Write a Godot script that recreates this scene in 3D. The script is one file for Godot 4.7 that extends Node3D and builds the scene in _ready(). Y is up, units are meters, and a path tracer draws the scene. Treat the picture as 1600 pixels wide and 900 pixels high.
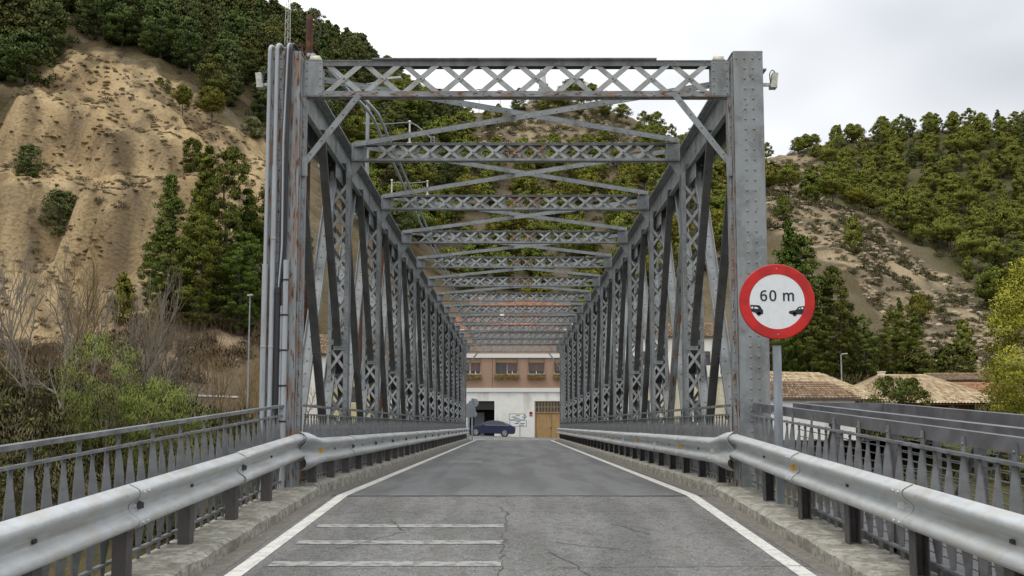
extends Node3D
# An iron truss road bridge over a river, seen from its approach. Units metres, y up; the portal stands at z = 0, the bridge runs towards -z.

const SLOPE := 0.06          # the approach falls away from the portal
const PANEL := 3.24
const PANELS := 12
const LENGTH := 38.88
const EYE := Vector3(-0.06, 0.84, 10.77)

var rng := RandomNumberGenerator.new()
var M := {}
var used := {}
var count_of := {}

# ------------------------------------------------------------------ mesh builder
class MB:
	var v := PackedVector3Array()
	var n := PackedVector3Array()
	var c := PackedColorArray()
	var ix := PackedInt32Array()
	var col := Color.WHITE
	var tinted := false

	func vert(p: Vector3, nn: Vector3) -> int:
		v.append(p); n.append(nn); c.append(col)
		return v.size() - 1

	func tri_i(a: int, b: int, d: int) -> void:      # counter-clockwise seen from outside
		ix.append(a); ix.append(d); ix.append(b)

	func tri(a: Vector3, b: Vector3, d: Vector3) -> void:
		var nn := (b - a).cross(d - a).normalized()
		tri_i(vert(a, nn), vert(b, nn), vert(d, nn))

	func quad(a: Vector3, b: Vector3, d: Vector3, e: Vector3) -> void:
		var nn := (b - a).cross(d - a)
		if nn.length_squared() < 1e-14:
			nn = (d - a).cross(e - a)
		nn = nn.normalized()
		var i := vert(a, nn)
		vert(b, nn); vert(d, nn); vert(e, nn)
		tri_i(i, i + 1, i + 2); tri_i(i, i + 2, i + 3)

	func boxb(o: Vector3, x: Vector3, y: Vector3, z: Vector3) -> void:   # centre and half axes (right-handed)
		quad(o + x - y - z, o + x + y - z, o + x + y + z, o + x - y + z)
		quad(o - x - y + z, o - x + y + z, o - x + y - z, o - x - y - z)
		quad(o - x + y - z, o - x + y + z, o + x + y + z, o + x + y - z)
		quad(o - x - y - z, o + x - y - z, o + x - y + z, o - x - y + z)
		quad(o - x - y + z, o + x - y + z, o + x + y + z, o - x + y + z)
		quad(o - x - y - z, o - x + y - z, o + x + y - z, o + x - y - z)

	func box(o: Vector3, s: Vector3) -> void:
		boxb(o, Vector3(s.x / 2, 0, 0), Vector3(0, s.y / 2, 0), Vector3(0, 0, s.z / 2))

	func span(a: Vector3, b: Vector3) -> void:       # a box from corner to corner
		box((a + b) / 2, (b - a).abs())

	func bar(a: Vector3, b: Vector3, w: float, h: float, side: Vector3) -> void:   # w along side, h across
		var d := (b - a)
		var z := d.normalized()
		var y := z.cross(side).normalized()
		var x := y.cross(z)
		boxb((a + b) / 2, x * w / 2, y * h / 2, z * d.length() / 2)

	func tube(a: Vector3, b: Vector3, ra: float, rb: float, k := 8, caps := true) -> void:
		path([a, b], [ra, rb], k, caps)

	func path(pts: Array, rad: Array, k := 8, caps := true) -> void:
		var first := v.size()
		var d0: Vector3 = (pts[1] - pts[0]).normalized()
		var s := d0.cross(Vector3.UP if absf(d0.y) < 0.9 else Vector3.RIGHT).normalized()
		for i in pts.size():
			var d: Vector3 = (pts[mini(i + 1, pts.size() - 1)] - pts[maxi(i - 1, 0)]).normalized()
			s = (s - d * s.dot(d)).normalized()
			var t := d.cross(s)
			for j in k:
				var a := TAU * j / k
				var o := s * cos(a) + t * sin(a)
				vert(pts[i] + o * rad[i], o)
		for i in pts.size() - 1:
			for j in k:
				var p := first + i * k + j
				var q := first + i * k + (j + 1) % k
				tri_i(p, q, q + k); tri_i(p, q + k, p + k)
		if caps:
			for e in 2:
				var at: int = 0 if e == 0 else pts.size() - 1
				var dd: Vector3 = (pts[0] - pts[1]).normalized() if e == 0 else (pts[at] - pts[at - 1]).normalized()
				var m := vert(pts[at], dd)
				var b0 := v.size()
				for j in k:
					vert(v[first + at * k + j], dd)
				for j in k:
					if e == 0: tri_i(m, b0 + (j + 1) % k, b0 + j)
					else: tri_i(m, b0 + j, b0 + (j + 1) % k)

	func dome(o: Vector3, up: Vector3, r: float, h: float, k := 6) -> void:
		var s := up.cross(Vector3.UP if absf(up.y) < 0.9 else Vector3.RIGHT).normalized()
		var t := up.cross(s)
		var first := v.size()
		for ring in 2:
			var rr := r if ring == 0 else r * 0.62
			var hh := 0.0 if ring == 0 else h * 0.8
			for j in k:
				var a := TAU * j / k
				var e := s * cos(a) + t * sin(a)
				vert(o + e * rr + up * hh, (e + up * (0.2 if ring == 0 else 0.9)).normalized())
		var m := vert(o + up * h, up)
		for j in k:
			var p := first + j
			var q := first + (j + 1) % k
			tri_i(p, q, q + k); tri_i(p, q + k, p + k)
			tri_i(p + k, q + k, m)

	func lathe(prof: Array, k := 24, at := Transform3D.IDENTITY) -> void:    # (radius, height) turned about y, from bottom to top
		var first := v.size()
		for i in prof.size():
			var t: Vector2 = prof[mini(i + 1, prof.size() - 1)] - prof[maxi(i - 1, 0)]
			for j in k:
				var a := TAU * j / k
				var e := Vector3(cos(a), 0, -sin(a))
				vert(at * (e * prof[i].x + Vector3.UP * prof[i].y), at.basis * (e * t.y - Vector3.UP * t.x).normalized())
		for i in prof.size() - 1:
			for j in k:
				var p := first + i * k + j
				var q := first + i * k + (j + 1) % k
				tri_i(p, q, q + k); tri_i(p, q + k, p + k)

	func poly(points: PackedVector2Array, at: Transform3D, thick := 0.0) -> void:    # flat outline in local xy, facing local +z
		var p := points
		if Geometry2D.is_polygon_clockwise(p):
			p.reverse()
		var t := Geometry2D.triangulate_polygon(p)
		var z := at.basis.z.normalized()
		for i in range(0, t.size(), 3):
			var a := p[t[i]]; var b := p[t[i + 1]]; var d := p[t[i + 2]]
			if (b - a).cross(d - a) < 0:
				var e := b; b = d; d = e
			var i0 := vert(at * Vector3(a.x, a.y, 0), z)
			vert(at * Vector3(b.x, b.y, 0), z); vert(at * Vector3(d.x, d.y, 0), z)
			tri_i(i0, i0 + 1, i0 + 2)
			if thick > 0:
				i0 = vert(at * Vector3(a.x, a.y, -thick), -z)
				vert(at * Vector3(b.x, b.y, -thick), -z); vert(at * Vector3(d.x, d.y, -thick), -z)
				tri_i(i0, i0 + 2, i0 + 1)
		if thick > 0:
			for i in p.size():
				var a := p[i]; var b := p[(i + 1) % p.size()]
				quad(at * Vector3(a.x, a.y, -thick), at * Vector3(b.x, b.y, -thick), at * Vector3(b.x, b.y, 0), at * Vector3(a.x, a.y, 0))

	func mesh(m: Material = null) -> ArrayMesh:
		var out := ArrayMesh.new()
		add_to(out, m)
		return out

	func add_to(out: ArrayMesh, m: Material) -> void:
		var arr := []
		arr.resize(Mesh.ARRAY_MAX)
		arr[Mesh.ARRAY_VERTEX] = v
		arr[Mesh.ARRAY_NORMAL] = n
		if tinted:
			arr[Mesh.ARRAY_COLOR] = c
		arr[Mesh.ARRAY_INDEX] = ix
		out.add_surface_from_arrays(Mesh.PRIMITIVE_TRIANGLES, arr)
		if m:
			out.surface_set_material(out.get_surface_count() - 1, m)

# ------------------------------------------------------------------ naming and tagging
func numbered(called: String) -> String:
	var k: int = count_of.get(called, 0)
	count_of[called] = k + 1
	return called if k == 0 else "%s_%03d" % [called, k]

func tag(o: Node, label: String, category: String, group := "") -> void:
	o.set_meta("label", label)
	o.set_meta("category", category)
	if group:
		o.set_meta("group", group)

func thing(called: String, label: String, category: String, at := Vector3.ZERO, turn := 0.0, group := "") -> Node3D:
	var o := Node3D.new()
	o.name = numbered(called)
	add_child(o)
	o.position = at
	o.rotation.y = turn
	tag(o, label, category, group)
	return o

func part(called: String, what, m: Material, parent: Node3D, at := Vector3.ZERO) -> MeshInstance3D:
	var o := MeshInstance3D.new()
	o.name = called
	o.mesh = what.mesh() if what is MB else what
	o.material_override = null
	if m:
		for i in o.mesh.get_surface_count():
			if o.mesh.surface_get_material(i) == null:
				o.mesh.surface_set_material(i, m)
			elif o.mesh.surface_get_material(i) != m:
				o.set_surface_override_material(i, m)
	o.position = at
	parent.add_child(o, true)
	return o

func group_part(called: String, parent: Node3D, at := Vector3.ZERO) -> Node3D:
	var o := Node3D.new()
	o.name = called
	o.position = at
	parent.add_child(o, true)
	return o

func stuff_part(called: String, what, m: Material, parent: Node3D) -> MeshInstance3D:
	var o := part(called, what, m, parent)
	o.set_meta("kind", "stuff")
	return o

func struct(called: String, what, m: Material) -> MeshInstance3D:
	var o := part(called, what, m, self)
	o.set_meta("kind", "structure")
	return o

# ------------------------------------------------------------------ textures and materials
func bytes(seed_: int, freq: float, size: int, octaves := 4, kind := FastNoiseLite.TYPE_SIMPLEX_SMOOTH, cell := FastNoiseLite.RETURN_DISTANCE) -> PackedByteArray:
	var f := FastNoiseLite.new()
	f.seed = seed_
	f.noise_type = kind
	f.frequency = freq
	f.fractal_octaves = octaves
	f.cellular_return_type = cell
	if octaves == 1:
		f.fractal_type = FastNoiseLite.FRACTAL_NONE
	var im := f.get_seamless_image(size, size)
	im.convert(Image.FORMAT_L8)
	return im.get_data()

func grey_tex(b: PackedByteArray, size: int) -> ImageTexture:
	return ImageTexture.create_from_image(Image.create_from_data(size, size, false, Image.FORMAT_L8, b))

var lut := PackedByteArray()
# base colour (linear), then layers of [bytes, colour, from, to, strength]
func mixed(size: int, base: Vector3, layers: Array) -> ImageTexture:
	if lut.is_empty():
		lut.resize(1025)
		for i in 1025:
			lut[i] = roundi(255.0 * pow(i / 1024.0, 1.0 / 2.2))
	var out := PackedByteArray()
	out.resize(size * size * 3)
	var ramps := []
	for l in layers:
		var r := PackedFloat32Array()
		r.resize(256)
		for i in 256:
			r[i] = smoothstep(l[2], l[3], i / 255.0) * l[4]
		ramps.append(r)
	var nl := layers.size()
	for i in size * size:
		var col := base
		for k in nl:
			var t: float = ramps[k][layers[k][0][i]]
			if t > 0.0:
				col = col.lerp(layers[k][1], t)
		out[i * 3] = lut[clampi(int(col.x * 1024), 0, 1024)]
		out[i * 3 + 1] = lut[clampi(int(col.y * 1024), 0, 1024)]
		out[i * 3 + 2] = lut[clampi(int(col.z * 1024), 0, 1024)]
	return ImageTexture.create_from_image(Image.create_from_data(size, size, false, Image.FORMAT_RGB8, out))

func surf(tex: Texture2D, metres: float, rough := 0.7, bump: Texture2D = null, height := 0.0, metal := 0.0) -> StandardMaterial3D:
	var m := StandardMaterial3D.new()
	m.roughness = rough
	m.metallic = metal
	if tex:
		m.albedo_texture = tex
	m.uv1_triplanar = true
	m.uv1_world_triplanar = true
	m.uv1_scale = Vector3.ONE / metres
	m.uv1_triplanar_sharpness = 4.0
	if bump:
		m.heightmap_enabled = true
		m.heightmap_texture = bump
		m.heightmap_scale = height
	return m

func over(m: StandardMaterial3D, tex: Texture2D, scale_: Vector3) -> StandardMaterial3D:     # a second, coarser pattern multiplied over the first
	m.detail_enabled = true
	m.detail_albedo = tex
	m.detail_blend_mode = BaseMaterial3D.BLEND_MODE_MUL
	m.detail_uv_layer = BaseMaterial3D.DETAIL_UV_2
	m.uv2_triplanar = true
	m.uv2_world_triplanar = true
	m.uv2_scale = scale_
	return m

func flat(col: Vector3, rough := 0.6, metal := 0.0) -> StandardMaterial3D:
	var m := StandardMaterial3D.new()
	m.albedo_color = Color(col.x, col.y, col.z).linear_to_srgb()
	m.roughness = rough
	m.metallic = metal
	return m

func tinted(rough := 0.8, spec := 0.3) -> StandardMaterial3D:
	var m := StandardMaterial3D.new()
	m.vertex_color_use_as_albedo = true
	m.roughness = rough
	m.metallic_specular = spec
	return m

func make_materials() -> void:
	var fine := bytes(1, 0.05, 512)
	var mid := bytes(2, 0.012, 512, 5)
	var wide := bytes(3, 0.006, 512, 4)
	var spots := bytes(4, 0.03, 512, 5)
	var specks := bytes(5, 0.16, 512, 2)
	var rust_d := Vector3(0.06, 0.022, 0.010)
	var rust_l := Vector3(0.23, 0.085, 0.030)
	var soft := mixed(512, Vector3(1, 1, 1), [[wide, Vector3(0.62, 0.62, 0.6), 0.35, 0.75, 0.7], [mid, Vector3(0.8, 0.79, 0.77), 0.5, 0.7, 0.6]])
	var streak := mixed(512, Vector3(1, 1, 1), [[mid, Vector3(0.7, 0.66, 0.6), 0.45, 0.8, 0.7], [spots, Vector3(0.80, 0.62, 0.5), 0.80, 0.95, 0.5]])
	M.soft = soft
	M.streak = streak
	var paint := mixed(512, Vector3(0.285, 0.305, 0.318), [[mid, Vector3(0.205, 0.218, 0.226), 0.35, 0.65, 0.85], [fine, Vector3(0.34, 0.36, 0.37), 0.55, 0.8, 0.5], [spots, rust_l, 0.83, 0.90, 0.6], [spots, rust_d, 0.88, 0.97, 0.8]])
	M.steel = over(surf(paint, 2.6, 0.48), streak, Vector3(0.6, 0.10, 0.6))
	var dark_grey := mixed(512, Vector3(0.098, 0.099, 0.104), [[mid, Vector3(0.070, 0.069, 0.070), 0.35, 0.65, 0.8], [fine, Vector3(0.10, 0.10, 0.103), 0.6, 0.85, 0.5], [spots, rust_d, 0.80, 0.92, 0.6]])  # much darker grey than the other steel, for the inner diagonals
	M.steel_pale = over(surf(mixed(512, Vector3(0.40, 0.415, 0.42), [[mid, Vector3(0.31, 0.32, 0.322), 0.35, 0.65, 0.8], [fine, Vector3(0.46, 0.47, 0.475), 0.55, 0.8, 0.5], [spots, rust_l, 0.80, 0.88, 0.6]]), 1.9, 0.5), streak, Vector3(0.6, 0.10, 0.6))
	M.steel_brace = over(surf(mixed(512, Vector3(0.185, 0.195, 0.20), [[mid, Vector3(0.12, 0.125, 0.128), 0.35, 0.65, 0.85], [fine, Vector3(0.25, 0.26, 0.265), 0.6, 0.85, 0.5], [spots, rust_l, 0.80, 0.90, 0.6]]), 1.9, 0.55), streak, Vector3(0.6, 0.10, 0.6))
	M.steel_dark = over(surf(dark_grey, 1.9, 0.6), streak, Vector3(0.6, 0.10, 0.6))
	M.steel.metallic_specular = 0.4
	var worn := mixed(512, Vector3(0.30, 0.325, 0.34), [[mid, Vector3(0.24, 0.25, 0.26), 0.35, 0.65, 0.8], [mid, Vector3(0.30, 0.15, 0.07), 0.56, 0.70, 0.75], [spots, rust_l, 0.60, 0.70, 0.75], [spots, rust_d, 0.68, 0.82, 0.9]])
	M.rusty = over(surf(worn, 1.1, 0.65), streak, Vector3(2.0, 0.12, 2.0))
	M.rusty.uv1_scale = Vector3(1.6, 0.22, 1.6)
	M.rust_flange = over(surf(worn, 1.4, 0.65), soft, Vector3(0.7, 0.7, 0.7))
	M.rust_flange.uv1_scale = Vector3(0.4, 1.6, 1.6)
	M.rust_patch = surf(mixed(512, Vector3(0.34, 0.33, 0.30), [[mid, rust_l, 0.40, 0.58, 0.9], [fine, Vector3(0.40, 0.17, 0.06), 0.6, 0.8, 0.7], [spots, rust_d, 0.6, 0.8, 0.8]]), 0.9, 0.75)
	M.rust = surf(mixed(512, Vector3(0.075, 0.034, 0.022), [[mid, rust_l, 0.5, 0.75, 0.7], [fine, rust_d, 0.5, 0.8, 0.7]]), 0.8, 0.9)
	var dark := mixed(512, Vector3(0.225, 0.234, 0.245), [[mid, Vector3(0.155, 0.162, 0.170), 0.35, 0.65, 0.8], [fine, Vector3(0.15, 0.155, 0.16), 0.6, 0.85, 0.5], [spots, rust_l, 0.74, 0.80, 0.6]])
	M.railing = over(surf(dark, 1.1, 0.55), soft, Vector3(0.7, 0.7, 0.7))
	M.guard_post = surf(mixed(512, Vector3(0.085, 0.080, 0.082), [[mid, Vector3(0.06, 0.055, 0.055), 0.35, 0.65, 0.8], [spots, Vector3(0.12, 0.07, 0.045), 0.66, 0.8, 0.6]]), 0.9, 0.6)
	M.channel = over(surf(mixed(512, Vector3(0.155, 0.157, 0.17), [[mid, Vector3(0.125, 0.125, 0.135), 0.35, 0.65, 0.8], [spots, rust_l, 0.76, 0.82, 0.6]]), 1.3, 0.5), soft, Vector3(0.5, 0.5, 0.5))
	var zinc := mixed(512, Vector3(0.56, 0.59, 0.61), [[mid, Vector3(0.51, 0.535, 0.55), 0.35, 0.7, 0.8], [specks, Vector3(0.62, 0.64, 0.655), 0.55, 0.8, 0.35], [wide, Vector3(0.50, 0.47, 0.40), 0.5, 0.75, 0.5], [spots, Vector3(0.34, 0.30, 0.24), 0.76, 0.9, 0.5], [bytes(41, 0.02, 512, 4, FastNoiseLite.TYPE_CELLULAR), Vector3(0.50, 0.52, 0.53), 0.3, 0.75, 0.25]])
	M.zinc = over(surf(zinc, 1.1, 0.45, grey_tex(wide, 512), 0.5, 0.3), streak, Vector3(1.2, 0.9, 0.12))
	# asphalt: stones in binder, patched and stained
	var stones := bytes(11, 0.11, 1024, 1, FastNoiseLite.TYPE_CELLULAR, FastNoiseLite.RETURN_CELL_VALUE)
	var grit := bytes(12, 0.2, 1024, 2)
	var big := bytes(13, 0.008, 1024, 5)
	var asphalt := mixed(1024, Vector3(0.150, 0.149, 0.145), [[stones, Vector3(0.27, 0.265, 0.255), 0.55, 1.0, 0.85], [stones, Vector3(0.065, 0.065, 0.065), 0.38, 0.0, 0.8], [grit, Vector3(0.09, 0.09, 0.09), 0.5, 0.85, 0.5], [big, Vector3(0.185, 0.18, 0.168), 0.45, 0.75, 0.6], [big, Vector3(0.105, 0.104, 0.10), 0.42, 0.2, 0.5]])
	M.asphalt = over(surf(asphalt, 1.5, 0.92, grey_tex(stones, 1024), 0.4), soft, Vector3(0.40, 0.22, 0.09))
	var asphalt2 := mixed(1024, Vector3(0.145, 0.147, 0.148), [[stones, Vector3(0.17, 0.172, 0.173), 0.55, 1.0, 0.7], [grit, Vector3(0.075, 0.077, 0.08), 0.5, 0.85, 0.5], [big, Vector3(0.13, 0.13, 0.128), 0.5, 0.75, 0.5]])
	M.asphalt_deck = over(surf(asphalt2, 1.7, 0.9, grey_tex(stones, 1024), 0.25), soft, Vector3(0.36, 0.16, 0.05))
	var road_white := mixed(512, Vector3(0.62, 0.61, 0.57), [[mid, Vector3(0.48, 0.47, 0.44), 0.4, 0.7, 0.8], [specks, Vector3(0.33, 0.32, 0.30), 0.62, 0.85, 0.7], [spots, Vector3(0.24, 0.235, 0.225), 0.72, 0.82, 0.7]])
	M.line = surf(road_white, 0.9, 0.8)
	M.line_worn = surf(mixed(512, Vector3(0.33, 0.325, 0.31), [[mid, Vector3(0.15, 0.15, 0.145), 0.42, 0.60, 0.9], [specks, Vector3(0.14, 0.14, 0.135), 0.5, 0.7, 0.75], [fine, Vector3(0.42, 0.41, 0.39), 0.6, 0.8, 0.5]]), 0.8, 0.9)
	M.tar = flat(Vector3(0.03, 0.03, 0.03), 0.8)
	M.crack = flat(Vector3(0.070, 0.069, 0.066), 0.95)
	var dirt := mixed(512, Vector3(0.17, 0.155, 0.13), [[mid, Vector3(0.12, 0.11, 0.095), 0.35, 0.65, 0.8], [specks, Vector3(0.25, 0.23, 0.19), 0.6, 0.85, 0.6]])
	M.dirt = surf(dirt, 0.9, 0.95, grey_tex(spots, 512), 0.5)
	var concrete := mixed(512, Vector3(0.39, 0.375, 0.325), [[mid, Vector3(0.24, 0.225, 0.185), 0.4, 0.65, 0.85], [spots, Vector3(0.17, 0.16, 0.13), 0.58, 0.72, 0.8], [specks, Vector3(0.42, 0.40, 0.35), 0.6, 0.85, 0.45], [wide, Vector3(0.22, 0.22, 0.16), 0.55, 0.72, 0.6]])
	M.concrete = over(surf(concrete, 1.3, 0.95, grey_tex(spots, 512), 0.4), soft, Vector3(0.5, 0.5, 0.5))
	M.earth_detail = mixed(1024, Vector3(0.95, 0.93, 0.9), [[bytes(21, 0.02, 1024, 6), Vector3(0.62, 0.60, 0.57), 0.48, 0.75, 0.85], [bytes(22, 0.05, 1024, 4), Vector3(1.0, 1.0, 1.0), 0.55, 0.8, 0.7], [grit, Vector3(0.6, 0.58, 0.56), 0.6, 0.85, 0.6]])
	M.earth = surf(M.earth_detail, 14.0, 0.97, grey_tex(bytes(23, 0.02, 1024, 6), 1024), 11.0)
	M.earth.vertex_color_use_as_albedo = true
	M.earth.metallic_specular = 0.1
	M.leaf = tinted(0.75, 0.25)
	M.leaf.backlight_enabled = true
	M.leaf.backlight = Color(0.22, 0.22, 0.22)
	M.needle = tinted(0.8, 0.2)
	M.needles = []
	for q in [Color(1, 1, 1), Color(1.0, 0.95, 0.86), Color(0.90, 0.95, 0.90), Color(0.93, 0.88, 0.85)]:
		var nm := tinted(0.8, 0.2)
		nm.albedo_color = q
		M.needles.append(nm)
	M.bark = surf(mixed(512, Vector3(0.10, 0.08, 0.06), [[mid, Vector3(0.06, 0.048, 0.038), 0.4, 0.65, 0.8], [fine, Vector3(0.15, 0.125, 0.10), 0.6, 0.85, 0.6]]), 0.8, 0.95)
	M.bark_warm = flat(Vector3(0.24, 0.165, 0.07), 0.95)
	M.bark_grey = flat(Vector3(0.23, 0.195, 0.155), 0.95)
	M.bark_dark = flat(Vector3(0.12, 0.095, 0.072), 0.95)
	M.rock = tinted(0.95, 0.15)
	M.tile = tinted(0.85, 0.2)
	var brick := mixed(512, Vector3(0.385, 0.255, 0.178), [[bytes(31, 0.035, 512, 3), Vector3(0.31, 0.20, 0.135), 0.4, 0.7, 0.8], [specks, Vector3(0.45, 0.31, 0.22), 0.6, 0.85, 0.7], [wide, Vector3(0.40, 0.27, 0.19), 0.5, 0.75, 0.5]])
	M.brick = surf(brick, 3.0, 0.9, grey_tex(specks, 512), 0.6)
	M.brick_light = surf(mixed(512, Vector3(0.45, 0.27, 0.19), [[specks, Vector3(0.30, 0.16, 0.11), 0.5, 0.8, 0.8]]), 2.0, 0.9)
	var render := mixed(512, Vector3(0.84, 0.84, 0.80), [[mid, Vector3(0.80, 0.795, 0.75), 0.4, 0.7, 0.7], [wide, Vector3(0.75, 0.74, 0.69), 0.6, 0.78, 0.4]])
	M.white_wall = over(surf(render, 5.0, 0.9), streak, Vector3(0.10, 0.03, 0.10))
	M.cream = over(surf(mixed(512, Vector3(0.62, 0.57, 0.42), [[mid, Vector3(0.54, 0.49, 0.35), 0.4, 0.7, 0.8], [spots, Vector3(0.42, 0.38, 0.28), 0.68, 0.85, 0.5]]), 4.0, 0.9), streak, Vector3(0.3, 0.05, 0.3))
	M.yellow_wall = over(surf(mixed(512, Vector3(0.60, 0.53, 0.30), [[mid, Vector3(0.50, 0.44, 0.25), 0.4, 0.7, 0.8]]), 4.0, 0.9), streak, Vector3(0.3, 0.05, 0.3))
	M.grey_wall = over(surf(mixed(512, Vector3(0.42, 0.40, 0.36), [[mid, Vector3(0.33, 0.31, 0.28), 0.4, 0.7, 0.8], [spots, Vector3(0.22, 0.2, 0.18), 0.6, 0.8, 0.6]]), 3.0, 0.95), streak, Vector3(0.3, 0.06, 0.3))
	M.stone_wall = surf(mixed(512, Vector3(0.30, 0.22, 0.14), [[mid, Vector3(0.20, 0.14, 0.09), 0.4, 0.65, 0.9], [specks, Vector3(0.38, 0.30, 0.21), 0.55, 0.8, 0.6]]), 2.0, 0.95, grey_tex(spots, 512), 3.0)
	M.white_trim = flat(Vector3(0.72, 0.72, 0.69), 0.7)
	M.shutter = surf(mixed(512, Vector3(0.16, 0.105, 0.09), [[mid, Vector3(0.13, 0.085, 0.07), 0.4, 0.7, 0.7]]), 2.0, 0.6)
	M.shutter_box = flat(Vector3(0.34, 0.235, 0.14), 0.7)
	M.tan_door = over(surf(mixed(512, Vector3(0.42, 0.27, 0.115), [[mid, Vector3(0.36, 0.23, 0.10), 0.4, 0.7, 0.7], [spots, Vector3(0.27, 0.16, 0.07), 0.74, 0.85, 0.6]]), 3.0, 0.6), streak, Vector3(0.8, 0.1, 0.8))
	M.red_wall = flat(Vector3(0.16, 0.045, 0.035), 0.8)
	M.wood = surf(mixed(512, Vector3(0.20, 0.11, 0.055), [[mid, Vector3(0.13, 0.07, 0.035), 0.4, 0.7, 0.7]]), 1.0, 0.7)
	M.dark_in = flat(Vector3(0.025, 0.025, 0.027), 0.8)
	M.glass = flat(Vector3(0.035, 0.045, 0.05), 0.08)
	M.white_frame = flat(Vector3(0.75, 0.75, 0.73), 0.5)
	M.white_plastic = over(surf(null, 1.0, 0.5), soft, Vector3(2, 2, 2))
	M.white_plastic.albedo_color = Color(0.80, 0.80, 0.76)
	M.cream_plastic = over(surf(null, 1.0, 0.5), soft, Vector3(2.5, 2.5, 2.5))
	M.cream_plastic.albedo_color = Color(0.86, 0.84, 0.72)
	M.grey_pole = over(surf(null, 1.0, 0.5), soft, Vector3(1, 0.3, 1))
	M.grey_pole.albedo_color = Color(0.60, 0.63, 0.66)
	M.conduit = over(surf(null, 1.0, 0.45), streak, Vector3(2.0, 0.2, 2.0))
	M.conduit.albedo_color = Color(0.66, 0.68, 0.70)
	M.cable = flat(Vector3(0.025, 0.025, 0.03), 0.5)
	M.sign_red = over(surf(null, 1.0, 0.4), soft, Vector3(0.9, 0.9, 0.9))
	M.sign_red.albedo_color = Color(0.80, 0.09, 0.07)
	M.sign_white = surf(mixed(512, Vector3(0.80, 0.83, 0.85), [[mid, Vector3(0.74, 0.77, 0.79), 0.4, 0.7, 0.6], [spots, Vector3(0.62, 0.63, 0.62), 0.80, 0.92, 0.5]]), 0.7, 0.4)
	M.sign_black = flat(Vector3(0.012, 0.012, 0.02), 0.5)
	M.sign_back = flat(Vector3(0.36, 0.40, 0.42), 0.45, 0.2)
	M.amber = flat(Vector3(0.75, 0.42, 0.02), 0.3)
	M.reflector = flat(Vector3(0.75, 0.75, 0.72), 0.3)
	M.car_paint = flat(Vector3(0.009, 0.013, 0.062), 0.4)
	M.car_paint.clearcoat_enabled = true
	M.car_paint.clearcoat = 0.3
	M.car_paint.clearcoat_roughness = 0.05
	M.tyre = flat(Vector3(0.02, 0.02, 0.02), 0.85)
	M.rim = flat(Vector3(0.5, 0.5, 0.52), 0.35, 0.6)
	M.tail = flat(Vector3(0.45, 0.02, 0.02), 0.2)
	M.lamp_glass = flat(Vector3(0.7, 0.7, 0.7), 0.15)
	var water := flat(Vector3(0.035, 0.045, 0.03), 0.08)
	water.heightmap_enabled = true
	water.heightmap_texture = grey_tex(mid, 512)
	water.heightmap_scale = 3.0
	water.uv1_triplanar = true
	water.uv1_world_triplanar = true
	water.uv1_scale = Vector3.ONE / 6.0
	M.water = water
	M.stone_fig = flat(Vector3(0.62, 0.58, 0.50), 0.85)

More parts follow.
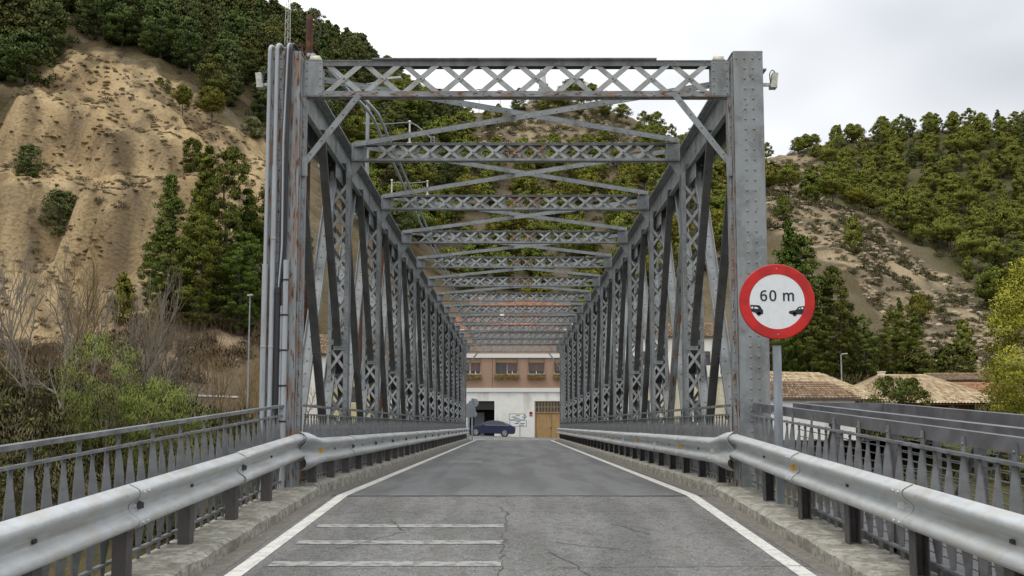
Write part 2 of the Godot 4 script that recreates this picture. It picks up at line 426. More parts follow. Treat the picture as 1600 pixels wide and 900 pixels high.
# ------------------------------------------------------------------ the ground
var TP: Array = [Vector3(-35, 1.6, -34), Vector3(-55, 4.0, -59), Vector3(-67, 7.2, -74), Vector3(-92, 31.2, -104), Vector3(-130, 71.9, -149), Vector3(-188, 131.2, -219), Vector3(-263, 202.2, -309), Vector3(-24, 0.7, -31), Vector3(-35, 3.1, -51), Vector3(-46, 5.6, -69), Vector3(-64, 27.4, -99), Vector3(-82, 53.5, -129), Vector3(-100, 78.9, -159), Vector3(-155, 150.3, -249), Vector3(-238, 215.2, -389), Vector3(-20, 0.7, -33), Vector3(-29, 3.0, -51), Vector3(-37, 5.6, -69), Vector3(-54, 31.2, -104), Vector3(-72, 61.7, -139), Vector3(-89, 88.6, -174), Vector3(-126, 144.2, -249), Vector3(-16, 0.7, -34), Vector3(-22, 2.7, -51), Vector3(-29, 5.3, -69), Vector3(-41, 27.9, -101), Vector3(-51, 49.2, -129), Vector3(-74, 89.6, -189), Vector3(-100, 137.2, -259), Vector3(-148, 184.5, -389), Vector3(-13, 0.7, -37), Vector3(-18, 2.4, -54), Vector3(-23, 6.2, -74), Vector3(-33, 28.1, -109), Vector3(-42, 50.5, -139), Vector3(-59, 87.7, -199), Vector3(-79, 129.4, -269), Vector3(-12, 1.3, -59), Vector3(-15, 4.3, -79), Vector3(-23, 25.6, -119), Vector3(-32, 56.5, -174), Vector3(-51, 118.2, -279), Vector3(-70, 136.1, -389), Vector3(-6, 1.5, -94), Vector3(-7, 4.6, -109), Vector3(-10, 32.2, -154), Vector3(-13, 60.7, -204), Vector3(-17, 98.3, -274), Vector3(4, 1.5, -94), Vector3(4, 4.6, -109), Vector3(6, 29.8, -154), Vector3(8, 62.1, -209), Vector3(11, 106.2, -274), Vector3(15, 118.2, -389), Vector3(11, 1.5, -94), Vector3(18, 29.8, -154), Vector3(24, 62.1, -209), Vector3(31, 103.2, -274), Vector3(19, 2.6, -94), Vector3(31, 29.8, -154), Vector3(42, 58.9, -209), Vector3(54, 93.0, -274), Vector3(75, 100.5, -389), Vector3(26, 1.4, -79), Vector3(34, 8.8, -107), Vector3(43, 27.2, -139), Vector3(62, 57.6, -204), Vector3(87, 89.3, -289), Vector3(30, 1.7, -74), Vector3(44, 9.0, -111), Vector3(54, 23.9, -139), Vector3(69, 44.7, -179), Vector3(120, 105.6, -319), Vector3(156, 117.5, -419), Vector3(34, 1.6, -69), Vector3(52, 6.8, -111), Vector3(65, 18.5, -139), Vector3(78, 32.5, -169), Vector3(118, 72.1, -259), Vector3(153, 116.1, -339), Vector3(35, 1.3, -59), Vector3(63, 7.0, -115), Vector3(78, 16.8, -144), Vector3(96, 30.1, -179), Vector3(132, 63.7, -249), Vector3(184, 120.5, -349), Vector3(224, 126.7, -429), Vector3(42, 1.3, -59), Vector3(85, 11.2, -129), Vector3(116, 30.1, -179), Vector3(160, 63.7, -249), Vector3(224, 123.2, -349), Vector3(49, 1.4, -49), Vector3(115, 11.2, -129), Vector3(183, 42.7, -209), Vector3(295, 124.5, -339), Vector3(-90, -7.0, -10), Vector3(-90, -7.0, -26), Vector3(-50, -7.0, -10), Vector3(-50, -7.0, -26), Vector3(-15, -7.0, -10), Vector3(-15, -7.0, -26), Vector3(15, -7.0, -10), Vector3(15, -7.0, -26), Vector3(50, -7.0, -10), Vector3(50, -7.0, -26), Vector3(90, -7.0, -10), Vector3(90, -7.0, -26), Vector3(-60, -4.0, 6), Vector3(-25, -4.5, 4), Vector3(-8, -5.0, 3), Vector3(8, -4.5, 4), Vector3(25, -3.5, 6), Vector3(60, -2.0, 6), Vector3(-10, -1.8, -46), Vector3(10, -1.4, -46), Vector3(35, -1.5, -46), Vector3(70, -1.0, -46), Vector3(0, -0.9, -75), Vector3(25, -0.9, -70), Vector3(-30, 0.0, 30), Vector3(30, 0.0, 30), Vector3(-8, -4.0, 20), Vector3(8, -4.0, 20), Vector3(100, 2.0, 20), Vector3(-100, 8.0, 10), Vector3(-160, 40.0, -60), Vector3(160, 30.0, -60)]
var tw := PackedFloat64Array()
var coarse := PackedFloat32Array()
const GX0 := -260.0
const GZ0 := -440.0
const GS := 5.0
const GNX := 105
const GNZ := 98
var nz_a := FastNoiseLite.new()
var nz_b := FastNoiseLite.new()
var nz_c := FastNoiseLite.new()
var CLIFF := PackedVector2Array([Vector2(-84, -112), Vector2(-81, -131), Vector2(-82, -150), Vector2(-71, -147), Vector2(-62, -145), Vector2(-48, -136), Vector2(-41, -145), Vector2(-33, -119), Vector2(-36, -104), Vector2(-40, -92), Vector2(-42, -84), Vector2(-46, -78), Vector2(-75, -74)])
var LEFT_WOOD := PackedVector2Array([Vector2(-89, -120), Vector2(-83, -134), Vector2(-83, -152), Vector2(-73, -151), Vector2(-63, -149), Vector2(-51, -143), Vector2(-44, -154), Vector2(-37, -151), Vector2(-25, -130), Vector2(-17, -128), Vector2(-12, -158), Vector2(-14, -250), Vector2(-36, -300), Vector2(-60, -285), Vector2(-90, -250), Vector2(-130, -235), Vector2(-150, -180)])
var CENTRAL := PackedVector2Array([Vector2(-14, -242), Vector2(-4, -267), Vector2(10, -268), Vector2(29, -264), Vector2(50, -256), Vector2(75, -258), Vector2(54, -182), Vector2(40, -140), Vector2(15, -128), Vector2(2, -128), Vector2(-11, -128), Vector2(-13, -176)])
var CENTRAL_BARE := PackedVector2Array([Vector2(-11, -255), Vector2(6, -276), Vector2(14, -276), Vector2(31, -258), Vector2(44, -246), Vector2(34, -226), Vector2(8, -222), Vector2(-13, -212)])
var RIGHT_WOOD := PackedVector2Array([Vector2(90, -283), Vector2(100, -318), Vector2(143, -328), Vector2(167, -330), Vector2(206, -325), Vector2(112, -168), Vector2(89, -147), Vector2(99, -184), Vector2(97, -198), Vector2(92, -205), Vector2(89, -221), Vector2(82, -238), Vector2(64, -222), Vector2(68, -240)])
var RIGHT_BARE := PackedVector2Array([Vector2(60, -222), Vector2(80, -236), Vector2(86, -214), Vector2(90, -200), Vector2(94, -193), Vector2(97, -179), Vector2(84, -139), Vector2(70, -118), Vector2(58, -115), Vector2(63, -151), Vector2(60, -167), Vector2(50, -174)])
var RIGHT_KNOLL := PackedVector2Array([Vector2(66, -250), Vector2(80, -236), Vector2(96, -262), Vector2(108, -290), Vector2(104, -316), Vector2(88, -320), Vector2(70, -300)])

func prepare_ground() -> void:
	var n := TP.size()
	var w := n + 3
	var a := []
	for i in w:
		var row := PackedFloat64Array()
		row.resize(w + 1)
		a.append(row)
	for i in n:
		for j in n:
			var r2: float = (Vector2(TP[i].x - TP[j].x, TP[i].z - TP[j].z) / 100.0).length_squared()
			a[i][j] = 0.5 * r2 * log(r2 + 1e-24) if i != j else 0.002
		var row := [1.0, TP[i].x / 100.0, TP[i].z / 100.0]
		for k in 3:
			a[i][n + k] = row[k]
			a[n + k][i] = row[k]
		a[i][w] = TP[i].y
	for i in w:                                       # Gauss with pivots
		var best := i
		for r in range(i + 1, w):
			if absf(a[r][i]) > absf(a[best][i]): best = r
		var t = a[i]; a[i] = a[best]; a[best] = t
		var ri: PackedFloat64Array = a[i]
		for r in range(i + 1, w):
			var rr: PackedFloat64Array = a[r]
			var f := rr[i] / ri[i]
			if f != 0.0:
				for k in range(i, w + 1):
					rr[k] -= f * ri[k]
				a[r] = rr
	tw.resize(w)
	for i in range(w - 1, -1, -1):
		var s: float = a[i][w]
		for k in range(i + 1, w):
			s -= a[i][k] * tw[k]
		tw[i] = s / a[i][i]
	var px := PackedFloat64Array()
	var pz := PackedFloat64Array()
	for p in TP:
		px.append(p.x / 100.0); pz.append(p.z / 100.0)
	coarse.resize(GNX * GNZ)
	for j in GNZ:
		for i in GNX:
			var x := (GX0 + i * GS) / 100.0
			var z := (GZ0 + j * GS) / 100.0
			var h := tw[n] + tw[n + 1] * x + tw[n + 2] * z
			for k in n:
				var dx := x - px[k]
				var dz := z - pz[k]
				var r2 := dx * dx + dz * dz
				h += tw[k] * 0.5 * r2 * log(r2 + 1e-12)
			coarse[j * GNX + i] = h
	nz_a.seed = 5; nz_a.frequency = 0.03; nz_a.fractal_octaves = 4
	nz_b.seed = 6; nz_b.frequency = 0.11; nz_b.fractal_octaves = 4
	nz_c.seed = 7; nz_c.frequency = 0.05; nz_c.fractal_octaves = 4; nz_c.fractal_type = FastNoiseLite.FRACTAL_RIDGED

func inside(x: float, z: float, p: PackedVector2Array) -> bool:
	return Geometry2D.is_point_in_polygon(Vector2(x, z), p)

func ground(x: float, z: float) -> float:
	var fx := clampf((x - GX0) / GS, 0, GNX - 1.001)
	var fz := clampf((z - GZ0) / GS, 0, GNZ - 1.001)
	var i := int(fx); var j := int(fz)
	fx -= i; fz -= j
	var k := j * GNX + i
	var h := lerpf(lerpf(coarse[k], coarse[k + 1], fx), lerpf(coarse[k + GNX], coarse[k + GNX + 1], fx), fz)
	var rough := clampf((h + 1.0) / 12.0, 0.12, 1.0)
	h += nz_a.get_noise_2d(x, z) * 2.2 * rough
	h += nz_b.get_noise_2d(x, z) * 0.9 * rough
	if z < -60 and z > -165 and x < -20:             # gullies that run down the bare slope
		var g := smoothstep(8.0, 20.0, h) * smoothstep(75.0, 55.0, h) * smoothstep(-20.0, -32.0, x)
		if g > 0:
			var across := x * 0.80 - z * 0.60
			var along := x * 0.60 + z * 0.80
			h -= g * 2.6 * (nz_c.get_noise_2d(across * 1.3, along * 0.33) * 0.5 + 0.5)
			h -= g * 1.1 * absf(nz_b.get_noise_2d(across * 2.2, along * 0.6 + 40.0))
			var sc := z + 96.0 + 0.22 * (x + 55.0) + nz_a.get_noise_2d(x * 1.6, 7.0) * 9.0 + 2.6 * absf(nz_c.get_noise_2d(x * 2.6, z * 0.4))
			h -= 4.6 * clampf(sc / 2.2, -1.0, 1.0) * smoothstep(-36.0, -43.0, x) * smoothstep(26.0, 6.0, absf(z + 96.0))
			sc = z + 118.0 - 0.5 * (x + 60.0) + nz_a.get_noise_2d(x * 2.0, 31.0) * 8.0 + 2.2 * absf(nz_c.get_noise_2d(x * 2.9, z * 0.4 + 30.0))
			h -= 3.0 * clampf(sc / 1.8, -1.0, 1.0) * smoothstep(-42.0, -50.0, x) * smoothstep(20.0, 5.0, absf(z + 118.0)) * g
			var saw := across * 0.16 + nz_a.get_noise_2d(x * 1.2, z * 1.2) * 1.6
			h += g * 1.5 * (saw - floorf(saw) - 0.5) * clampf(nz_a.get_noise_2d(x * 0.9 + 50.0, z * 0.9) * 2.5 + 0.5, 0.0, 1.0)
			h -= g * 0.9 * smoothstep(0.15, 0.3, nz_a.get_noise_2d(x * 3.1 + 9.0, z * 3.1))
	elif x > 40 and z < -100:
		h -= 1.3 * absf(nz_c.get_noise_2d(x * 1.3, z * 0.8)) * rough
	if z > -84 and z < -38 and absf(x) < 26:          # the street and its houses
		h = minf(h, -0.9)
	return h

func steps(bounds: Array) -> PackedFloat32Array:        # [from, to, step, to, step, ...]
	var out := PackedFloat32Array()
	var at: float = bounds[0]
	for k in range(1, bounds.size(), 2):
		while at < bounds[k] - 0.01:
			out.append(at)
			at += bounds[k + 1]
		at = bounds[k]
	out.append(at)
	return out

func make_terrain() -> void:
	var xs := steps([-260.0, -96.0, 4.0, -22.0, 0.8, 120.0, 2.5, 260.0, 5.0])
	var zs := steps([-440.0, -340.0, 5.0, -168.0, 2.5, -60.0, 0.8, 45.0, 2.5])
	var nx := xs.size(); var nzn := zs.size()
	var v := PackedVector3Array(); var nn := PackedVector3Array(); var cc := PackedColorArray(); var ix := PackedInt32Array()
	v.resize(nx * nzn); nn.resize(nx * nzn); cc.resize(nx * nzn)
	for j in nzn:
		for i in nx:
			v[j * nx + i] = Vector3(xs[i], ground(xs[i], zs[j]), zs[j])
	var sand := Vector3(0.44, 0.34, 0.20); var ochre := Vector3(0.33, 0.235, 0.125); var grey := Vector3(0.165, 0.138, 0.098)
	var scrub := Vector3(0.115, 0.095, 0.055); var duff := Vector3(0.075, 0.058, 0.035); var rock := Vector3(0.36, 0.29, 0.19); var grass := Vector3(0.07, 0.085, 0.025)
	for j in nzn:
		for i in nx:
			var k := j * nx + i
			var l := v[j * nx + maxi(i - 1, 0)]; var r := v[j * nx + mini(i + 1, nx - 1)]
			var u := v[maxi(j - 1, 0) * nx + i]; var d := v[mini(j + 1, nzn - 1) * nx + i]
			nn[k] = (d - u).cross(r - l).normalized()
			var p := v[k]
			var a := nz_a.get_noise_2d(p.x * 1.7 + 300, p.z * 1.7)
			var b := nz_b.get_noise_2d(p.x + 90, p.z)
			var q := p + Vector3(a, 0, b) * 9.0
			var c := scrub.lerp(grey, clampf(0.5 + a * 1.2 + b * 0.6, 0, 1))
			if inside(q.x, q.z, CLIFF):
				c = sand.lerp(ochre, clampf(0.25 + a * 1.3 + b * 0.5, 0, 1))
				c = c.lerp(grey, clampf(b * 2.0 - 0.35, 0, 0.7))
				var vein := nz_c.get_noise_2d((p.x * 0.8 - p.z * 0.6) * 2.0, (p.x * 0.6 + p.z * 0.8) * 0.5)
				c = c.lerp(Vector3(0.13, 0.10, 0.065), clampf(vein * 1.7 - 0.45, 0, 0.75))
			elif inside(q.x, q.z, RIGHT_BARE) or inside(q.x, q.z, RIGHT_KNOLL):
				c = rock.lerp(grey, clampf(0.45 + a * 1.2 + b * 1.5, 0, 1))
			elif inside(q.x, q.z, CENTRAL_BARE):
				c = grey.lerp(rock, clampf(0.3 + b * 1.6 + a, 0, 1))
			elif inside(q.x, q.z, RIGHT_WOOD):
				c = Vector3(0.10, 0.10, 0.045).lerp(grey, clampf(0.1 + a * 1.3 + b * 0.6, 0, 0.8))
			elif inside(q.x, q.z, LEFT_WOOD):
				c = duff.lerp(scrub, clampf(0.4 + a, 0, 1))
			elif p.z > -60:
				c = scrub.lerp(grass, clampf(0.35 + a * 1.4, 0, 1))
			elif p.x < -18 and p.z > -84:
				c = scrub.lerp(Vector3(0.33, 0.26, 0.175), clampf(0.9 + a * 1.2 + b * 0.5, 0, 1))
			cc[k] = Color(c.x, c.y, c.z)
	for j in nzn - 1:
		for i in nx - 1:
			var k := j * nx + i
			ix.append_array(PackedInt32Array([k, k + 1, k + nx, k + 1, k + nx + 1, k + nx]))
	var arr := []
	arr.resize(Mesh.ARRAY_MAX)
	arr[Mesh.ARRAY_VERTEX] = v; arr[Mesh.ARRAY_NORMAL] = nn; arr[Mesh.ARRAY_COLOR] = cc; arr[Mesh.ARRAY_INDEX] = ix
	var m := ArrayMesh.new()
	m.add_surface_from_arrays(Mesh.PRIMITIVE_TRIANGLES, arr)
	struct("terrain", m, M.earth)
	var far := MB.new()                                # land on to the horizon
	far.quad(Vector3(-3000, -8.6, 3000), Vector3(3000, -8.6, 3000), Vector3(3000, -8.6, -3000), Vector3(-3000, -8.6, -3000))
	struct("ground", far, M.dirt)
	var w := MB.new()
	w.quad(Vector3(-250, -5.7, -3), Vector3(250, -5.7, -3), Vector3(250, -5.7, -36), Vector3(-250, -5.7, -36))
	struct("river_water", w, M.water)

func road_y(z: float) -> float:
	return -SLOPE * z if z > 0 else 0.0

func street_y(x: float, z: float) -> float:
	var t := clampf((-LENGTH - z) / 36.0, 0.0, 1.4)
	return -0.28 * t - 0.035 * clampf(x, -8, 8) * t

# ------------------------------------------------------------------ road
func sheet(xa: float, xb: float, za: float, zb: float, dz: float, lift: float, mb: MB = null) -> MB:
	if mb == null: mb = MB.new()
	var z := za
	while z > zb + 0.001:
		var e := maxf(z - dz, zb)
		mb.quad(Vector3(xa, road_y(z) + lift, z), Vector3(xb, road_y(z) + lift, z), Vector3(xb, road_y(e) + lift, e), Vector3(xa, road_y(e) + lift, e))
		z = e
	return mb

func wobble_strip(mb: MB, pts: Array, w: float, lift: float) -> void:      # a thin ragged crack lying on the road, points are (x, z)
	for i in pts.size() - 1:
		var a: Vector2 = pts[i]; var b: Vector2 = pts[i + 1]
		var d := (b - a).normalized()
		var s := Vector2(-d.y, d.x) * w * 0.5 * rng.randf_range(0.5, 1.3)
		var q := []
		for p in [a - s, b - s, b + s, a + s]:
			q.append(Vector3(p.x, road_y(p.y) + lift, p.y))
		if (q[1] - q[0]).cross(q[2] - q[0]).y < 0: q.reverse()
		mb.quad(q[0], q[1], q[2], q[3])

func crack_line(a: Vector2, b: Vector2, n: int, amp: float) -> Array:
	var out := []
	for i in n + 1:
		var t := float(i) / n
		var p := a.lerp(b, t) + Vector2(rng.randf_range(-amp, amp), rng.randf_range(-amp, amp))
		out.append(p)
	return out

func kerb_mesh(s: float, za: float, zb: float, prof: Array, fine: float, coarse_at: float) -> MB:
	var mb := MB.new()
	var nz := FastNoiseLite.new()
	nz.seed = 31 if s > 0 else 32
	nz.frequency = 1.1
	var rows := []
	var z := za
	while true:
		var row := []
		for i in prof.size():
			var p: Vector2 = prof[i]
			var worn := 0.016 if i == 1 or i == 2 else 0.006
			var jx := nz.get_noise_2d(z * 2.0, i * 9.0) * worn
			var jy := nz.get_noise_2d(z * 2.0 + 70.0, i * 9.0) * worn * (1.0 if i < prof.size() - 1 else 0.0)
			if i == 0: jy = 0.0
			row.append(Vector3(s * (p.x + jx), road_y(z) + p.y + jy, z))
		rows.append(row)
		if z <= zb: break
		z = maxf(z - (fine if z > coarse_at else 0.6), zb)
	for k in rows.size() - 1:
		for i in prof.size() - 1:
			if s > 0: mb.quad(rows[k][i], rows[k][i + 1], rows[k + 1][i + 1], rows[k + 1][i])
			else: mb.quad(rows[k][i + 1], rows[k][i], rows[k + 1][i], rows[k + 1][i + 1])
	for r in [rows[0], rows[-1]]:
		for i in range(1, r.size() - 1):
			mb.tri(r[0], r[i], r[i + 1])
		mb.tri(r[0], r[-1], r[-1] - Vector3(0, 0.3, 0))
	return mb

func make_road() -> void:
	var road := struct("road", sheet(-2.5, 2.5, 30.0, 0.02, 1.0, 0.0), M.asphalt)
	var deck := struct("road", sheet(-2.5, 2.5, 0.02, -LENGTH - 0.4, 4.0, 0.0), M.asphalt_deck)
	deck.name = "road_on_bridge"
	var jt := MB.new()
	wobble_strip(jt, crack_line(Vector2(-2.36, 0.02), Vector2(2.36, 0.03), 26, 0.012), 0.065, 0.003)
	part("joint", jt, M.tar, road)
	var lines := MB.new()
	for s in [-1, 1]:
		var x: float = s * 2.08
		part("edge_line", sheet(x - 0.064, x + 0.064, 20.0, -LENGTH + 0.3, 1.0, 0.004), M.line, road)
		part("gutter_dirt", sheet(minf(s * 2.20, s * 2.42), maxf(s * 2.20, s * 2.42), 16.0, -14.0, 1.0, 0.003), M.dirt, road)
	for z in [2.09, 2.91, 3.77, 4.85, 6.1]:
		part("worn_stripe", sheet(-1.92, -0.14, z + 0.085, z - 0.085, 1.0, 0.004), M.line_worn, road)
	var patch := part("patch", sheet(-1.5, -0.75, -9.3, -10.6, 2.0, 0.003), surf(M.soft, 1.0, 0.95), deck)
	patch.mesh.surface_get_material(0).albedo_color = Color(0.46, 0.46, 0.45)
	part("worn_stripe", sheet(-1.0, -0.6, -33.0, -33.5, 1.0, 0.004), M.line_worn, deck)
	var cr := MB.new()
	wobble_strip(cr, crack_line(Vector2(-2.3, 1.25), Vector2(2.2, 1.2), 40, 0.012), 0.007, 0.006)
	wobble_strip(cr, crack_line(Vector2(0.28, 3.9), Vector2(2.2, 3.85), 22, 0.010), 0.010, 0.006)
	wobble_strip(cr, crack_line(Vector2(-0.12, 1.3), Vector2(-0.16, 5.6), 44, 0.022), 0.007, 0.006)
	wobble_strip(cr, crack_line(Vector2(-1.25, 1.8), Vector2(-1.05, 2.4), 7, 0.03), 0.014, 0.006)
	wobble_strip(cr, crack_line(Vector2(-1.05, 2.4), Vector2(-1.5, 3.2), 9, 0.03), 0.010, 0.006)
	wobble_strip(cr, crack_line(Vector2(-1.5, 2.9), Vector2(-1.1, 3.0), 6, 0.02), 0.009, 0.006)
	wobble_strip(cr, crack_line(Vector2(0.9, 2.0), Vector2(1.2, 2.5), 6, 0.03), 0.010, 0.006)
	wobble_strip(cr, crack_line(Vector2(0.25, 3.3), Vector2(0.6, 4.4), 10, 0.03), 0.009, 0.006)
	wobble_strip(cr, crack_line(Vector2(0.3, 2.9), Vector2(0.9, 3.3), 8, 0.03), 0.012, 0.006)
	wobble_strip(cr, crack_line(Vector2(-0.2, 0.9), Vector2(-0.1, 1.4), 6, 0.03), 0.010, 0.006)
	stuff_part("crack", cr, M.crack, road)
	for s in [-1, 1]:
		struct("kerb", kerb_mesh(s, 0.0, -LENGTH, [Vector2(2.37, -0.02), Vector2(2.375, 0.115), Vector2(2.41, 0.145), Vector2(2.65, 0.148), Vector2(2.65, -0.1)], 0.10, -14.0), M.concrete)
		struct("kerb", kerb_mesh(s, 16.0, 0.01, [Vector2(2.36, -0.02), Vector2(2.365, 0.09), Vector2(2.40, 0.115), Vector2(2.80, 0.12), Vector2(2.80, -0.5)], 0.10, -14.0), M.concrete)
	var grit := MB.new()                                 # small litter in the gutters
	for i in 90:
		var s := -1.0 if rng.randf() < 0.5 else 1.0
		var z := rng.randf_range(-9.0, 6.0)
		var p := Vector3(s * rng.randf_range(2.17, 2.35), road_y(z) + 0.008, z)
		var r := rng.randf_range(0.004, 0.013)
		grit.dome(p - Vector3(0, 0.004, 0), Vector3.UP, r, r * 0.9, 5)
	stuff_part("gutter_grit", grit, M.concrete, road)
	for s in [-1, 1]:
		pass
	# ground works under the road
	for e in 2:
		var w := MB.new()
		if e == 0:
			var a := [Vector3(-2.78, -8, 20), Vector3(2.78, -8, 20), Vector3(2.78, -8, 0.35), Vector3(-2.78, -8, 0.35)]
			var b := [Vector3(-2.78, -1.3, 20), Vector3(2.78, -1.3, 20), Vector3(2.78, -0.14, 0.35), Vector3(-2.78, -0.14, 0.35)]
			for i in 4:
				var j := (i + 1) % 4
				w.quad(a[i], a[j], b[j], b[i])
			w.quad(b[0], b[1], b[2], b[3])
		else:
			w.span(Vector3(-4.2, -8, -42.0), Vector3(4.2, -0.5, -LENGTH - 0.3))
		var o := part("abutment", w, M.concrete, self)
		o.name = numbered("abutment")
		tag(o, "concrete abutment carrying the sloping approach road" if e == 0 else "concrete abutment under the far end of the bridge", "abutment")
	var st := MB.new()
	var zs := [-LENGTH - 0.35, -44.0, -50.0, -58.0, -66.0, -72.0, -78.5]
	var xs := [-30.0, -16.0, -8.0, -4.0, 0.0, 4.0, 8.0, 16.0, 30.0]
	for j in zs.size() - 1:
		for i in xs.size() - 1:
			if j == 0 and (i < 2 or i > 5): continue
			var q := []
			for c in [[xs[i], zs[j]], [xs[i + 1], zs[j]], [xs[i + 1], zs[j + 1]], [xs[i], zs[j + 1]]]:
				q.append(Vector3(c[0], street_y(c[0], c[1]) - 0.01, c[1]))
			st.quad(q[0], q[1], q[2], q[3])
	var street := struct("street", st, M.asphalt_deck)
	for k in [[-3.6, -2.4, -44.5], [-1.2, -0.2, -45.5], [0.6, 1.6, -46.0], [-2.4, -1.6, -41.2]]:
		var mk := MB.new()
		for e in 1:
			var za: float = k[2]
			mk.quad(Vector3(k[0], street_y(k[0], za) + 0.006, za), Vector3(k[1], street_y(k[1], za) + 0.006, za), Vector3(k[1], street_y(k[1], za - 0.7) + 0.006, za - 0.7), Vector3(k[0], street_y(k[0], za - 0.7) + 0.006, za - 0.7))
		part("marking", mk, M.line, street)

# ------------------------------------------------------------------ the truss bridge
func lattice_bar_mesh(len: float, w: float) -> ArrayMesh:      # a flat bar along local x with a bolt in the middle
	var mb := MB.new()
	mb.box(Vector3.ZERO, Vector3(len, w, 0.010))
	return mb.mesh(M.steel_pale)

func place_bar(m: Mesh, name_: String, parent: Node3D, at: Vector3, ang: float, mat: Material = null) -> void:
	var o := MeshInstance3D.new()
	o.name = name_
	o.mesh = m
	o.transform = Transform3D(Basis(Vector3.BACK, ang), at)
	if mat: o.material_override = null; o.set_surface_override_material(0, mat)
	parent.add_child(o, true)

func cross_beam(b: Node3D, k: int) -> void:
	var z := -PANEL * k
	var portal := k == 0 or k == PANELS
	var dep := 0.46 if portal else 0.29
	var hz := 0.06 if portal else 0.058          # half depth of the beam
	var top := 5.32
	var bot := top - dep
	var g := group_part("cross_beam", b)
	var leg := 0.058 if portal else 0.024
	var ft := MB.new()
	ft.span(Vector3(-2.61, top - 0.014, z - hz), Vector3(2.61, top, z + hz))
	for e in [-1, 1]:
		ft.span(Vector3(-2.61, top - leg - 0.014, z + e * (hz - 0.012) - 0.006), Vector3(2.61, top - 0.014, z + e * (hz - 0.012) + 0.006))
	if k == 0:
		ft.span(Vector3(-1.78, top + 0.002, z - 0.08), Vector3(1.72, top + 0.022, z + 0.08))
	part("top_flange", ft, M.steel_brace, g)
	var fb := MB.new()
	fb.span(Vector3(-2.61, bot, z - hz), Vector3(2.61, bot + 0.014, z + hz))
	for e in [-1, 1]:
		fb.span(Vector3(-2.61, bot + 0.014, z + e * (hz - 0.012) - 0.006), Vector3(2.61, bot + leg + 0.014, z + e * (hz - 0.012) + 0.006))
	part("bottom_flange", fb, M.rust_flange if k == 0 else M.steel, g)
	for s in [-1, 1]:
		var gp := MB.new()
		gp.span(Vector3(s * 2.39, bot + 0.016, z - hz + 0.002), Vector3(s * 2.612, top - 0.016, z + hz + 0.002))
		var o := part("gusset_plate", gp, M.steel, g)
	var pitch := 0.4727 if portal else 0.342
	var n := int(4.78 / pitch)
	var x0 := -n * pitch / 2
	var inh := dep - 2 * leg - 0.02
	var fh := inh + 0.03
	var wx := pitch * 0.86
	var len := Vector2(wx, fh).length()
	var ang := atan2(fh, wx)
	var wd := 0.062 if portal else 0.046
	var ym := (top + bot) / 2
	var riv := MB.new()
	if k <= 5:
		var m := lattice_bar_mesh(len, wd)
		for i in n:
			var x := x0 + (i + 0.5) * pitch
			var mat: Material = M.rust_patch if (k == 1 and absf(x - 0.2) < 0.4) or (k >= 2 and k <= 5 and absf(x - 0.12) < 0.36) else null
			place_bar(m, "lattice_bar", g, Vector3(x, ym, z + hz - 0.013), ang, mat)
			place_bar(m, "lattice_bar", g, Vector3(x, ym, z + hz - 0.024), -ang, mat)
			riv.dome(Vector3(x, ym, z + hz - 0.008), Vector3.BACK, 0.016, 0.010)
			for e in [-1, 1]:
				for f in [-1, 1]:
					riv.dome(Vector3(x + e * wx * 0.44, ym + f * (inh / 2 + 0.025 + leg * 0.3), z + hz - 0.006), Vector3.BACK, 0.012, 0.008)
	var lt := MB.new()
	for i in n:
		var x := x0 + (i + 0.5) * pitch
		for e in [-1, 1]:
			if k > 5:
				lt.bar(Vector3(x - wx / 2, ym - e * fh / 2, z + hz - 0.028 + e * 0.006), Vector3(x + wx / 2, ym + e * fh / 2, z + hz - 0.028 + e * 0.006), 0.010, wd, Vector3.BACK)
			if portal: continue
			var xb := x + pitch * 0.25
			lt.bar(Vector3(xb - wx / 2, ym - e * fh / 2, z - hz + 0.028 + e * 0.006), Vector3(xb + wx / 2, ym + e * fh / 2, z - hz + 0.028 + e * 0.006), 0.010, wd, Vector3.BACK)
	if lt.v.size(): stuff_part("lattice", lt, M.steel_pale, g)
	if k <= 4:
		for s in [-1, 1]:
			for j in 5:
				for e in 2:
					riv.dome(Vector3(s * (2.42 + 0.16 * e), lerpf(bot + 0.04, top - 0.04, j / 4.0), z + hz + 0.002), Vector3.BACK, 0.012, 0.009)
		stuff_part("rivets", riv, M.steel, g)

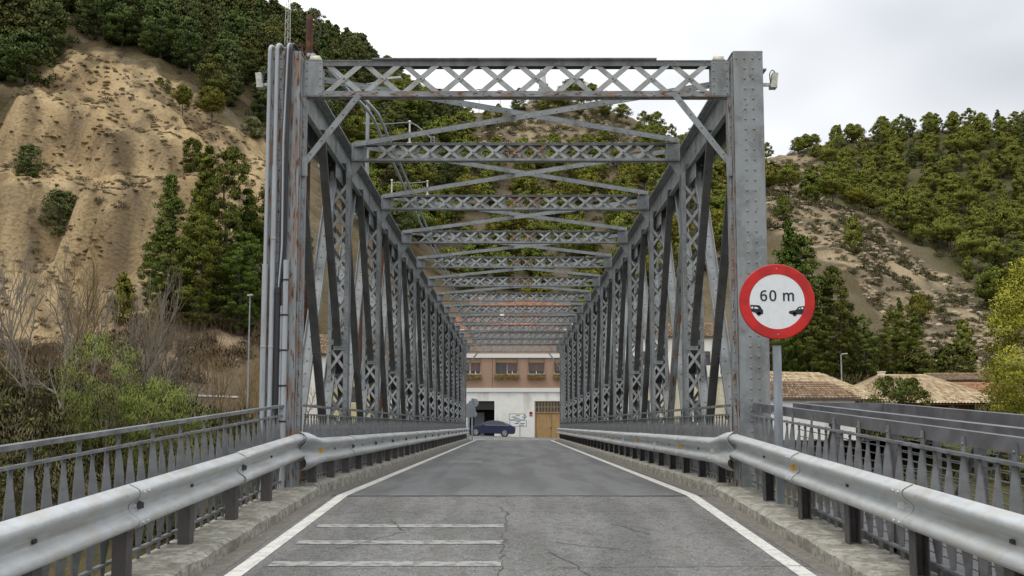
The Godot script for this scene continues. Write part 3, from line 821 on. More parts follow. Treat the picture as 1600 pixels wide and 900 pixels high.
func column(b: Node3D, s: float, z: float, near: bool) -> void:
	var g := group_part("portal_column", b)
	var f := MB.new()
	f.span(Vector3(s * 2.64, -1.6, z + 0.135), Vector3(s * 3.00, 5.395, z + 0.155))
	var mat: Material = M.rusty if s < 0 and near else M.steel
	part("face_plate", f, mat, g)
	var w := MB.new()
	for x in [2.655, 2.985]:
		w.span(Vector3(s * (x - 0.012), -1.6, z - 0.26), Vector3(s * (x + 0.012), 5.38, z + 0.133))
	w.span(Vector3(s * 2.645, -1.6, z - 0.29), Vector3(s * 2.995, 5.375, z - 0.262))
	w.span(Vector3(s * 2.63, 5.381, z - 0.30), Vector3(s * 3.01, 5.393, z + 0.13))
	part("web_plate", w, M.steel, g)
	var a := MB.new()
	a.span(Vector3(s * 2.585, -1.6, z + 0.04), Vector3(s * 2.641, 5.32, z + 0.054))
	a.span(Vector3(s * 2.627, -1.6, z + 0.056), Vector3(s * 2.639, 5.32, z + 0.125))
	part("corner_angle", a, M.rusty, g)
	var r := MB.new()
	if near:
		var n := 54
		for i in n:
			var y := 5.30 - i * 0.126
			for x in [2.775, 2.875]:
				r.dome(Vector3(s * x, y, z + 0.155), Vector3.BACK, 0.015, 0.011)
			r.dome(Vector3(s * 2.612, y - 0.06, z + 0.054), Vector3.BACK, 0.012, 0.009)
			if i % 2 == 0:
				r.dome(Vector3(s * 2.638, y - 0.03, z + 0.095), Vector3(-s, 0, 0), 0.012, 0.009)
		for x in [2.675, 2.965]:
			r.dome(Vector3(s * x, 5.30, z + 0.155), Vector3.BACK, 0.015, 0.011)
		stuff_part("rivets", r, mat, g)

func make_bridge() -> void:
	var b := thing("truss_bridge", "grey riveted iron truss bridge with lattice crossbeams, carrying the road away", "bridge")
	for k in PANELS + 1:
		cross_beam(b, k)
	for s in [-1, 1]:
		column(b, s, 0.0, true)
		column(b, s, -LENGTH, false)
		# chords
		var tc := group_part("top_chord", b)
		var f := MB.new()
		f.span(Vector3(s * 2.67, 5.345, -LENGTH + 0.2), Vector3(s * 3.18, 5.365, -0.31))
		part("flange_plate", f, M.steel, tc)
		var w := MB.new()
		for x in [2.80, 3.02]:
			w.span(Vector3(s * (x - 0.007), 4.91, -LENGTH + 0.2), Vector3(s * (x + 0.007), 5.343, -0.31))
		for e in [[2.735, 2.791], [3.029, 3.085]]:
			w.span(Vector3(s * e[0], 4.912, -LENGTH + 0.2), Vector3(s * e[1], 4.926, -0.31))
			w.span(Vector3(s * e[0], 5.326, -LENGTH + 0.2), Vector3(s * e[1], 5.340, -0.31))
		part("web_plate", w, M.steel, tc)
		var r := MB.new()
		for i in 90:
			for y in [4.97, 5.28]:
				r.dome(Vector3(s * 2.793, y, -0.5 - i * 0.16), Vector3(-s, 0, 0), 0.012, 0.009, 5)
			r.dome(Vector3(s * 2.70, 5.345, -0.5 - i * 0.16), Vector3.DOWN, 0.012, 0.009, 5)
		stuff_part("rivets", r, M.steel, tc)
		var bc := MB.new()
		for x in [2.72, 3.02]:
			bc.span(Vector3(s * (x - 0.01), -1.75, -LENGTH + 0.1), Vector3(s * (x + 0.01), -1.32, -0.3))
		bc.span(Vector3(s * 2.52, -1.772, -LENGTH + 0.1), Vector3(s * 3.02, -1.752, -0.3))
		part("bottom_chord", bc, M.steel, b)
		# splice plates where posts meet the chord
		for k in range(0, PANELS + 1):
			var z := -PANEL * k
			var sp := MB.new()
			sp.span(Vector3(s * 2.782, 4.67, z - 0.42), Vector3(s * 2.790, 5.26, z + (0.42 if k else -0.32)))
			if k:
				sp.poly(PackedVector2Array([Vector2(2.43, 5.02), Vector2(2.615, 5.02), Vector2(2.615, 4.74)]) if s > 0 else PackedVector2Array([Vector2(-2.43, 5.02), Vector2(-2.615, 4.74), Vector2(-2.615, 5.02)]), Transform3D(Basis(), Vector3(0, 0, z + 0.02)), 0.012)
			for i in 4:
				for j in 5:
					sp.dome(Vector3(s * 2.782, 4.73 + 0.12 * j, z - 0.36 + 0.24 * i if k else z - 0.38 - 0.01 * i), Vector3(-s, 0, 0), 0.013, 0.009, 5)
			part("splice_plate", sp, M.steel, b)
	# posts
	var pl := 0.372
	var wx := 0.205
	var fh := 0.285
	var blen := Vector2(wx, fh).length()
	var bang := atan2(fh, wx)
	var bar := lattice_bar_mesh(blen, 0.044)
	var fl := MB.new()
	fl.box(Vector3(0, 1.62, 0.10), Vector3(0.062, 6.44, 0.012))
	fl.box(Vector3(0, 1.62, -0.10), Vector3(0.062, 6.44, 0.012))
	fl.box(Vector3(0, 1.62, 0), Vector3(0.016, 6.44, 0.188))
	var flm := fl.mesh(M.steel)
	var rv := MB.new()
	for i in 17:
		for e in [0.6, 1.4]:
			rv.dome(Vector3(0.0, -1.3 + (i + e / 2 - 0.5) * pl, 0.106), Vector3.BACK, 0.012, 0.009, 5)
	var rvm := rv.mesh(M.steel)
	for k in range(1, PANELS):
		for s in [-1, 1]:
			var z := -PANEL * k
			var g := group_part("post", b)
			for x in [2.655, 2.905]:
				part("flange", flm, null, g, Vector3(s * x, 0, z))
				if k <= 5:
					stuff_part("rivets", rvm, null, g).position = Vector3(s * x, 0, z)
			var lt := MB.new()
			for i in 16:
				var y := -1.3 + (i + 0.5) * pl
				if k <= 4 and y > 0.6:
					place_bar(bar, "lattice_bar", g, Vector3(s * 2.78, y, z + 0.100), bang)
					place_bar(bar, "lattice_bar", g, Vector3(s * 2.78, y, z + 0.089), -bang)
				for e in [-1, 1]:
					if k > 4 and y > 0.2:
						lt.bar(Vector3(s * 2.78 - wx / 2, y - e * fh / 2, z + 0.094 + e * 0.0055), Vector3(s * 2.78 + wx / 2, y + e * fh / 2, z + 0.094 + e * 0.0055), 0.010, 0.054 if k > 4 else 0.044, Vector3.BACK)
					if k > 4: continue
					lt.bar(Vector3(s * 2.78 - wx / 2, y + 0.1 - e * fh / 2, z - 0.094 + e * 0.0055), Vector3(s * 2.78 + wx / 2, y + 0.1 + e * fh / 2, z - 0.094 + e * 0.0055), 0.010, 0.054 if k > 4 else 0.044, Vector3.BACK)
			if lt.v.size(): stuff_part("lattice", lt, M.steel_pale, g)
			for yy in [[2.00, 2.23], [0.42, 0.66]]:
				var gp := MB.new()
				gp.span(Vector3(s * 2.65, yy[0], z + 0.107), Vector3(s * 2.84, yy[1], z + 0.116))
				for i in 3:
					gp.dome(Vector3(s * (2.70 + 0.05 * i), yy[0] + 0.05, z + 0.116), Vector3.BACK, 0.012, 0.009, 5)
					gp.dome(Vector3(s * (2.70 + 0.05 * i), yy[1] - 0.05, z + 0.116), Vector3.BACK, 0.012, 0.009, 5)
				part("gusset_plate", gp, M.steel, g)
	# diagonals: shared meshes, each turned into place
	var dl := Vector2(3.24, 6.47).length()
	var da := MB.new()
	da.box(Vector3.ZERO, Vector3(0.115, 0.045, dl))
	var dbm := MB.new()
	dbm.box(Vector3.ZERO, Vector3(0.135, 0.014, dl))
	for e in [-1, 1]:
		dbm.box(Vector3(e * 0.0735, 0.010, 0), Vector3(0.012, 0.07, dl))
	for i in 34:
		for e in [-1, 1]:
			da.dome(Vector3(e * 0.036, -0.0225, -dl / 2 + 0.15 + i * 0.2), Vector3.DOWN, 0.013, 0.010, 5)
		dbm.dome(Vector3(0.0, 0.007, -dl / 2 + 0.15 + i * 0.2), Vector3.UP, 0.016, 0.012, 5)
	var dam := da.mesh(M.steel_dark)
	var dbmm := dbm.mesh(M.steel)
	for j in range(0, 23):
		var z := -1.62 * j
		if z - 3.24 < -LENGTH - 0.01: continue
		for s in [-1, 1]:
			# falling away from the viewer, on the inner side
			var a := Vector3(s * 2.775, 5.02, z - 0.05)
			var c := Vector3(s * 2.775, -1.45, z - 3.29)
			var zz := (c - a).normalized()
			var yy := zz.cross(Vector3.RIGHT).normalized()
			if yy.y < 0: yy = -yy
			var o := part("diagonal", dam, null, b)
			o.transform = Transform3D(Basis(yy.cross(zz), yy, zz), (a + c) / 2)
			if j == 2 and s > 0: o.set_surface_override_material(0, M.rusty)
			a = Vector3(s * 2.905, -1.45, z - 0.05)
			c = Vector3(s * 2.905, 5.02, z - 3.29)
			zz = (c - a).normalized()
			yy = zz.cross(Vector3.RIGHT).normalized()
			if yy.y < 0: yy = -yy
			o = part("diagonal", dbmm, null, b)
			o.transform = Transform3D(Basis(yy.cross(zz), yy, zz), (a + c) / 2)
	# top lateral bracing
	for k in PANELS:
		for s in [-1, 1]:
			var y0 := 5.22 if k == 0 else 5.375
			var a := Vector3(s * 2.6, y0 - (0.0 if s < 0 else 0.07), -PANEL * k - 0.16)
			var c := Vector3(-s * 2.6, 5.39 - (0.0 if s < 0 else 0.07), -PANEL * (k + 1) + 0.05)
			var d := (c - a).normalized()
			var side := d.cross(Vector3.UP).normalized()
			if side.z < 0: side = -side
			var up := side.cross(d)
			if up.y < 0: up = -up
			var br := MB.new()
			br.bar(a - up * 0.036, c - up * 0.036, 0.010, 0.072, side)
			var lg := MB.new()
			lg.bar(a - side * 0.030 + up * 0.005, c - side * 0.030 + up * 0.005, 0.010, 0.070, up)
			if k < 5:
				var len := (c - a).length()
				for i in int(len / 0.24):
					br.dome(a + d * (0.2 + i * 0.24) - up * 0.036 + side * 0.005, side, 0.014, 0.010, 5)
			var face := part("lateral_brace", br, M.steel, b)
			part("top_leg", lg, M.steel_brace, face)
	for z in [0.0, -LENGTH]:
		for s in [-1, 1]:
			var kb := MB.new()
			kb.bar(Vector3(s * 1.94, 4.88, z + 0.06), Vector3(s * 2.61, 4.00, z + 0.06), 0.012, 0.074, Vector3.BACK)
			kb.bar(Vector3(s * 1.94, 4.88, z + 0.0), Vector3(s * 2.61, 4.00, z + 0.0), 0.06, 0.010, Vector3.BACK)
			kb.span(Vector3(s * 2.55, 3.86, z + 0.075), Vector3(s * 2.62, 4.10, z + 0.085))
			for i in 5:
				kb.dome(Vector3(s * (2.0 + 0.13 * i), 4.80 - 0.165 * i, z + 0.067), Vector3.BACK, 0.014, 0.01, 5)
			part("knee_brace", kb, M.steel, b)
	# deck
	var ds := MB.new()
	ds.span(Vector3(-2.56, -0.34, -LENGTH), Vector3(2.56, -0.03, -0.05))
	part("deck_slab", ds, M.concrete, b)
	for k in PANELS + 1:
		var fb := MB.new()
		fb.span(Vector3(-2.95, -1.2, -PANEL * k - 0.012), Vector3(2.95, -0.345, -PANEL * k + 0.012))
		fb.span(Vector3(-2.95, -1.22, -PANEL * k - 0.12), Vector3(2.95, -1.202, -PANEL * k + 0.12))
		part("floor_beam", fb, M.steel, b)

# ------------------------------------------------------------------ guard rails and railings
const WPROF := [[0.155, 0.0], [0.150, 0.010], [0.132, 0.050], [0.118, 0.072], [0.100, 0.081], [0.080, 0.078], [0.060, 0.060], [0.030, 0.016], [0.012, 0.005], [-0.012, 0.005], [-0.030, 0.016], [-0.060, 0.060], [-0.080, 0.078], [-0.100, 0.081], [-0.118, 0.072], [-0.132, 0.050], [-0.150, 0.010], [-0.155, 0.0]]

# frames: [z, out offset, height offset, scale]; the face looks towards +x in the mesh's own axes
func rail_mesh(frames: Array) -> MB:
	var mb := MB.new()
	for side in 2:
		var base := mb.v.size()
		var np := WPROF.size()
		for f in frames:
			for i in np:
				var a: Array = WPROF[maxi(i - 1, 0)]; var c: Array = WPROF[mini(i + 1, np - 1)]
				var nn := Vector3((a[0] - c[0]), (c[1] - a[1]), 0).normalized()
				var p := Vector3(WPROF[i][1] + f[1], WPROF[i][0] * f[3] + f[2], f[0])
				mb.vert(p - nn * 0.004 * side, nn if side == 0 else -nn)
		for k in frames.size() - 1:
			for i in np - 1:
				var p := base + k * np + i
				var q := p + np
				if side == 0:
					mb.tri_i(p, p + 1, q + 1); mb.tri_i(p, q + 1, q)
				else:
					mb.tri_i(p, q + 1, p + 1); mb.tri_i(p, q, q + 1)
	for i in WPROF.size() - 1:                           # end edges
		for e in 2:
			var f: Array = frames[0] if e == 0 else frames[-1]
			var a := Vector3(WPROF[i][1] + f[1], WPROF[i][0] * f[3] + f[2], f[0])
			var c := Vector3(WPROF[i + 1][1] + f[1], WPROF[i + 1][0] * f[3] + f[2], f[0])
			mb.quad(a, c, c - Vector3(0.005, 0, 0), a - Vector3(0.005, 0, 0))
	return mb

func guard_rail(label: String, s: float, back: float, z0: float, n: int, len: float, axis_y: float, sloped: bool, post_x: float) -> void:
	var g := thing("guard_rail", label, "guard rail", Vector3.ZERO, 0.0, "steel guard rails along the road")
	var k := SLOPE if sloped else 0.0
	# local frame: +x towards the road, z along; flip by mirroring the run direction
	var sec := rail_mesh([[0.0, 0.007, 0.0, 1.02], [-0.16, 0.007, 0.0, 1.02], [-0.163, 0.0, 0.0, 1.0], [-len - 0.02, 0.0, 0.0, 1.0]] if s < 0 else [[len + 0.02, 0.0, 0.0, 1.0], [0.163, 0.0, 0.0, 1.0], [0.16, 0.007, 0.0, 1.02], [0.0, 0.007, 0.0, 1.02]])
	var sgn := -1.0 if s < 0 else 1.0
	for y in [-0.075, 0.075]:
		for x in [0.04, 0.12]:
			sec.dome(Vector3(0.089 if absf(y) > 0.07 else 0.02, y + 0.025 * signf(y), sgn * x), Vector3.RIGHT, 0.013, 0.010, 6)
	sec.dome(Vector3(0.012, 0.0, sgn * 0.08), Vector3.RIGHT, 0.014, 0.012, 6)
	var slot := MB.new()
	slot.box(Vector3(0.010, 0.0, sgn * len * 0.5), Vector3(0.008, 0.022, 0.045))
	var secm := sec.mesh(M.zinc)
	var slm := slot.mesh(M.cable)
	var post := MB.new()
	post.box(Vector3(0.0, -0.275, 0.05), Vector3(0.094, 0.78, 0.008))
	post.box(Vector3(0.043, -0.275, 0.0), Vector3(0.008, 0.78, 0.092))
	post.box(Vector3(-0.043, -0.275, 0.0), Vector3(0.008, 0.78, 0.092))
	post.box(Vector3(0.0, -0.63, 0.0), Vector3(0.13, 0.014, 0.15))
	post.box(Vector3(0.053, 0.0, 0.0), Vector3(0.012, 0.18, 0.10))
	var pm := post.mesh(M.guard_post)
	var refl := MB.new()
	refl.poly(PackedVector2Array([Vector2(0.010, -0.036), Vector2(0.058, -0.018), Vector2(0.058, 0.018), Vector2(0.010, 0.036)]), Transform3D(Basis(), Vector3(0, 0, 0.003)), 0.006)
	var rm := refl.mesh()
	for i in n:
		var za := z0 - i * len
		var turn := Basis(Vector3.UP, 0.0 if s < 0 else PI)
		var tilt := Basis(Vector3.RIGHT, 0.0)
		if sloped: tilt = Basis(Vector3.RIGHT, atan(k))
		var o := part("rail_section", secm, null, g)
		var y := axis_y - k * za
		var knock := Basis(Vector3(0, 0, 1), rng.randf_range(-0.035, 0.035)) * Basis(Vector3(1, 0, 0), rng.randf_range(-0.0025, 0.0025))
		o.transform = Transform3D(tilt * knock * turn, Vector3(s * back, y, za))
		var h := part("slot", slm, null, o)
		for e in 2:
			var zp := za - 0.08 - e * len / 2
			var p := part("post", pm, null, g)
			p.transform = Transform3D(Basis(Vector3.UP, 0.0 if s < 0 else PI), Vector3(s * post_x, axis_y - k * zp, zp))
			if s > 0: p.rotation.y = PI; p.scale = Vector3(1, 1, 1)
		var mat: Material = M.amber if i % 2 == (0 if sloped else 1) else M.reflector
		if s < 0 and not (i == 0 and not sloped): mat = M.guard_post
		elif s < 0: mat = M.amber
		var rr := part("reflector", rm, mat if false else null, g)
		rr.set_surface_override_material(0, mat)
		rr.transform = Transform3D(turn, Vector3(s * back, axis_y - k * (za - 0.12), za - 0.12))

func flared_end(s: float, back: float, z: float, y: float) -> MB:
	var f := []
	var t := [[0.16, -0.14, 0.0, 1.50], [0.10, -0.06, 0.0, 1.40], [0.04, -0.01, 0.0, 1.22], [-0.05, 0.008, 0.0, 1.08], [-0.16, 0.009, 0.0, 1.03]]
	if s > 0:
		t.reverse()
		for q in t: f.append([-q[0], q[1], q[2], q[3]])
	else:
		f = t
	return rail_mesh(f)

func twisted_bar(h: float, w: float, th: float) -> ArrayMesh:     # flat at both ends, folded into a ridge (towards +x) in between
	var mb := MB.new()
	var hs := [0.0, 0.10, 0.20, 0.32, 0.45, 0.58, 0.70, 0.80, 0.88, 0.94, 1.0]
	var ws := [0.42, 0.44, 0.62, 0.88, 1.0, 1.0, 0.86, 0.66, 0.46, 0.36, 0.34]
	var rs := [0.0, 0.0, 0.35, 0.75, 1.0, 1.0, 0.82, 0.55, 0.22, 0.0, 0.0]
	var rows := []
	for i in hs.size():
		var z: float = w * ws[i]
		var x: float = w * 0.85 * rs[i]
		var y: float = hs[i] * h
		rows.append([Vector3(th / 2, y, z), Vector3(x + th / 2, y, 0), Vector3(th / 2, y, -z), Vector3(-th / 2, y, -z), Vector3(x - th / 2, y, 0), Vector3(-th / 2, y, z)])
	for i in rows.size() - 1:
		for j in 6:
			var k := (j + 1) % 6
			mb.quad(rows[i][j], rows[i][k], rows[i + 1][k], rows[i + 1][j])
	for y in [0.04, 0.955]:
		mb.dome(Vector3(th / 2, y * h, 0), Vector3.RIGHT, 0.011, 0.010, 5)
		mb.dome(Vector3(-th / 2, y * h, 0), Vector3.LEFT, 0.011, 0.010, 5)
	return mb.mesh(M.railing)

func railing(label: String, x: float, z0: float, z1: float, post_every: int, gap: float, boxed: bool, bar: ArrayMesh, tall: ArrayMesh) -> void:
	var g := thing("railing", label, "railing", Vector3.ZERO, 0.0, "iron railings with twisted balusters")
	var rails := [["top_rail", 1.075, 0.06, 0.03], ["middle_rail", 0.965, 0.035, 0.018], ["bottom_rail", 0.20, 0.035, 0.018], ["bottom_rail", 0.06, 0.035, 0.018]]
	for r in rails:
		var mb := MB.new()
		var ra := Vector3(x, road_y(z0) + r[1], z0)
		var rb := Vector3(x, road_y(z1) + r[1], z1)
		if boxed and r[0] == "top_rail":
			var o := Vector3(signf(x) * 0.055, -0.012, 0)
			mb.bar(ra + o, rb + o, 0.06, 0.095, Vector3.RIGHT)
			part(r[0], mb, M.channel, g)
			continue
		mb.bar(ra, rb, r[2], r[3], Vector3.RIGHT)
		part(r[0], mb, M.railing, g)
	var n := int((z0 - z1) / gap)
	for i in n:
		var z := z0 - (i + 0.5) * gap
		var is_post := i % post_every == post_every - 1
		var o := part("rail_post" if is_post else "baluster", tall if is_post else bar, null, g, Vector3(x + signf(x) * 0.016, road_y(z) + 0.03, z))
		o.rotation.y = rng.randf_range(-0.08, 0.08) + (PI if x > 0 else 0.0)
		o.rotation.x = rng.randf_range(-0.012, 0.012)

func make_rails() -> void:
	guard_rail("galvanised guard rail left of the road on the bridge itself", -1, 2.42, -0.10, 17, 2.2, 0.53, false, 2.478)
	guard_rail("galvanised guard rail right of the road on the bridge itself", 1, 2.42, -0.10, 17, 2.2, 0.53, false, 2.478)
	guard_rail("galvanised guard rail left of the sloping approach, nearest the viewer", -1, 2.59, 11.8, 5, 2.33, 0.585, true, 2.648)
	guard_rail("galvanised guard rail right of the sloping approach, before the round sign", 1, 2.59, 11.8, 5, 2.33, 0.585, true, 2.648)
	for s in [-1, 1]:
		var e := flared_end(s, 2.45, 0, 0)
		var host: Node3D = get_node("guard_rail" if s < 0 else "guard_rail_001")
		var o := part("flared_end", e, M.zinc, host)
		o.transform = Transform3D(Basis(Vector3.UP, 0.0 if s < 0 else PI), Vector3(s * 2.42, 0.53, -0.02))
		var ae := rail_mesh([[0.0, 0.010, 0.0, 1.02], [-0.10, 0.012, 0.0, 1.04], [-0.20, -0.04, 0.0, 1.12]] if s < 0 else [[0.20, -0.04, 0.0, 1.12], [0.10, 0.012, 0.0, 1.04], [0.0, 0.010, 0.0, 1.02]])
		var host2: Node3D = get_node("guard_rail_002" if s < 0 else "guard_rail_003")
		var o2 := part("flared_end", ae, M.zinc, host2)
		o2.transform = Transform3D(Basis(Vector3.UP, 0.0 if s < 0 else PI), Vector3(s * 2.59, 0.572, 0.16))
	var bar := twisted_bar(0.95, 0.054, 0.009)
	var tall := twisted_bar(1.045, 0.056, 0.011)
	railing("dark iron railing with twisted balusters left of the bridge deck", -2.575, -0.15, -LENGTH + 0.1, 20, 0.16, false, bar, tall)
	railing("dark iron railing with twisted balusters right of the bridge deck", 2.575, -0.15, -LENGTH + 0.1, 20, 0.16, false, bar, tall)
	railing("dark iron railing with twisted balusters left of the sloping approach", -2.765, 9.0, 0.18, 3, 0.19, false, bar, tall)
	railing("iron railing with boxed top rail right of the sloping approach, carrying the round sign", 2.765, 9.0, 0.18, 3, 0.19, true, bar, tall)

func make_walkway() -> void:
	var g := thing("steel_walkway", "grey steel walkway with box handrails beside the right approach railing", "walkway")
	var za := 9.0; var zb := 0.75
	var hr := MB.new()
	hr.bar(Vector3(3.12, road_y(za) + 1.08, za), Vector3(3.12, road_y(zb) + 1.08, zb), 0.09, 0.10, Vector3.RIGHT)
	part("handrail", hr, M.channel, g)
	hr = MB.new()
	hr.bar(Vector3(4.10, road_y(za) + 1.08, za), Vector3(4.10, road_y(zb) + 1.08, zb), 0.09, 0.10, Vector3.RIGHT)
	part("handrail", hr, M.channel, g)
	hr = MB.new()
	hr.bar(Vector3(3.166, road_y(zb) + 1.082, zb + 0.04), Vector3(4.054, road_y(zb) + 1.082, zb + 0.04), 0.096, 0.08, Vector3.UP)
	part("handrail", hr, M.channel, g)
	var z := za - 0.3
	while z > zb:
		for x in [3.12, 4.10]:
			var p := MB.new()
			p.box(Vector3(x, road_y(z) + 0.51, z), Vector3(0.06, 1.03, 0.06))
			p.bar(Vector3(x, road_y(z) + 0.98, z - 0.04), Vector3(x, road_y(z - 0.35) + 0.6, z - 0.33), 0.05, 0.012, Vector3.RIGHT)
			part("post", p, M.channel, g)
		z -= 1.35
	for x in [3.12, 4.10]:
		for i in 13:
			var w := MB.new()
			var h := 0.12 + i * 0.072
			w.bar(Vector3(x, road_y(za) + h, za), Vector3(x, road_y(zb) + h, zb), 0.008, 0.008, Vector3.RIGHT)
			part("wire", w, M.channel, g)
	var d := MB.new()
	d.bar(Vector3(3.61, road_y(za) + 0.0, za), Vector3(3.61, road_y(zb) + 0.0, zb), 1.04, 0.08, Vector3.RIGHT)
	part("walking_deck", d, M.channel, g)
	for x in [3.2, 4.0]:
		var bm := MB.new()
		bm.bar(Vector3(x, road_y(za) - 0.16, za), Vector3(x, road_y(zb) - 0.16, zb), 0.10, 0.22, Vector3.RIGHT)
		part("beam", bm, M.channel, g)
	for zz in [1.5, 8.0]:
		for x in [3.2, 4.0]:
			var c := MB.new()
			c.span(Vector3(x - 0.08, -6.5, zz - 0.08), Vector3(x + 0.08, road_y(zz) - 0.275, zz + 0.08))
			part("support", c, M.channel, g)

# ------------------------------------------------------------------ the round sign and small fittings
func ellipse(cx: float, cy: float, r: float, n := 14) -> PackedVector2Array:
	var p := PackedVector2Array()
	for i in n:
		p.append(Vector2(cx + r * cos(TAU * i / n), cy + r * sin(TAU * i / n)))
	return p

func text_mesh(t: String, size_m: float, depth: float, face := "Droid Sans", weight := 400) -> TextMesh:
	var tm := TextMesh.new()
	var f := SystemFont.new()
	f.font_names = PackedStringArray([face])
	f.font_weight = weight
	var fv := FontVariation.new()
	fv.base_font = f
	fv.variation_embolden = 0.45
	fv.spacing_glyph = 5
	tm.font = fv
	tm.text = t
	tm.font_size = 64
	tm.pixel_size = size_m / 46.0                       # capital height in metres
	tm.depth = depth
	return tm

func make_sign() -> void:
	var c := Vector3(2.712, 2.125, 1.47)
	var g := thing("road_sign", "round red ringed traffic sign reading 60 m between two small vehicles", "road sign", Vector3(c.x, road_y(c.z) + 0.1, c.z))
	var o := c - g.position
	var face := Transform3D(Basis(Vector3.RIGHT, PI / 2), o)          # lathe axis turned towards the viewer
	var ring := MB.new()
	ring.lathe([Vector2(0.389, -0.012), Vector2(0.396, -0.008), Vector2(0.396, 0.004), Vector2(0.392, 0.008), Vector2(0.386, 0.009), Vector2(0.292, 0.009), Vector2(0.288, 0.006)], 64, face)
	part("red_ring", ring, M.sign_red, g)
	var disc := MB.new()
	disc.lathe([Vector2(0.0001, -0.013), Vector2(0.3885, -0.0125)], 48, face)
	disc.lathe([Vector2(0.2915, 0.006), Vector2(0.0001, 0.0065)], 48, face)
	part("white_disc", disc, M.sign_white, g)
	var k := 0.79 / 357.0                                              # drawing units to metres
	var art := Transform3D(Basis(), o + Vector3(0, 0, 0.0085))
	var art2 := Transform3D(Basis(), o + Vector3(0, 0, 0.0105))
	var van := MB.new()
	var pts := PackedVector2Array()
	for q in [[-127, -15], [-88, -17], [-82, -20], [-72, -36], [-68, -40], [-67, -57], [-74, -60], [-98, -60], [-105, -52], [-122, -47], [-126, -30]]:
		pts.append(Vector2(q[0], q[1]) * k)
	van.poly(pts, art, 0.001)
	van.poly(ellipse(-87 * k, -58 * k, 9.5 * k), art, 0.001)
	part("vehicle_symbol", van, M.sign_black, g)
	var win := MB.new()
	pts = PackedVector2Array()
	for q in [[-123, -24], [-114, -24], [-114, -33], [-124, -33]]: pts.append(Vector2(q[0], q[1]) * k)
	win.poly(pts, art2)
	pts = PackedVector2Array()
	for q in [[-108, -25], [-96, -26], [-89, -34], [-108, -34]]: pts.append(Vector2(q[0], q[1]) * k)
	win.poly(pts, art2)
	part("vehicle_window", win, M.sign_white, g)
	var car := MB.new()
	pts = PackedVector2Array()
	for q in [[127, -21], [101, -24], [90, -36], [87, -40], [58, -44], [54, -49], [55, -56], [66, -60], [98, -61], [123, -60], [128, -40]]:
		pts.append(Vector2(q[0], q[1]) * k)
	car.poly(pts, art, 0.001)
	car.poly(ellipse(81 * k, -60 * k, 9.5 * k), art, 0.001)
	part("vehicle_symbol", car, M.sign_black, g)
	win = MB.new()
	pts = PackedVector2Array()
	for q in [[122, -27], [106, -29], [99, -36], [112, -36], [122, -36]]: pts.append(Vector2(q[0], q[1]) * k)
	win.poly(pts, art2)
	part("vehicle_window", win, M.sign_white, g)
	var pil := MB.new()
	pil.span(Vector3(108 * k, -39 * k, 0) + art2.origin, Vector3(112 * k, -25 * k, 0.002) + art2.origin)
	part("vehicle_symbol", pil, M.sign_black, g)
	for t in [["60", -43.0], ["m", 54.0]]:
		var tm := text_mesh(t[0], 0.110, 0.003, "Droid Sans", 400)
		var lt := part("lettering", tm, M.sign_black, g, o + Vector3(t[1] * k, 27 * k, 0.008))
	var post := MB.new()
	post.box(Vector3(0.0, 0.78, -0.045), Vector3(0.080, 1.74, 0.040))
	post.box(Vector3(0.0, 1.652, -0.045), Vector3(0.084, 0.006, 0.044))
	part("pole", post, M.grey_pole, g)
	var cl := MB.new()
	for y in [0.95, 1.08]:
		cl.box(Vector3(0.0, y, -0.07), Vector3(0.11, 0.03, 0.012))
	for y in [1.82, 2.20]:
		cl.box(Vector3(0.0, y + 0.06, -0.019), Vector3(0.16, 0.03, 0.012))
	for e in [-1, 1]:
		cl.dome(o + Vector3(0.0 * e, e * 0.345, 0.009), Vector3.BACK, 0.008, 0.006)
	part("clamp", cl, M.sign_back, g)

func arc_path(pts: Array, r: float, n := 5) -> Array:         # round the corners of a polyline
	var out := [pts[0]]
	for i in range(1, pts.size() - 1):
		var a: Vector3 = pts[i] + (pts[i - 1] - pts[i]).normalized() * r
		var c: Vector3 = pts[i] + (pts[i + 1] - pts[i]).normalized() * r
		for j in n + 1:
			var t := float(j) / n
			out.append(a.lerp(pts[i], t).lerp(pts[i].lerp(c, t), t))
	out.append(pts[-1])
	return out

func pipe(pts: Array, r: float, k := 10) -> MB:
	var rad := []
	for p in pts: rad.append(r)
	var mb := MB.new()
	mb.path(pts, rad, k)
	return mb

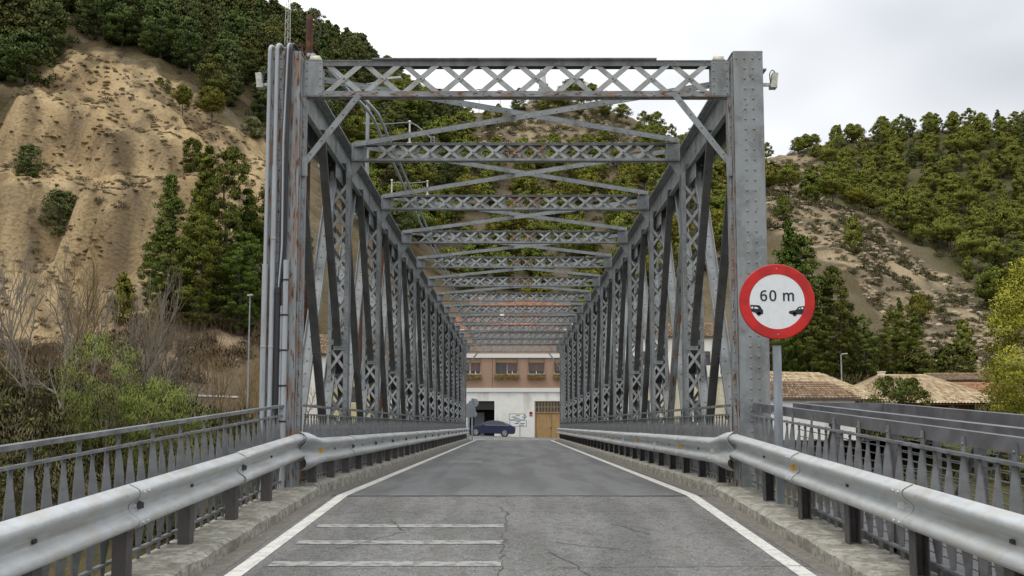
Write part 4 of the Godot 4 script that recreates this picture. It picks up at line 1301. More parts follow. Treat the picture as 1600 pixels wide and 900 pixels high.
func make_fittings() -> void:
	# conduits and cables on the left portal column
	var zf := 0.20
	var specs := [
		["conduit_pipe", "outermost grey conduit pipe on the left portal column, thicker below", -3.005, 0.034, 2.7, 0.022],
		["conduit_pipe", "grey conduit pipe second from the outside on the left portal column", -2.915, 0.030, 3.9, 0.024],
		["conduit_pipe", "banded grey conduit pipe beside the black cables, ending at mid height", -2.755, 0.032, 2.75, 0.0],
		["conduit_pipe", "thin pale conduit pipe between black conduit and banded pipe on left column", -2.800, 0.014, 2.2, 0.0]]
	for q in specs:
		var g := thing(q[0], q[1], "pipe", Vector3(q[2], 0.05, zf), 0, "conduit pipes on the left portal column")
		var lower := MB.new()
		lower.tube(Vector3(0, -0.5, 0), Vector3(0, q[4], 0), q[3], q[3], 12)
		part("lower_pipe", lower, M.conduit, g)
		if q[5] > 0:
			var top := 5.41 if q[2] < -2.95 else 5.43
			var up := pipe(arc_path([Vector3(0, q[4], 0), Vector3(0, top, 0), Vector3(0.06, top + 0.02, -0.5), Vector3(0.1, 5.24, -0.62)], 0.10), q[5])
			part("upper_pipe", up, M.conduit, g)
		var cl := MB.new()
		var y := 0.4
		while y < q[4] - 0.1:
			cl.lathe([Vector2(q[3] + 0.001, y), Vector2(q[3] + 0.005, y + 0.002), Vector2(q[3] + 0.005, y + 0.02), Vector2(q[3] + 0.001, y + 0.022)], 12)
			y += 0.42 if q[2] > -2.82 else 1.3
		part("band", cl, M.cable if q[2] > -2.82 else M.conduit, g)
	var bk := thing("black_conduit", "thick black plastic conduit on the left portal column", "pipe", Vector3(-2.845, 0.05, zf), 0)
	var lw := MB.new()
	lw.tube(Vector3(0, -0.5, 0), Vector3(0, 2.35, 0), 0.034, 0.034, 12)
	lw.tube(Vector3(0, 2.35, 0), Vector3(0, 2.42, 0), 0.040, 0.036, 12)
	part("sleeve", lw, M.cable, bk)
	for i in 4:
		var x := 0.015 + i * 0.022
		var cb := pipe(arc_path([Vector3(0.0 + i * 0.005, 2.4, 0), Vector3(x, 2.9, 0.0), Vector3(x + rng.randf_range(-0.01, 0.01), 4.2, 0.004 * i), Vector3(x + 0.02, 5.44 + 0.02 * (i % 2), -0.02), Vector3(x + 0.05, 5.46, -0.4), Vector3(x + 0.1, 5.22, -0.6)], 0.12), 0.0125 + 0.002 * (i % 2), 7)
		part("cable", cb, M.cable if i != 1 else M.conduit, bk)
	# bracket frame over the column head
	var fr := thing("bracket_frame", "small rusty angle iron frame on top of the left portal column", "bracket", Vector3(-2.82, 5.396, -0.05))
	var fm := MB.new()
	fm.bar(Vector3(-0.08, 0.11, 0.1), Vector3(0.18, 0.11, 0.1), 0.02, 0.02, Vector3.UP)
	part("rail", fm, M.rust, fr)
	for x in [-0.07, 0.17]:
		var lg := MB.new()
		lg.span(Vector3(x - 0.01, 0.001, 0.09), Vector3(x + 0.01, 0.098, 0.11))
		part("leg", lg, M.rust, fr)
	# two pipes along the tops of the crossbeams
	for i in 2:
		var x := -2.16 + i * 0.11
		var pp := pipe(arc_path([Vector3(-2.62 + i * 0.05, 5.48, -0.15), Vector3(-2.5 + i * 0.06, 5.47, -0.5), Vector3(x, 5.46, -2.2), Vector3(x, 5.45, -38.0)], 0.35), 0.024, 8)
		var o := part("cable_pipe", pp, M.conduit, self)
		o.name = numbered("cable_pipe")
		tag(o, "grey pipe lying along the crossbeam tops, nearer the left truss" if i == 0 else "grey pipe lying along the crossbeam tops, nearer the road centre", "pipe", "pipes along the crossbeam tops")
	# cream lamp boxes on the ends of the crossbeams
	var nth := ["first", "second", "third", "fourth", "fifth", "sixth", "seventh", "eighth"]
	for k in [0, 2, 3, 4, 5, 6, 7]:
		lamp_box(Vector3(2.49, 5.322, -PANEL * k - 0.02), "cream lamp box on the right end of the %s crossbeam from the viewer" % nth[k])
	lamp_box(Vector3(-2.49, 5.322, -0.02), "cream lamp box on the left end of the nearest crossbeam, by the cables")
	# white floodlights on the outer sides of the trusses
	for k in 4:
		for s in [-1, 1]:
			var where: String = ["the portal column", "the first post past the portal", "the second post past the portal", "the third post past the portal"][k]
			var g := thing("floodlight", "white floodlight on a short arm outside %s, %s truss" % [where, "left" if s < 0 else "right"], "floodlight", Vector3(s * (3.005 if k == 0 else 2.945), 5.06 if k == 0 else 5.0, -PANEL * k), 0, "white floodlights on the bridge")
			var arm := MB.new()
			arm.bar(Vector3(0, -0.03, 0), Vector3(s * 0.16, -0.03, 0), 0.035, 0.035, Vector3.UP)
			part("arm", arm, M.white_plastic, g)
			var hd := MB.new()
			hd.bar(Vector3(s * 0.16, -0.07, 0.0), Vector3(s * 0.185, 0.11, 0.0), 0.09, 0.07, Vector3.BACK)
			hd.bar(Vector3(s * 0.12, -0.055, 0.0), Vector3(s * 0.20, -0.055, 0.0), 0.10, 0.045, Vector3.BACK)
			part("lamp_head", hd, M.white_plastic, g)
			var cbl := pipe(arc_path([Vector3(s * 0.19, 0.11, 0.02), Vector3(s * 0.15, 0.16, 0.02), Vector3(s * 0.11, 0.10, 0.03), Vector3(s * 0.12, -0.02, 0.03)], 0.03), 0.006, 6)
			part("cable", cbl, M.cable, g)

func lamp_box(at: Vector3, label: String) -> void:
	var g := thing("lamp_box", label, "lamp", at, 0, "cream lamp boxes on the crossbeams")
	var b := MB.new()
	b.lathe([Vector2(0.082, 0.0), Vector2(0.092, 0.012), Vector2(0.088, 0.055), Vector2(0.07, 0.066), Vector2(0.0001, 0.068)], 4, Transform3D(Basis(Vector3.UP, PI / 4), Vector3.ZERO))
	part("cover", b, M.cream_plastic, g)
	var f := MB.new()
	f.box(Vector3(0, 0.006, 0), Vector3(0.15, 0.012, 0.15))
	part("base", f, M.grey_pole, g)

func lamp_post(called: String, label: String, at: Vector3, h: float, arm: float, r: float, head := 0.28) -> void:
	var g := thing(called, label, "street lamp", at)
	var p := MB.new()
	p.tube(Vector3.ZERO, Vector3(0, h, 0), r, r * 0.65, 10)
	p.tube(Vector3.ZERO, Vector3(0, 0.5, 0), r * 1.5, r * 1.4, 10)
	part("pole", p, M.grey_pole, g)
	var a := MB.new()
	if absf(arm) > 0.01:
		a.tube(Vector3(0, h - 0.05, 0), Vector3(arm * 0.8, h + absf(arm) * 0.16, 0), r * 0.5, r * 0.45, 8)
		part("arm", a, M.grey_pole, g)
	var hd := MB.new()
	var c := Vector3(arm, h + absf(arm) * 0.2, 0)
	hd.bar(c - Vector3(head, 0.02, 0), c + Vector3(head, 0.03, 0), 0.22, 0.09, Vector3.BACK)
	part("lamp_head", hd, M.white_plastic, g)

# ------------------------------------------------------------------ buildings
# wall in the xy plane with holes: front face at z = 0, going back; holes are [x0, y0, x1, y1]
func wall(mb: MB, at: Transform3D, x0: float, y0: float, x1: float, y1: float, thick: float, holes: Array) -> void:
	var xs := [x0, x1]; var ys := [y0, y1]
	for h in holes:
		for q in [h[0], h[2]]:
			if q > x0 and q < x1 and not xs.has(q): xs.append(q)
		for q in [h[1], h[3]]:
			if q > y0 and q < y1 and not ys.has(q): ys.append(q)
	xs.sort(); ys.sort()
	for i in xs.size() - 1:
		var j := 0
		while j < ys.size() - 1:
			var cx: float = (xs[i] + xs[i + 1]) / 2
			if in_hole(cx, (ys[j] + ys[j + 1]) / 2, holes):
				j += 1
				continue
			var j2 := j
			while j2 + 1 < ys.size() - 1 and not in_hole(cx, (ys[j2 + 1] + ys[j2 + 2]) / 2, holes): j2 += 1
			var o := Vector3(cx, (ys[j] + ys[j2 + 1]) / 2, -thick / 2)
			mb.boxb(at * o, at.basis.x * (xs[i + 1] - xs[i]) / 2, at.basis.y * (ys[j2 + 1] - ys[j]) / 2, at.basis.z * thick / 2)
			j = j2 + 1

func in_hole(x: float, y: float, holes: Array) -> bool:
	for h in holes:
		if x > h[0] and x < h[2] and y > h[1] and y < h[3]: return true
	return false

# rows of barrel tiles from the ridge (a to b) down to the eave (d below a, e below b)
func tiled(mb: MB, a: Vector3, b: Vector3, d: Vector3, e: Vector3, pitch: float, tones: Array) -> void:
	var n := int(maxf((b - a).length(), (e - d).length()) / pitch)
	var rows := int((d - a).length() / 0.42)
	var up := (b - a).cross(d - a).normalized()
	if up.y < 0: up = -up
	mb.tinted = true
	for i in n:
		for j in rows:
			var t0 := float(i) / n; var t1 := float(i + 1) / n
			var u0 := float(j) / rows; var u1 := float(j + 1) / rows + 0.02
			var ta: Vector3 = tones[rng.randi() % tones.size()]
			ta *= rng.randf_range(0.8, 1.15)
			mb.col = Color(ta.x, ta.y, ta.z)
			var p0 := a.lerp(b, t0).lerp(d.lerp(e, t0), u0); var p1 := a.lerp(b, t1).lerp(d.lerp(e, t1), u0)
			var q0 := a.lerp(b, t0).lerp(d.lerp(e, t0), u1); var q1 := a.lerp(b, t1).lerp(d.lerp(e, t1), u1)
			var lift := up * (0.02 + 0.03 * rng.randf())
			var l2 := up * 0.05
			var h := up * pitch * 0.34
			var prev0 := p0; var prev1 := q0 + l2
			for k in 4:
				var f := (k + 1) / 4.0
				var hh := h * sin(f * PI) if k < 3 else Vector3.ZERO
				var c0 := p0.lerp(p1, f) + hh
				var c1 := q0.lerp(q1, f) + hh + l2
				var nn := (c0 - prev0).cross(prev1 - prev0)
				if nn.dot(up) > 0: mb.quad(prev0, c0, c1, prev1)
				else: mb.quad(prev0, prev1, c1, c0)
				prev0 = c0; prev1 = c1

func window(g: Node3D, at: Transform3D, x: float, y: float, w: float, h: float, frame: Material, muntins := 1, shutter := 0.0) -> void:
	var f := MB.new()
	var t := 0.05
	for q in [[-w / 2, -h / 2, -w / 2 + t, h / 2], [w / 2 - t, -h / 2, w / 2, h / 2], [-w / 2 + t, -h / 2, w / 2 - t, -h / 2 + t], [-w / 2 + t, h / 2 - t, w / 2 - t, h / 2]]:
		f.boxb(at * Vector3(x + (q[0] + q[2]) / 2, y + (q[1] + q[3]) / 2, -0.12), at.basis.x * (q[2] - q[0]) / 2, at.basis.y * (q[3] - q[1]) / 2, at.basis.z * 0.03)
	for i in muntins:
		var mx := x - w / 2 + w * (i + 1) / (muntins + 1)
		f.boxb(at * Vector3(mx, y, -0.12), at.basis.x * 0.04, at.basis.y * (h / 2 - t), at.basis.z * 0.025)
	var o := part("window", f, frame, g)
	var p := MB.new()
	p.boxb(at * Vector3(x, y, -0.15), at.basis.x * (w / 2 - 0.01), at.basis.y * (h / 2 - 0.01), at.basis.z * 0.008)
	part("pane", p, M.glass, o)
	if shutter > 0:
		var sm := MB.new()
		var n := int(h * shutter / 0.09)
		for i in n:
			sm.boxb(at * Vector3(x, y + h / 2 - 0.05 - i * 0.09, -0.075), at.basis.x * (w / 2 - 0.03), at.basis.y * 0.038, at.basis.z * 0.012)
		part("shutter", sm, M.shutter, o)

func planter(label: String, at: Vector3, w: float) -> void:
	var g := thing("flower_box", label, "flower box", at, 0, "flower boxes under the brick building's windows")
	var b := MB.new()
	b.span(Vector3(-w / 2, 0, 0), Vector3(w / 2, 0.16, 0.2))
	part("box", b, M.wood, g)
	var f := MB.new()
	f.tinted = true
	var tones := [Vector3(0.20, 0.24, 0.03), Vector3(0.12, 0.18, 0.03), Vector3(0.42, 0.32, 0.03), Vector3(0.42, 0.09, 0.03), Vector3(0.28, 0.28, 0.05)]
	for i in int(w * 170):
		var t: Vector3 = tones[rng.randi() % tones.size()]
		f.col = Color(t.x, t.y, t.z)
		var p := Vector3(rng.randf_range(-w / 2, w / 2), 0.12 + 0.36 * pow(rng.randf(), 1.2), rng.randf_range(-0.02, 0.26))
		if rng.randf() < 0.3: p = Vector3(p.x, rng.randf_range(-0.12, 0.1), 0.24)
		var a := Vector3(rng.randf_range(-1, 1), rng.randf_range(-1, 1), rng.randf_range(-1, 1)).normalized() * 0.055
		var c := a.cross(Vector3(rng.randf_range(-1, 1), 1, 0.3)).normalized() * 0.04
		f.quad(p - a, p + c, p + a, p - c)
	stuff_part("flowers", f, M.leaf, g)

func make_brick_building() -> void:
	var z := -78.2
	var g := thing("brick_building", "two storey building with brick upper floor, white ground floor and tan garage door", "building", Vector3(0, 0, z))
	var T := Transform3D.IDENTITY
	var wins := []
	for q in [[-5.3, -3.17, 0], [-1.68, 0.52, 1], [1.55, 3.19, 0], [4.12, 5.78, 0], [-8.7, -6.9, 0], [7.2, 8.9, 0]]:
		wins.append([q[0], 5.88, q[1], 7.5])
	var lower := MB.new()
	wall(lower, T, -10.5, -1.2, 10.5, 4.1, 0.35, [[-4.3, -1.2, -1.8, 3.21], [2.18, -1.2, 5.4, 3.21]])
	part("ground_floor_wall", lower, M.white_wall, g)
	var up := MB.new()
	wall(up, T, -10.5, 4.5, 10.5, 7.5, 0.35, wins)
	wall(up, T, -10.5, 7.9, 10.5, 10.2, 0.35, [])
	for s in [-1, 1]:
		up.span(Vector3(s * 10.15, -1.2, -11.0), Vector3(s * 10.5, 10.2, -0.35))
	up.span(Vector3(-10.15, -1.2, -11.0), Vector3(10.15, 10.2, -10.7))
	part("upper_floor_wall", up, M.brick, g)
	for q in [[4.1, 4.5], [7.5, 7.9]]:
		var bd := MB.new()
		bd.span(Vector3(-10.56, q[0] + 0.002, -0.36), Vector3(10.56, q[1] - 0.002, 0.14))
		part("white_band", bd, M.white_trim, g)
	for w in wins:
		var cx: float = (w[0] + w[2]) / 2
		var wd: float = w[2] - w[0]
		var bx := MB.new()
		bx.span(Vector3(w[0] + 0.01, 7.02, -0.30), Vector3(w[2] - 0.01, 7.495, -0.10))
		part("shutter_box", bx, M.shutter_box, g)
		var parts := 2 if wd > 2.0 else 1
		for i in parts:
			var pw := wd / parts
			var pc: float = w[0] + pw * (i + 0.5)
			var sh := 0.75
			if wd > 2.15: sh = 0.15 if i == 0 else 0.78
			window(g, Transform3D(Basis(), Vector3(0, 0, -0.10)), pc, 6.44, pw - 0.04, 1.13, M.wood if wd > 2.15 and i == 0 else M.white_frame, 1, sh)
		# toothed jambs of paler brick
		for e in [0, 2]:
			var jm := MB.new()
			var n := 11
			for i in n:
				var x: float = w[e] + (-1 if e == 0 else 1) * 0.07
				jm.box(Vector3(x, 5.75 + i * 0.165, 0.012), Vector3(0.13 if i % 2 else 0.09, 0.10, 0.05))
			part("brick_jamb", jm, M.brick_light, g)
		var sl := MB.new()
		sl.span(Vector3(w[0] - 0.08, 5.80, -0.3), Vector3(w[2] + 0.08, 5.876, 0.06))
		part("sill", sl, M.brick_light, g)
	var curtain := MB.new()
	for i in 6:
		curtain.box(Vector3(-0.80 + i * 0.06, 6.42, -0.31), Vector3(0.05, 1.0, 0.02 + 0.012 * (i % 2)))
	part("curtain", curtain, M.white_frame, g)
	# dark recessed entrance
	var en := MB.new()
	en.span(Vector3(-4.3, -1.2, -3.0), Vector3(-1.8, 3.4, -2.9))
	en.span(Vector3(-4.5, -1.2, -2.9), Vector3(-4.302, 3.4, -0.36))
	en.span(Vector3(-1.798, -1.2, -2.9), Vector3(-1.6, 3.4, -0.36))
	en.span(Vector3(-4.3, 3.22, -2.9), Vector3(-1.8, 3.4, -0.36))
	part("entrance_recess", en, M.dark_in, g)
	var ed := MB.new()
	ed.span(Vector3(-3.9, -1.0, -2.88), Vector3(-2.9, 2.1, -2.82))
	part("inner_door", ed, M.sign_back, g)
	var aw := MB.new()
	aw.span(Vector3(-4.4, 2.35, -0.2), Vector3(-1.78, 3.20, -0.1))
	part("rolled_shutter", aw, M.dark_in, g)
	# garage door
	var door := group_part("garage_door", g)
	for i in 2:
		var lf := MB.new()
		var x0 := 2.30 + i * 1.55
		lf.span(Vector3(x0 + 0.012, -1.1, -0.24), Vector3(x0 + 1.535, 2.02, -0.18))
		part("leaf", lf, M.tan_door, door)
		for q in [[-0.9, 0.45], [0.55, 1.9]]:
			var pn := MB.new()
			pn.span(Vector3(x0 + 0.10, q[0], -0.178), Vector3(x0 + 1.45, q[1], -0.168))
			part("panel", pn, M.tan_door, door)
	var fr := MB.new()
	fr.span(Vector3(2.18, -1.2, -0.26), Vector3(2.296, 3.205, -0.08))
	fr.span(Vector3(5.40 - 0.0, -1.2, -0.26), Vector3(5.32, 3.205, -0.08))
	fr.span(Vector3(2.30, 2.03, -0.26), Vector3(5.316, 2.12, -0.08))
	fr.span(Vector3(2.30, 3.12, -0.26), Vector3(5.316, 3.205, -0.08))
	part("frame", fr, M.tan_door, door)
	for i in 9:
		var x := 2.30 + (i + 1) * 0.302
		var br := MB.new()
		br.span(Vector3(x - 0.035, 2.123, -0.16), Vector3(x + 0.035, 3.117, -0.13))
		part("bar", br, M.tan_door, door)
	var mid := MB.new()
	mid.span(Vector3(2.30, 2.60, -0.20), Vector3(5.316, 2.65, -0.165))
	part("crossbar", mid, M.tan_door, door)
	var dk := MB.new()
	dk.span(Vector3(2.30, 2.12, -0.34), Vector3(5.316, 3.12, -0.30))
	part("glazing", dk, M.glass, door)
	var hd := MB.new()
	hd.box(Vector3(3.75, 0.55, -0.15), Vector3(0.05, 0.16, 0.05))
	part("handle", hd, M.dark_in, door)
	var rf := MB.new()
	rf.span(Vector3(-10.6, 10.202, -11.1), Vector3(10.6, 10.35, 0.15))
	part("roof_slab", rf, M.white_trim, g)
	var cb := MB.new()
	cb.path([Vector3(-2.0, 10.1, 0.03), Vector3(-2.0, 7.2, 0.03), Vector3(-2.0, 4.6, 0.03)], [0.012, 0.012, 0.012], 5)
	part("wall_cable", cb, M.cable, g)
	var names := ["leftmost visible", "double window's", "right middle", "far right", "hidden left", "hidden right"]
	planter("long flower box under the double window of the brick building", Vector3(-0.58, 5.44, z + 0.05), 2.5)
	planter("flower box under the brick building window right of the double window", Vector3(2.37, 5.44, z + 0.05), 1.85)
	planter("flower box under the brick building window left of the double window", Vector3(-4.25, 5.44, z + 0.05), 2.4)
	planter("flower box at the right edge of the brick building seen past the bridge", Vector3(4.95, 5.44, z + 0.05), 1.9)
	# disc on the wall
	var np := thing("no_parking_disc", "small round red and blue disc on the white wall beside the tan garage door", "sign", Vector3(1.82, 2.0, z + 0.004))
	var rr := MB.new()
	rr.lathe([Vector2(0.17, 0.0), Vector2(0.17, 0.014), Vector2(0.11, 0.016)], 24, Transform3D(Basis(Vector3.RIGHT, PI / 2), Vector3.ZERO))
	rr.boxb(Vector3(0, 0, 0.017), Vector3(0.09, 0.09, 0).normalized() * 0.12, Vector3(-1, 1, 0).normalized() * 0.018, Vector3(0, 0, 0.003))
	part("ring", rr, M.sign_red, np)
	var bl := MB.new()
	bl.lathe([Vector2(0.118, 0.010), Vector2(0.0001, 0.0125)], 20, Transform3D(Basis(Vector3.RIGHT, PI / 2), Vector3.ZERO))
	part("face", bl, M.car_paint, np)
	var pt := MB.new()
	pt.span(Vector3(-0.17, -0.30, 0), Vector3(0.17, -0.21, 0.012))
	part("plate", pt, M.dark_in, np)

func arrow_outline(w: float, h: float, tip: float) -> PackedVector2Array:
	return PackedVector2Array([Vector2(-w / 2, -h / 2), Vector2(w / 2 - tip, -h / 2), Vector2(w / 2, 0), Vector2(w / 2 - tip, h / 2), Vector2(-w / 2, h / 2)])

func make_street_things() -> void:
	var z := -75.2
	var sy := street_y(0.6, z)
	var g := thing("direction_sign", "white arrow direction sign above a white plate on a post before the white wall", "road sign", Vector3(0.55, sy, z))
	var ps := MB.new()
	ps.tube(Vector3(0.15, 0, -0.04), Vector3(0.15, 2.1, -0.04), 0.04, 0.04, 8)
	part("post", ps, M.grey_pole, g)
	var zoff := Vector3(0, 0, 0)
	var y1 := 1.92
	var bd := MB.new()
	bd.poly(arrow_outline(1.72, 0.60, 0.28), Transform3D(Basis(), Vector3(-0.05, y1, 0)), 0.03)
	part("arrow_border", bd, M.sign_black, g)
	bd = MB.new()
	bd.poly(arrow_outline(1.60, 0.51, 0.25), Transform3D(Basis(), Vector3(-0.06, y1, 0.004)), 0.003)
	part("arrow_plate", bd, M.sign_white, g)
	bd = MB.new()
	bd.span(Vector3(-0.25, y1 + 0.06, 0.005), Vector3(0.15, y1 + 0.21, 0.008))
	part("orange_patch", bd, flat(Vector3(0.62, 0.36, 0.12), 0.5), g)
	bd = MB.new()
	for q in [[-0.65, -0.05, 0.45, 0.06], [-0.45, -0.17, 0.55, 0.06], [0.35, -0.05, 0.22, 0.06]]:
		bd.span(Vector3(q[0], y1 + q[1], 0.005), Vector3(q[0] + q[2], y1 + q[1] + q[3], 0.007))
	bd.poly(PackedVector2Array([Vector2(0.56, 0.16), Vector2(0.66, 0.0), Vector2(0.56, -0.16), Vector2(0.50, -0.16), Vector2(0.60, 0.0), Vector2(0.50, 0.16)]), Transform3D(Basis(), Vector3(0, y1, 0.007)), 0.002)
	part("faint_lettering", bd, M.sign_black, g)
	var y2 := 1.28
	bd = MB.new()
	bd.span(Vector3(-0.83, y2 - 0.31, -0.03), Vector3(0.78, y2 + 0.31, 0))
	part("plate_border", bd, M.sign_black, g)
	bd = MB.new()
	bd.span(Vector3(-0.79, y2 - 0.27, 0.001), Vector3(0.74, y2 + 0.27, 0.004))
	part("plate", bd, M.sign_white, g)
	bd = MB.new()
	for q in [[-0.2, 0.13, 0.4, 0.07], [-0.35, -0.03, 0.42, 0.07], [0.16, -0.03, 0.45, 0.07], [0.05, -0.19, 0.5, 0.07]]:
		bd.span(Vector3(q[0], y2 + q[1], 0.005), Vector3(q[0] + q[2], y2 + q[1] + q[3], 0.007))
	part("faint_lettering", bd, M.sign_black, g)
	# backs of round signs at the far left end
	g = thing("round_sign", "grey post with backs of two round signs at far left bridge end", "road sign", Vector3(-2.62, 0.0, -40.2))
	ps = MB.new()
	ps.tube(Vector3(0.30, -0.4, 0), Vector3(0.30, 2.35, 0), 0.05, 0.05, 10)
	part("post", ps, M.grey_pole, g)
	for q in [[0.42, 2.10, 0.24, 0.07], [0.40, 1.45, 0.17, 0.07]]:
		var d := MB.new()
		d.lathe([Vector2(0.0001, -0.006), Vector2(q[2], -0.006), Vector2(q[2] + 0.008, 0.0), Vector2(q[2], 0.008), Vector2(0.0001, 0.009)], 28, Transform3D(Basis(Vector3.RIGHT, PI / 2), Vector3(q[0], q[1], -q[3])))
		part("disc", d, M.sign_back, g)
	g = thing("round_sign", "larger grey back of a round sign beside the two small ones, left", "road sign", Vector3(-2.62, 0.0, -39.7))
	ps = MB.new()
	ps.tube(Vector3(0.10, -0.4, 0), Vector3(0.10, 2.1, 0), 0.04, 0.04, 10)
	part("post", ps, M.grey_pole, g)
	var d2 := MB.new()
	d2.lathe([Vector2(0.0001, -0.006), Vector2(0.39, -0.006), Vector2(0.40, 0.0), Vector2(0.39, 0.008), Vector2(0.0001, 0.009)], 32, Transform3D(Basis(Vector3.RIGHT, PI / 2), Vector3(0.12, 1.65, 0.065)))
	part("disc", d2, M.sign_back, g)
	make_car()

func make_car() -> void:
	var x := -2.05
	var z := -73.4
	var g := thing("parked_car", "dark blue hatchback car crossing the street before the white wall", "car", Vector3(x, street_y(x, z) + 0.01, z))
	g.rotation.z = -0.034
	# side outline, nose towards -x
	var hw := 0.89
	var prof := [[-2.28, 0.30], [-2.32, 0.52], [-2.26, 0.66], [-1.95, 0.80], [-1.25, 0.93], [-1.05, 0.97], [1.55, 0.99], [2.05, 0.99], [2.22, 0.94], [2.30, 0.70], [2.28, 0.40], [2.15, 0.26], [1.85, 0.24], [-2.0, 0.22]]
	var body := MB.new()
	var ring := []
	var insets := [0.10, 0.02, 0.0, 0.02, 0.10]
	var zs := [-1.0, -0.90, 0.0, 0.90, 1.0]
	var rows := []
	for i in 5:
		var row := []
		for p in prof:
			var sc: float = 1.0 - insets[i] * 0.25
			row.append(Vector3(p[0] * sc, 0.6 + (p[1] - 0.6) * (1.0 - insets[i] * 0.9), zs[i] * hw))
		rows.append(row)
	loft(body, rows)
	part("body", body, M.car_paint, g)
	var roof := [[-1.08, 0.96], [-0.42, 1.36], [0.0, 1.455], [0.55, 1.46], [1.15, 1.37], [1.98, 1.03], [2.05, 0.99], [1.5, 0.985]]
	var cab := MB.new()
	rows = []
	for i in 5:
		var row := []
		for p in roof:
			var up := clampf((p[1] - 0.96) / 0.5, 0, 1)
			row.append(Vector3(p[0] * (1.0 - insets[i] * 0.12), p[1] - insets[i] * 0.25 * up, zs[i] * hw * (0.97 - 0.22 * up)))
		rows.append(row)
	loft(cab, rows)
	part("roof", cab, M.car_paint, g)
	for s in [-1, 1]:
		for q in [[[-0.78, 1.02], [-0.32, 1.32], [0.10, 1.385], [0.10, 1.02]], [[0.18, 1.02], [0.18, 1.385], [0.62, 1.375], [0.98, 1.30], [1.05, 1.02]], [[1.12, 1.03], [1.06, 1.28], [1.28, 1.22], [1.60, 1.06]]]:
			var wn := MB.new()
			var top := []
			for p in q:
				var up := clampf((p[1] - 0.96) / 0.5, 0, 1)
				top.append(Vector3(p[0], p[1], s * (hw * (0.97 - 0.22 * up) + 0.012)))
			for i in range(1, top.size() - 1):
				if s < 0: wn.tri(top[0], top[i], top[i + 1])
				else: wn.tri(top[0], top[i + 1], top[i])
			part("side_window", wn, M.glass, g)
		var tr := MB.new()
		tr.bar(Vector3(-0.85, 1.005, s * 0.885), Vector3(1.65, 1.03, s * 0.875), 0.012, 0.025, Vector3.BACK)
		tr.bar(Vector3(1.65, 1.03, s * 0.875), Vector3(1.25, 1.26, s * 0.79), 0.012, 0.022, Vector3.BACK)
		part("chrome_trim", tr, M.rim, g)
		var mr := MB.new()
		mr.box(Vector3(-0.72, 1.03, s * 0.97), Vector3(0.12, 0.13, 0.16))
		part("mirror", mr, M.car_paint, g)
		for hx in [0.02, 1.0]:
			var h := MB.new()
			h.box(Vector3(hx, 0.86, s * 0.893), Vector3(0.2, 0.03, 0.03))
			part("door_handle", h, M.car_paint, g)
		for wx in [-1.36, 1.30]:
			var wh := group_part("wheel", g, Vector3(wx, 0.32, s * 0.80))
			var ty := MB.new()
			ty.lathe([Vector2(0.20, -0.11), Vector2(0.30, -0.115), Vector2(0.325, -0.08), Vector2(0.325, 0.08), Vector2(0.30, 0.115), Vector2(0.20, 0.11)], 24, Transform3D(Basis(Vector3.RIGHT, s * PI / 2), Vector3.ZERO))
			part("tyre", ty, M.tyre, wh)
			var rm := MB.new()
			for i in 5:
				var a := TAU * i / 5
				rm.bar(Vector3(cos(a) * 0.03, sin(a) * 0.03, s * 0.10), Vector3(cos(a) * 0.21, sin(a) * 0.21, s * 0.10), 0.07, 0.02, Vector3(-sin(a), cos(a), 0))
			rm.lathe([Vector2(0.215, 0.09), Vector2(0.225, 0.118), Vector2(0.20, 0.118), Vector2(0.19, 0.09)], 20, Transform3D(Basis(Vector3.RIGHT, s * PI / 2), Vector3.ZERO))
			part("rim", rm, M.rim, wh)
			var ar := MB.new()
			ar.lathe([Vector2(0.37, 0.0), Vector2(0.345, 0.098), Vector2(0.0001, 0.0985)], 24, Transform3D(Basis(Vector3.RIGHT, s * PI / 2), Vector3.ZERO))
			part("wheel_arch", ar, M.dark_in, wh)
		var tl := MB.new()
		tl.box(Vector3(2.22, 0.80, s * 0.74), Vector3(0.16, 0.20, 0.28))
		part("tail_light", tl, M.tail, g)
		var hl := MB.new()
		hl.box(Vector3(-2.14, 0.68, s * 0.66), Vector3(0.24, 0.13, 0.36))
		part("headlight", hl, M.lamp_glass, g)

func loft(mb: MB, rows: Array) -> void:
	var n: int = rows[0].size()
	for r in rows.size() - 1:
		for i in n:
			var j := (i + 1) % n
			mb.quad(rows[r][i], rows[r][j], rows[r + 1][j], rows[r + 1][i])
	var c0 := Vector3.ZERO; var c1 := Vector3.ZERO
	for i in n:
		c0 += rows[0][i] / n; c1 += rows[-1][i] / n
	for i in n:
		var j := (i + 1) % n
		mb.tri(rows[0][j], rows[0][i], c0)
		mb.tri(rows[-1][i], rows[-1][j], c1)

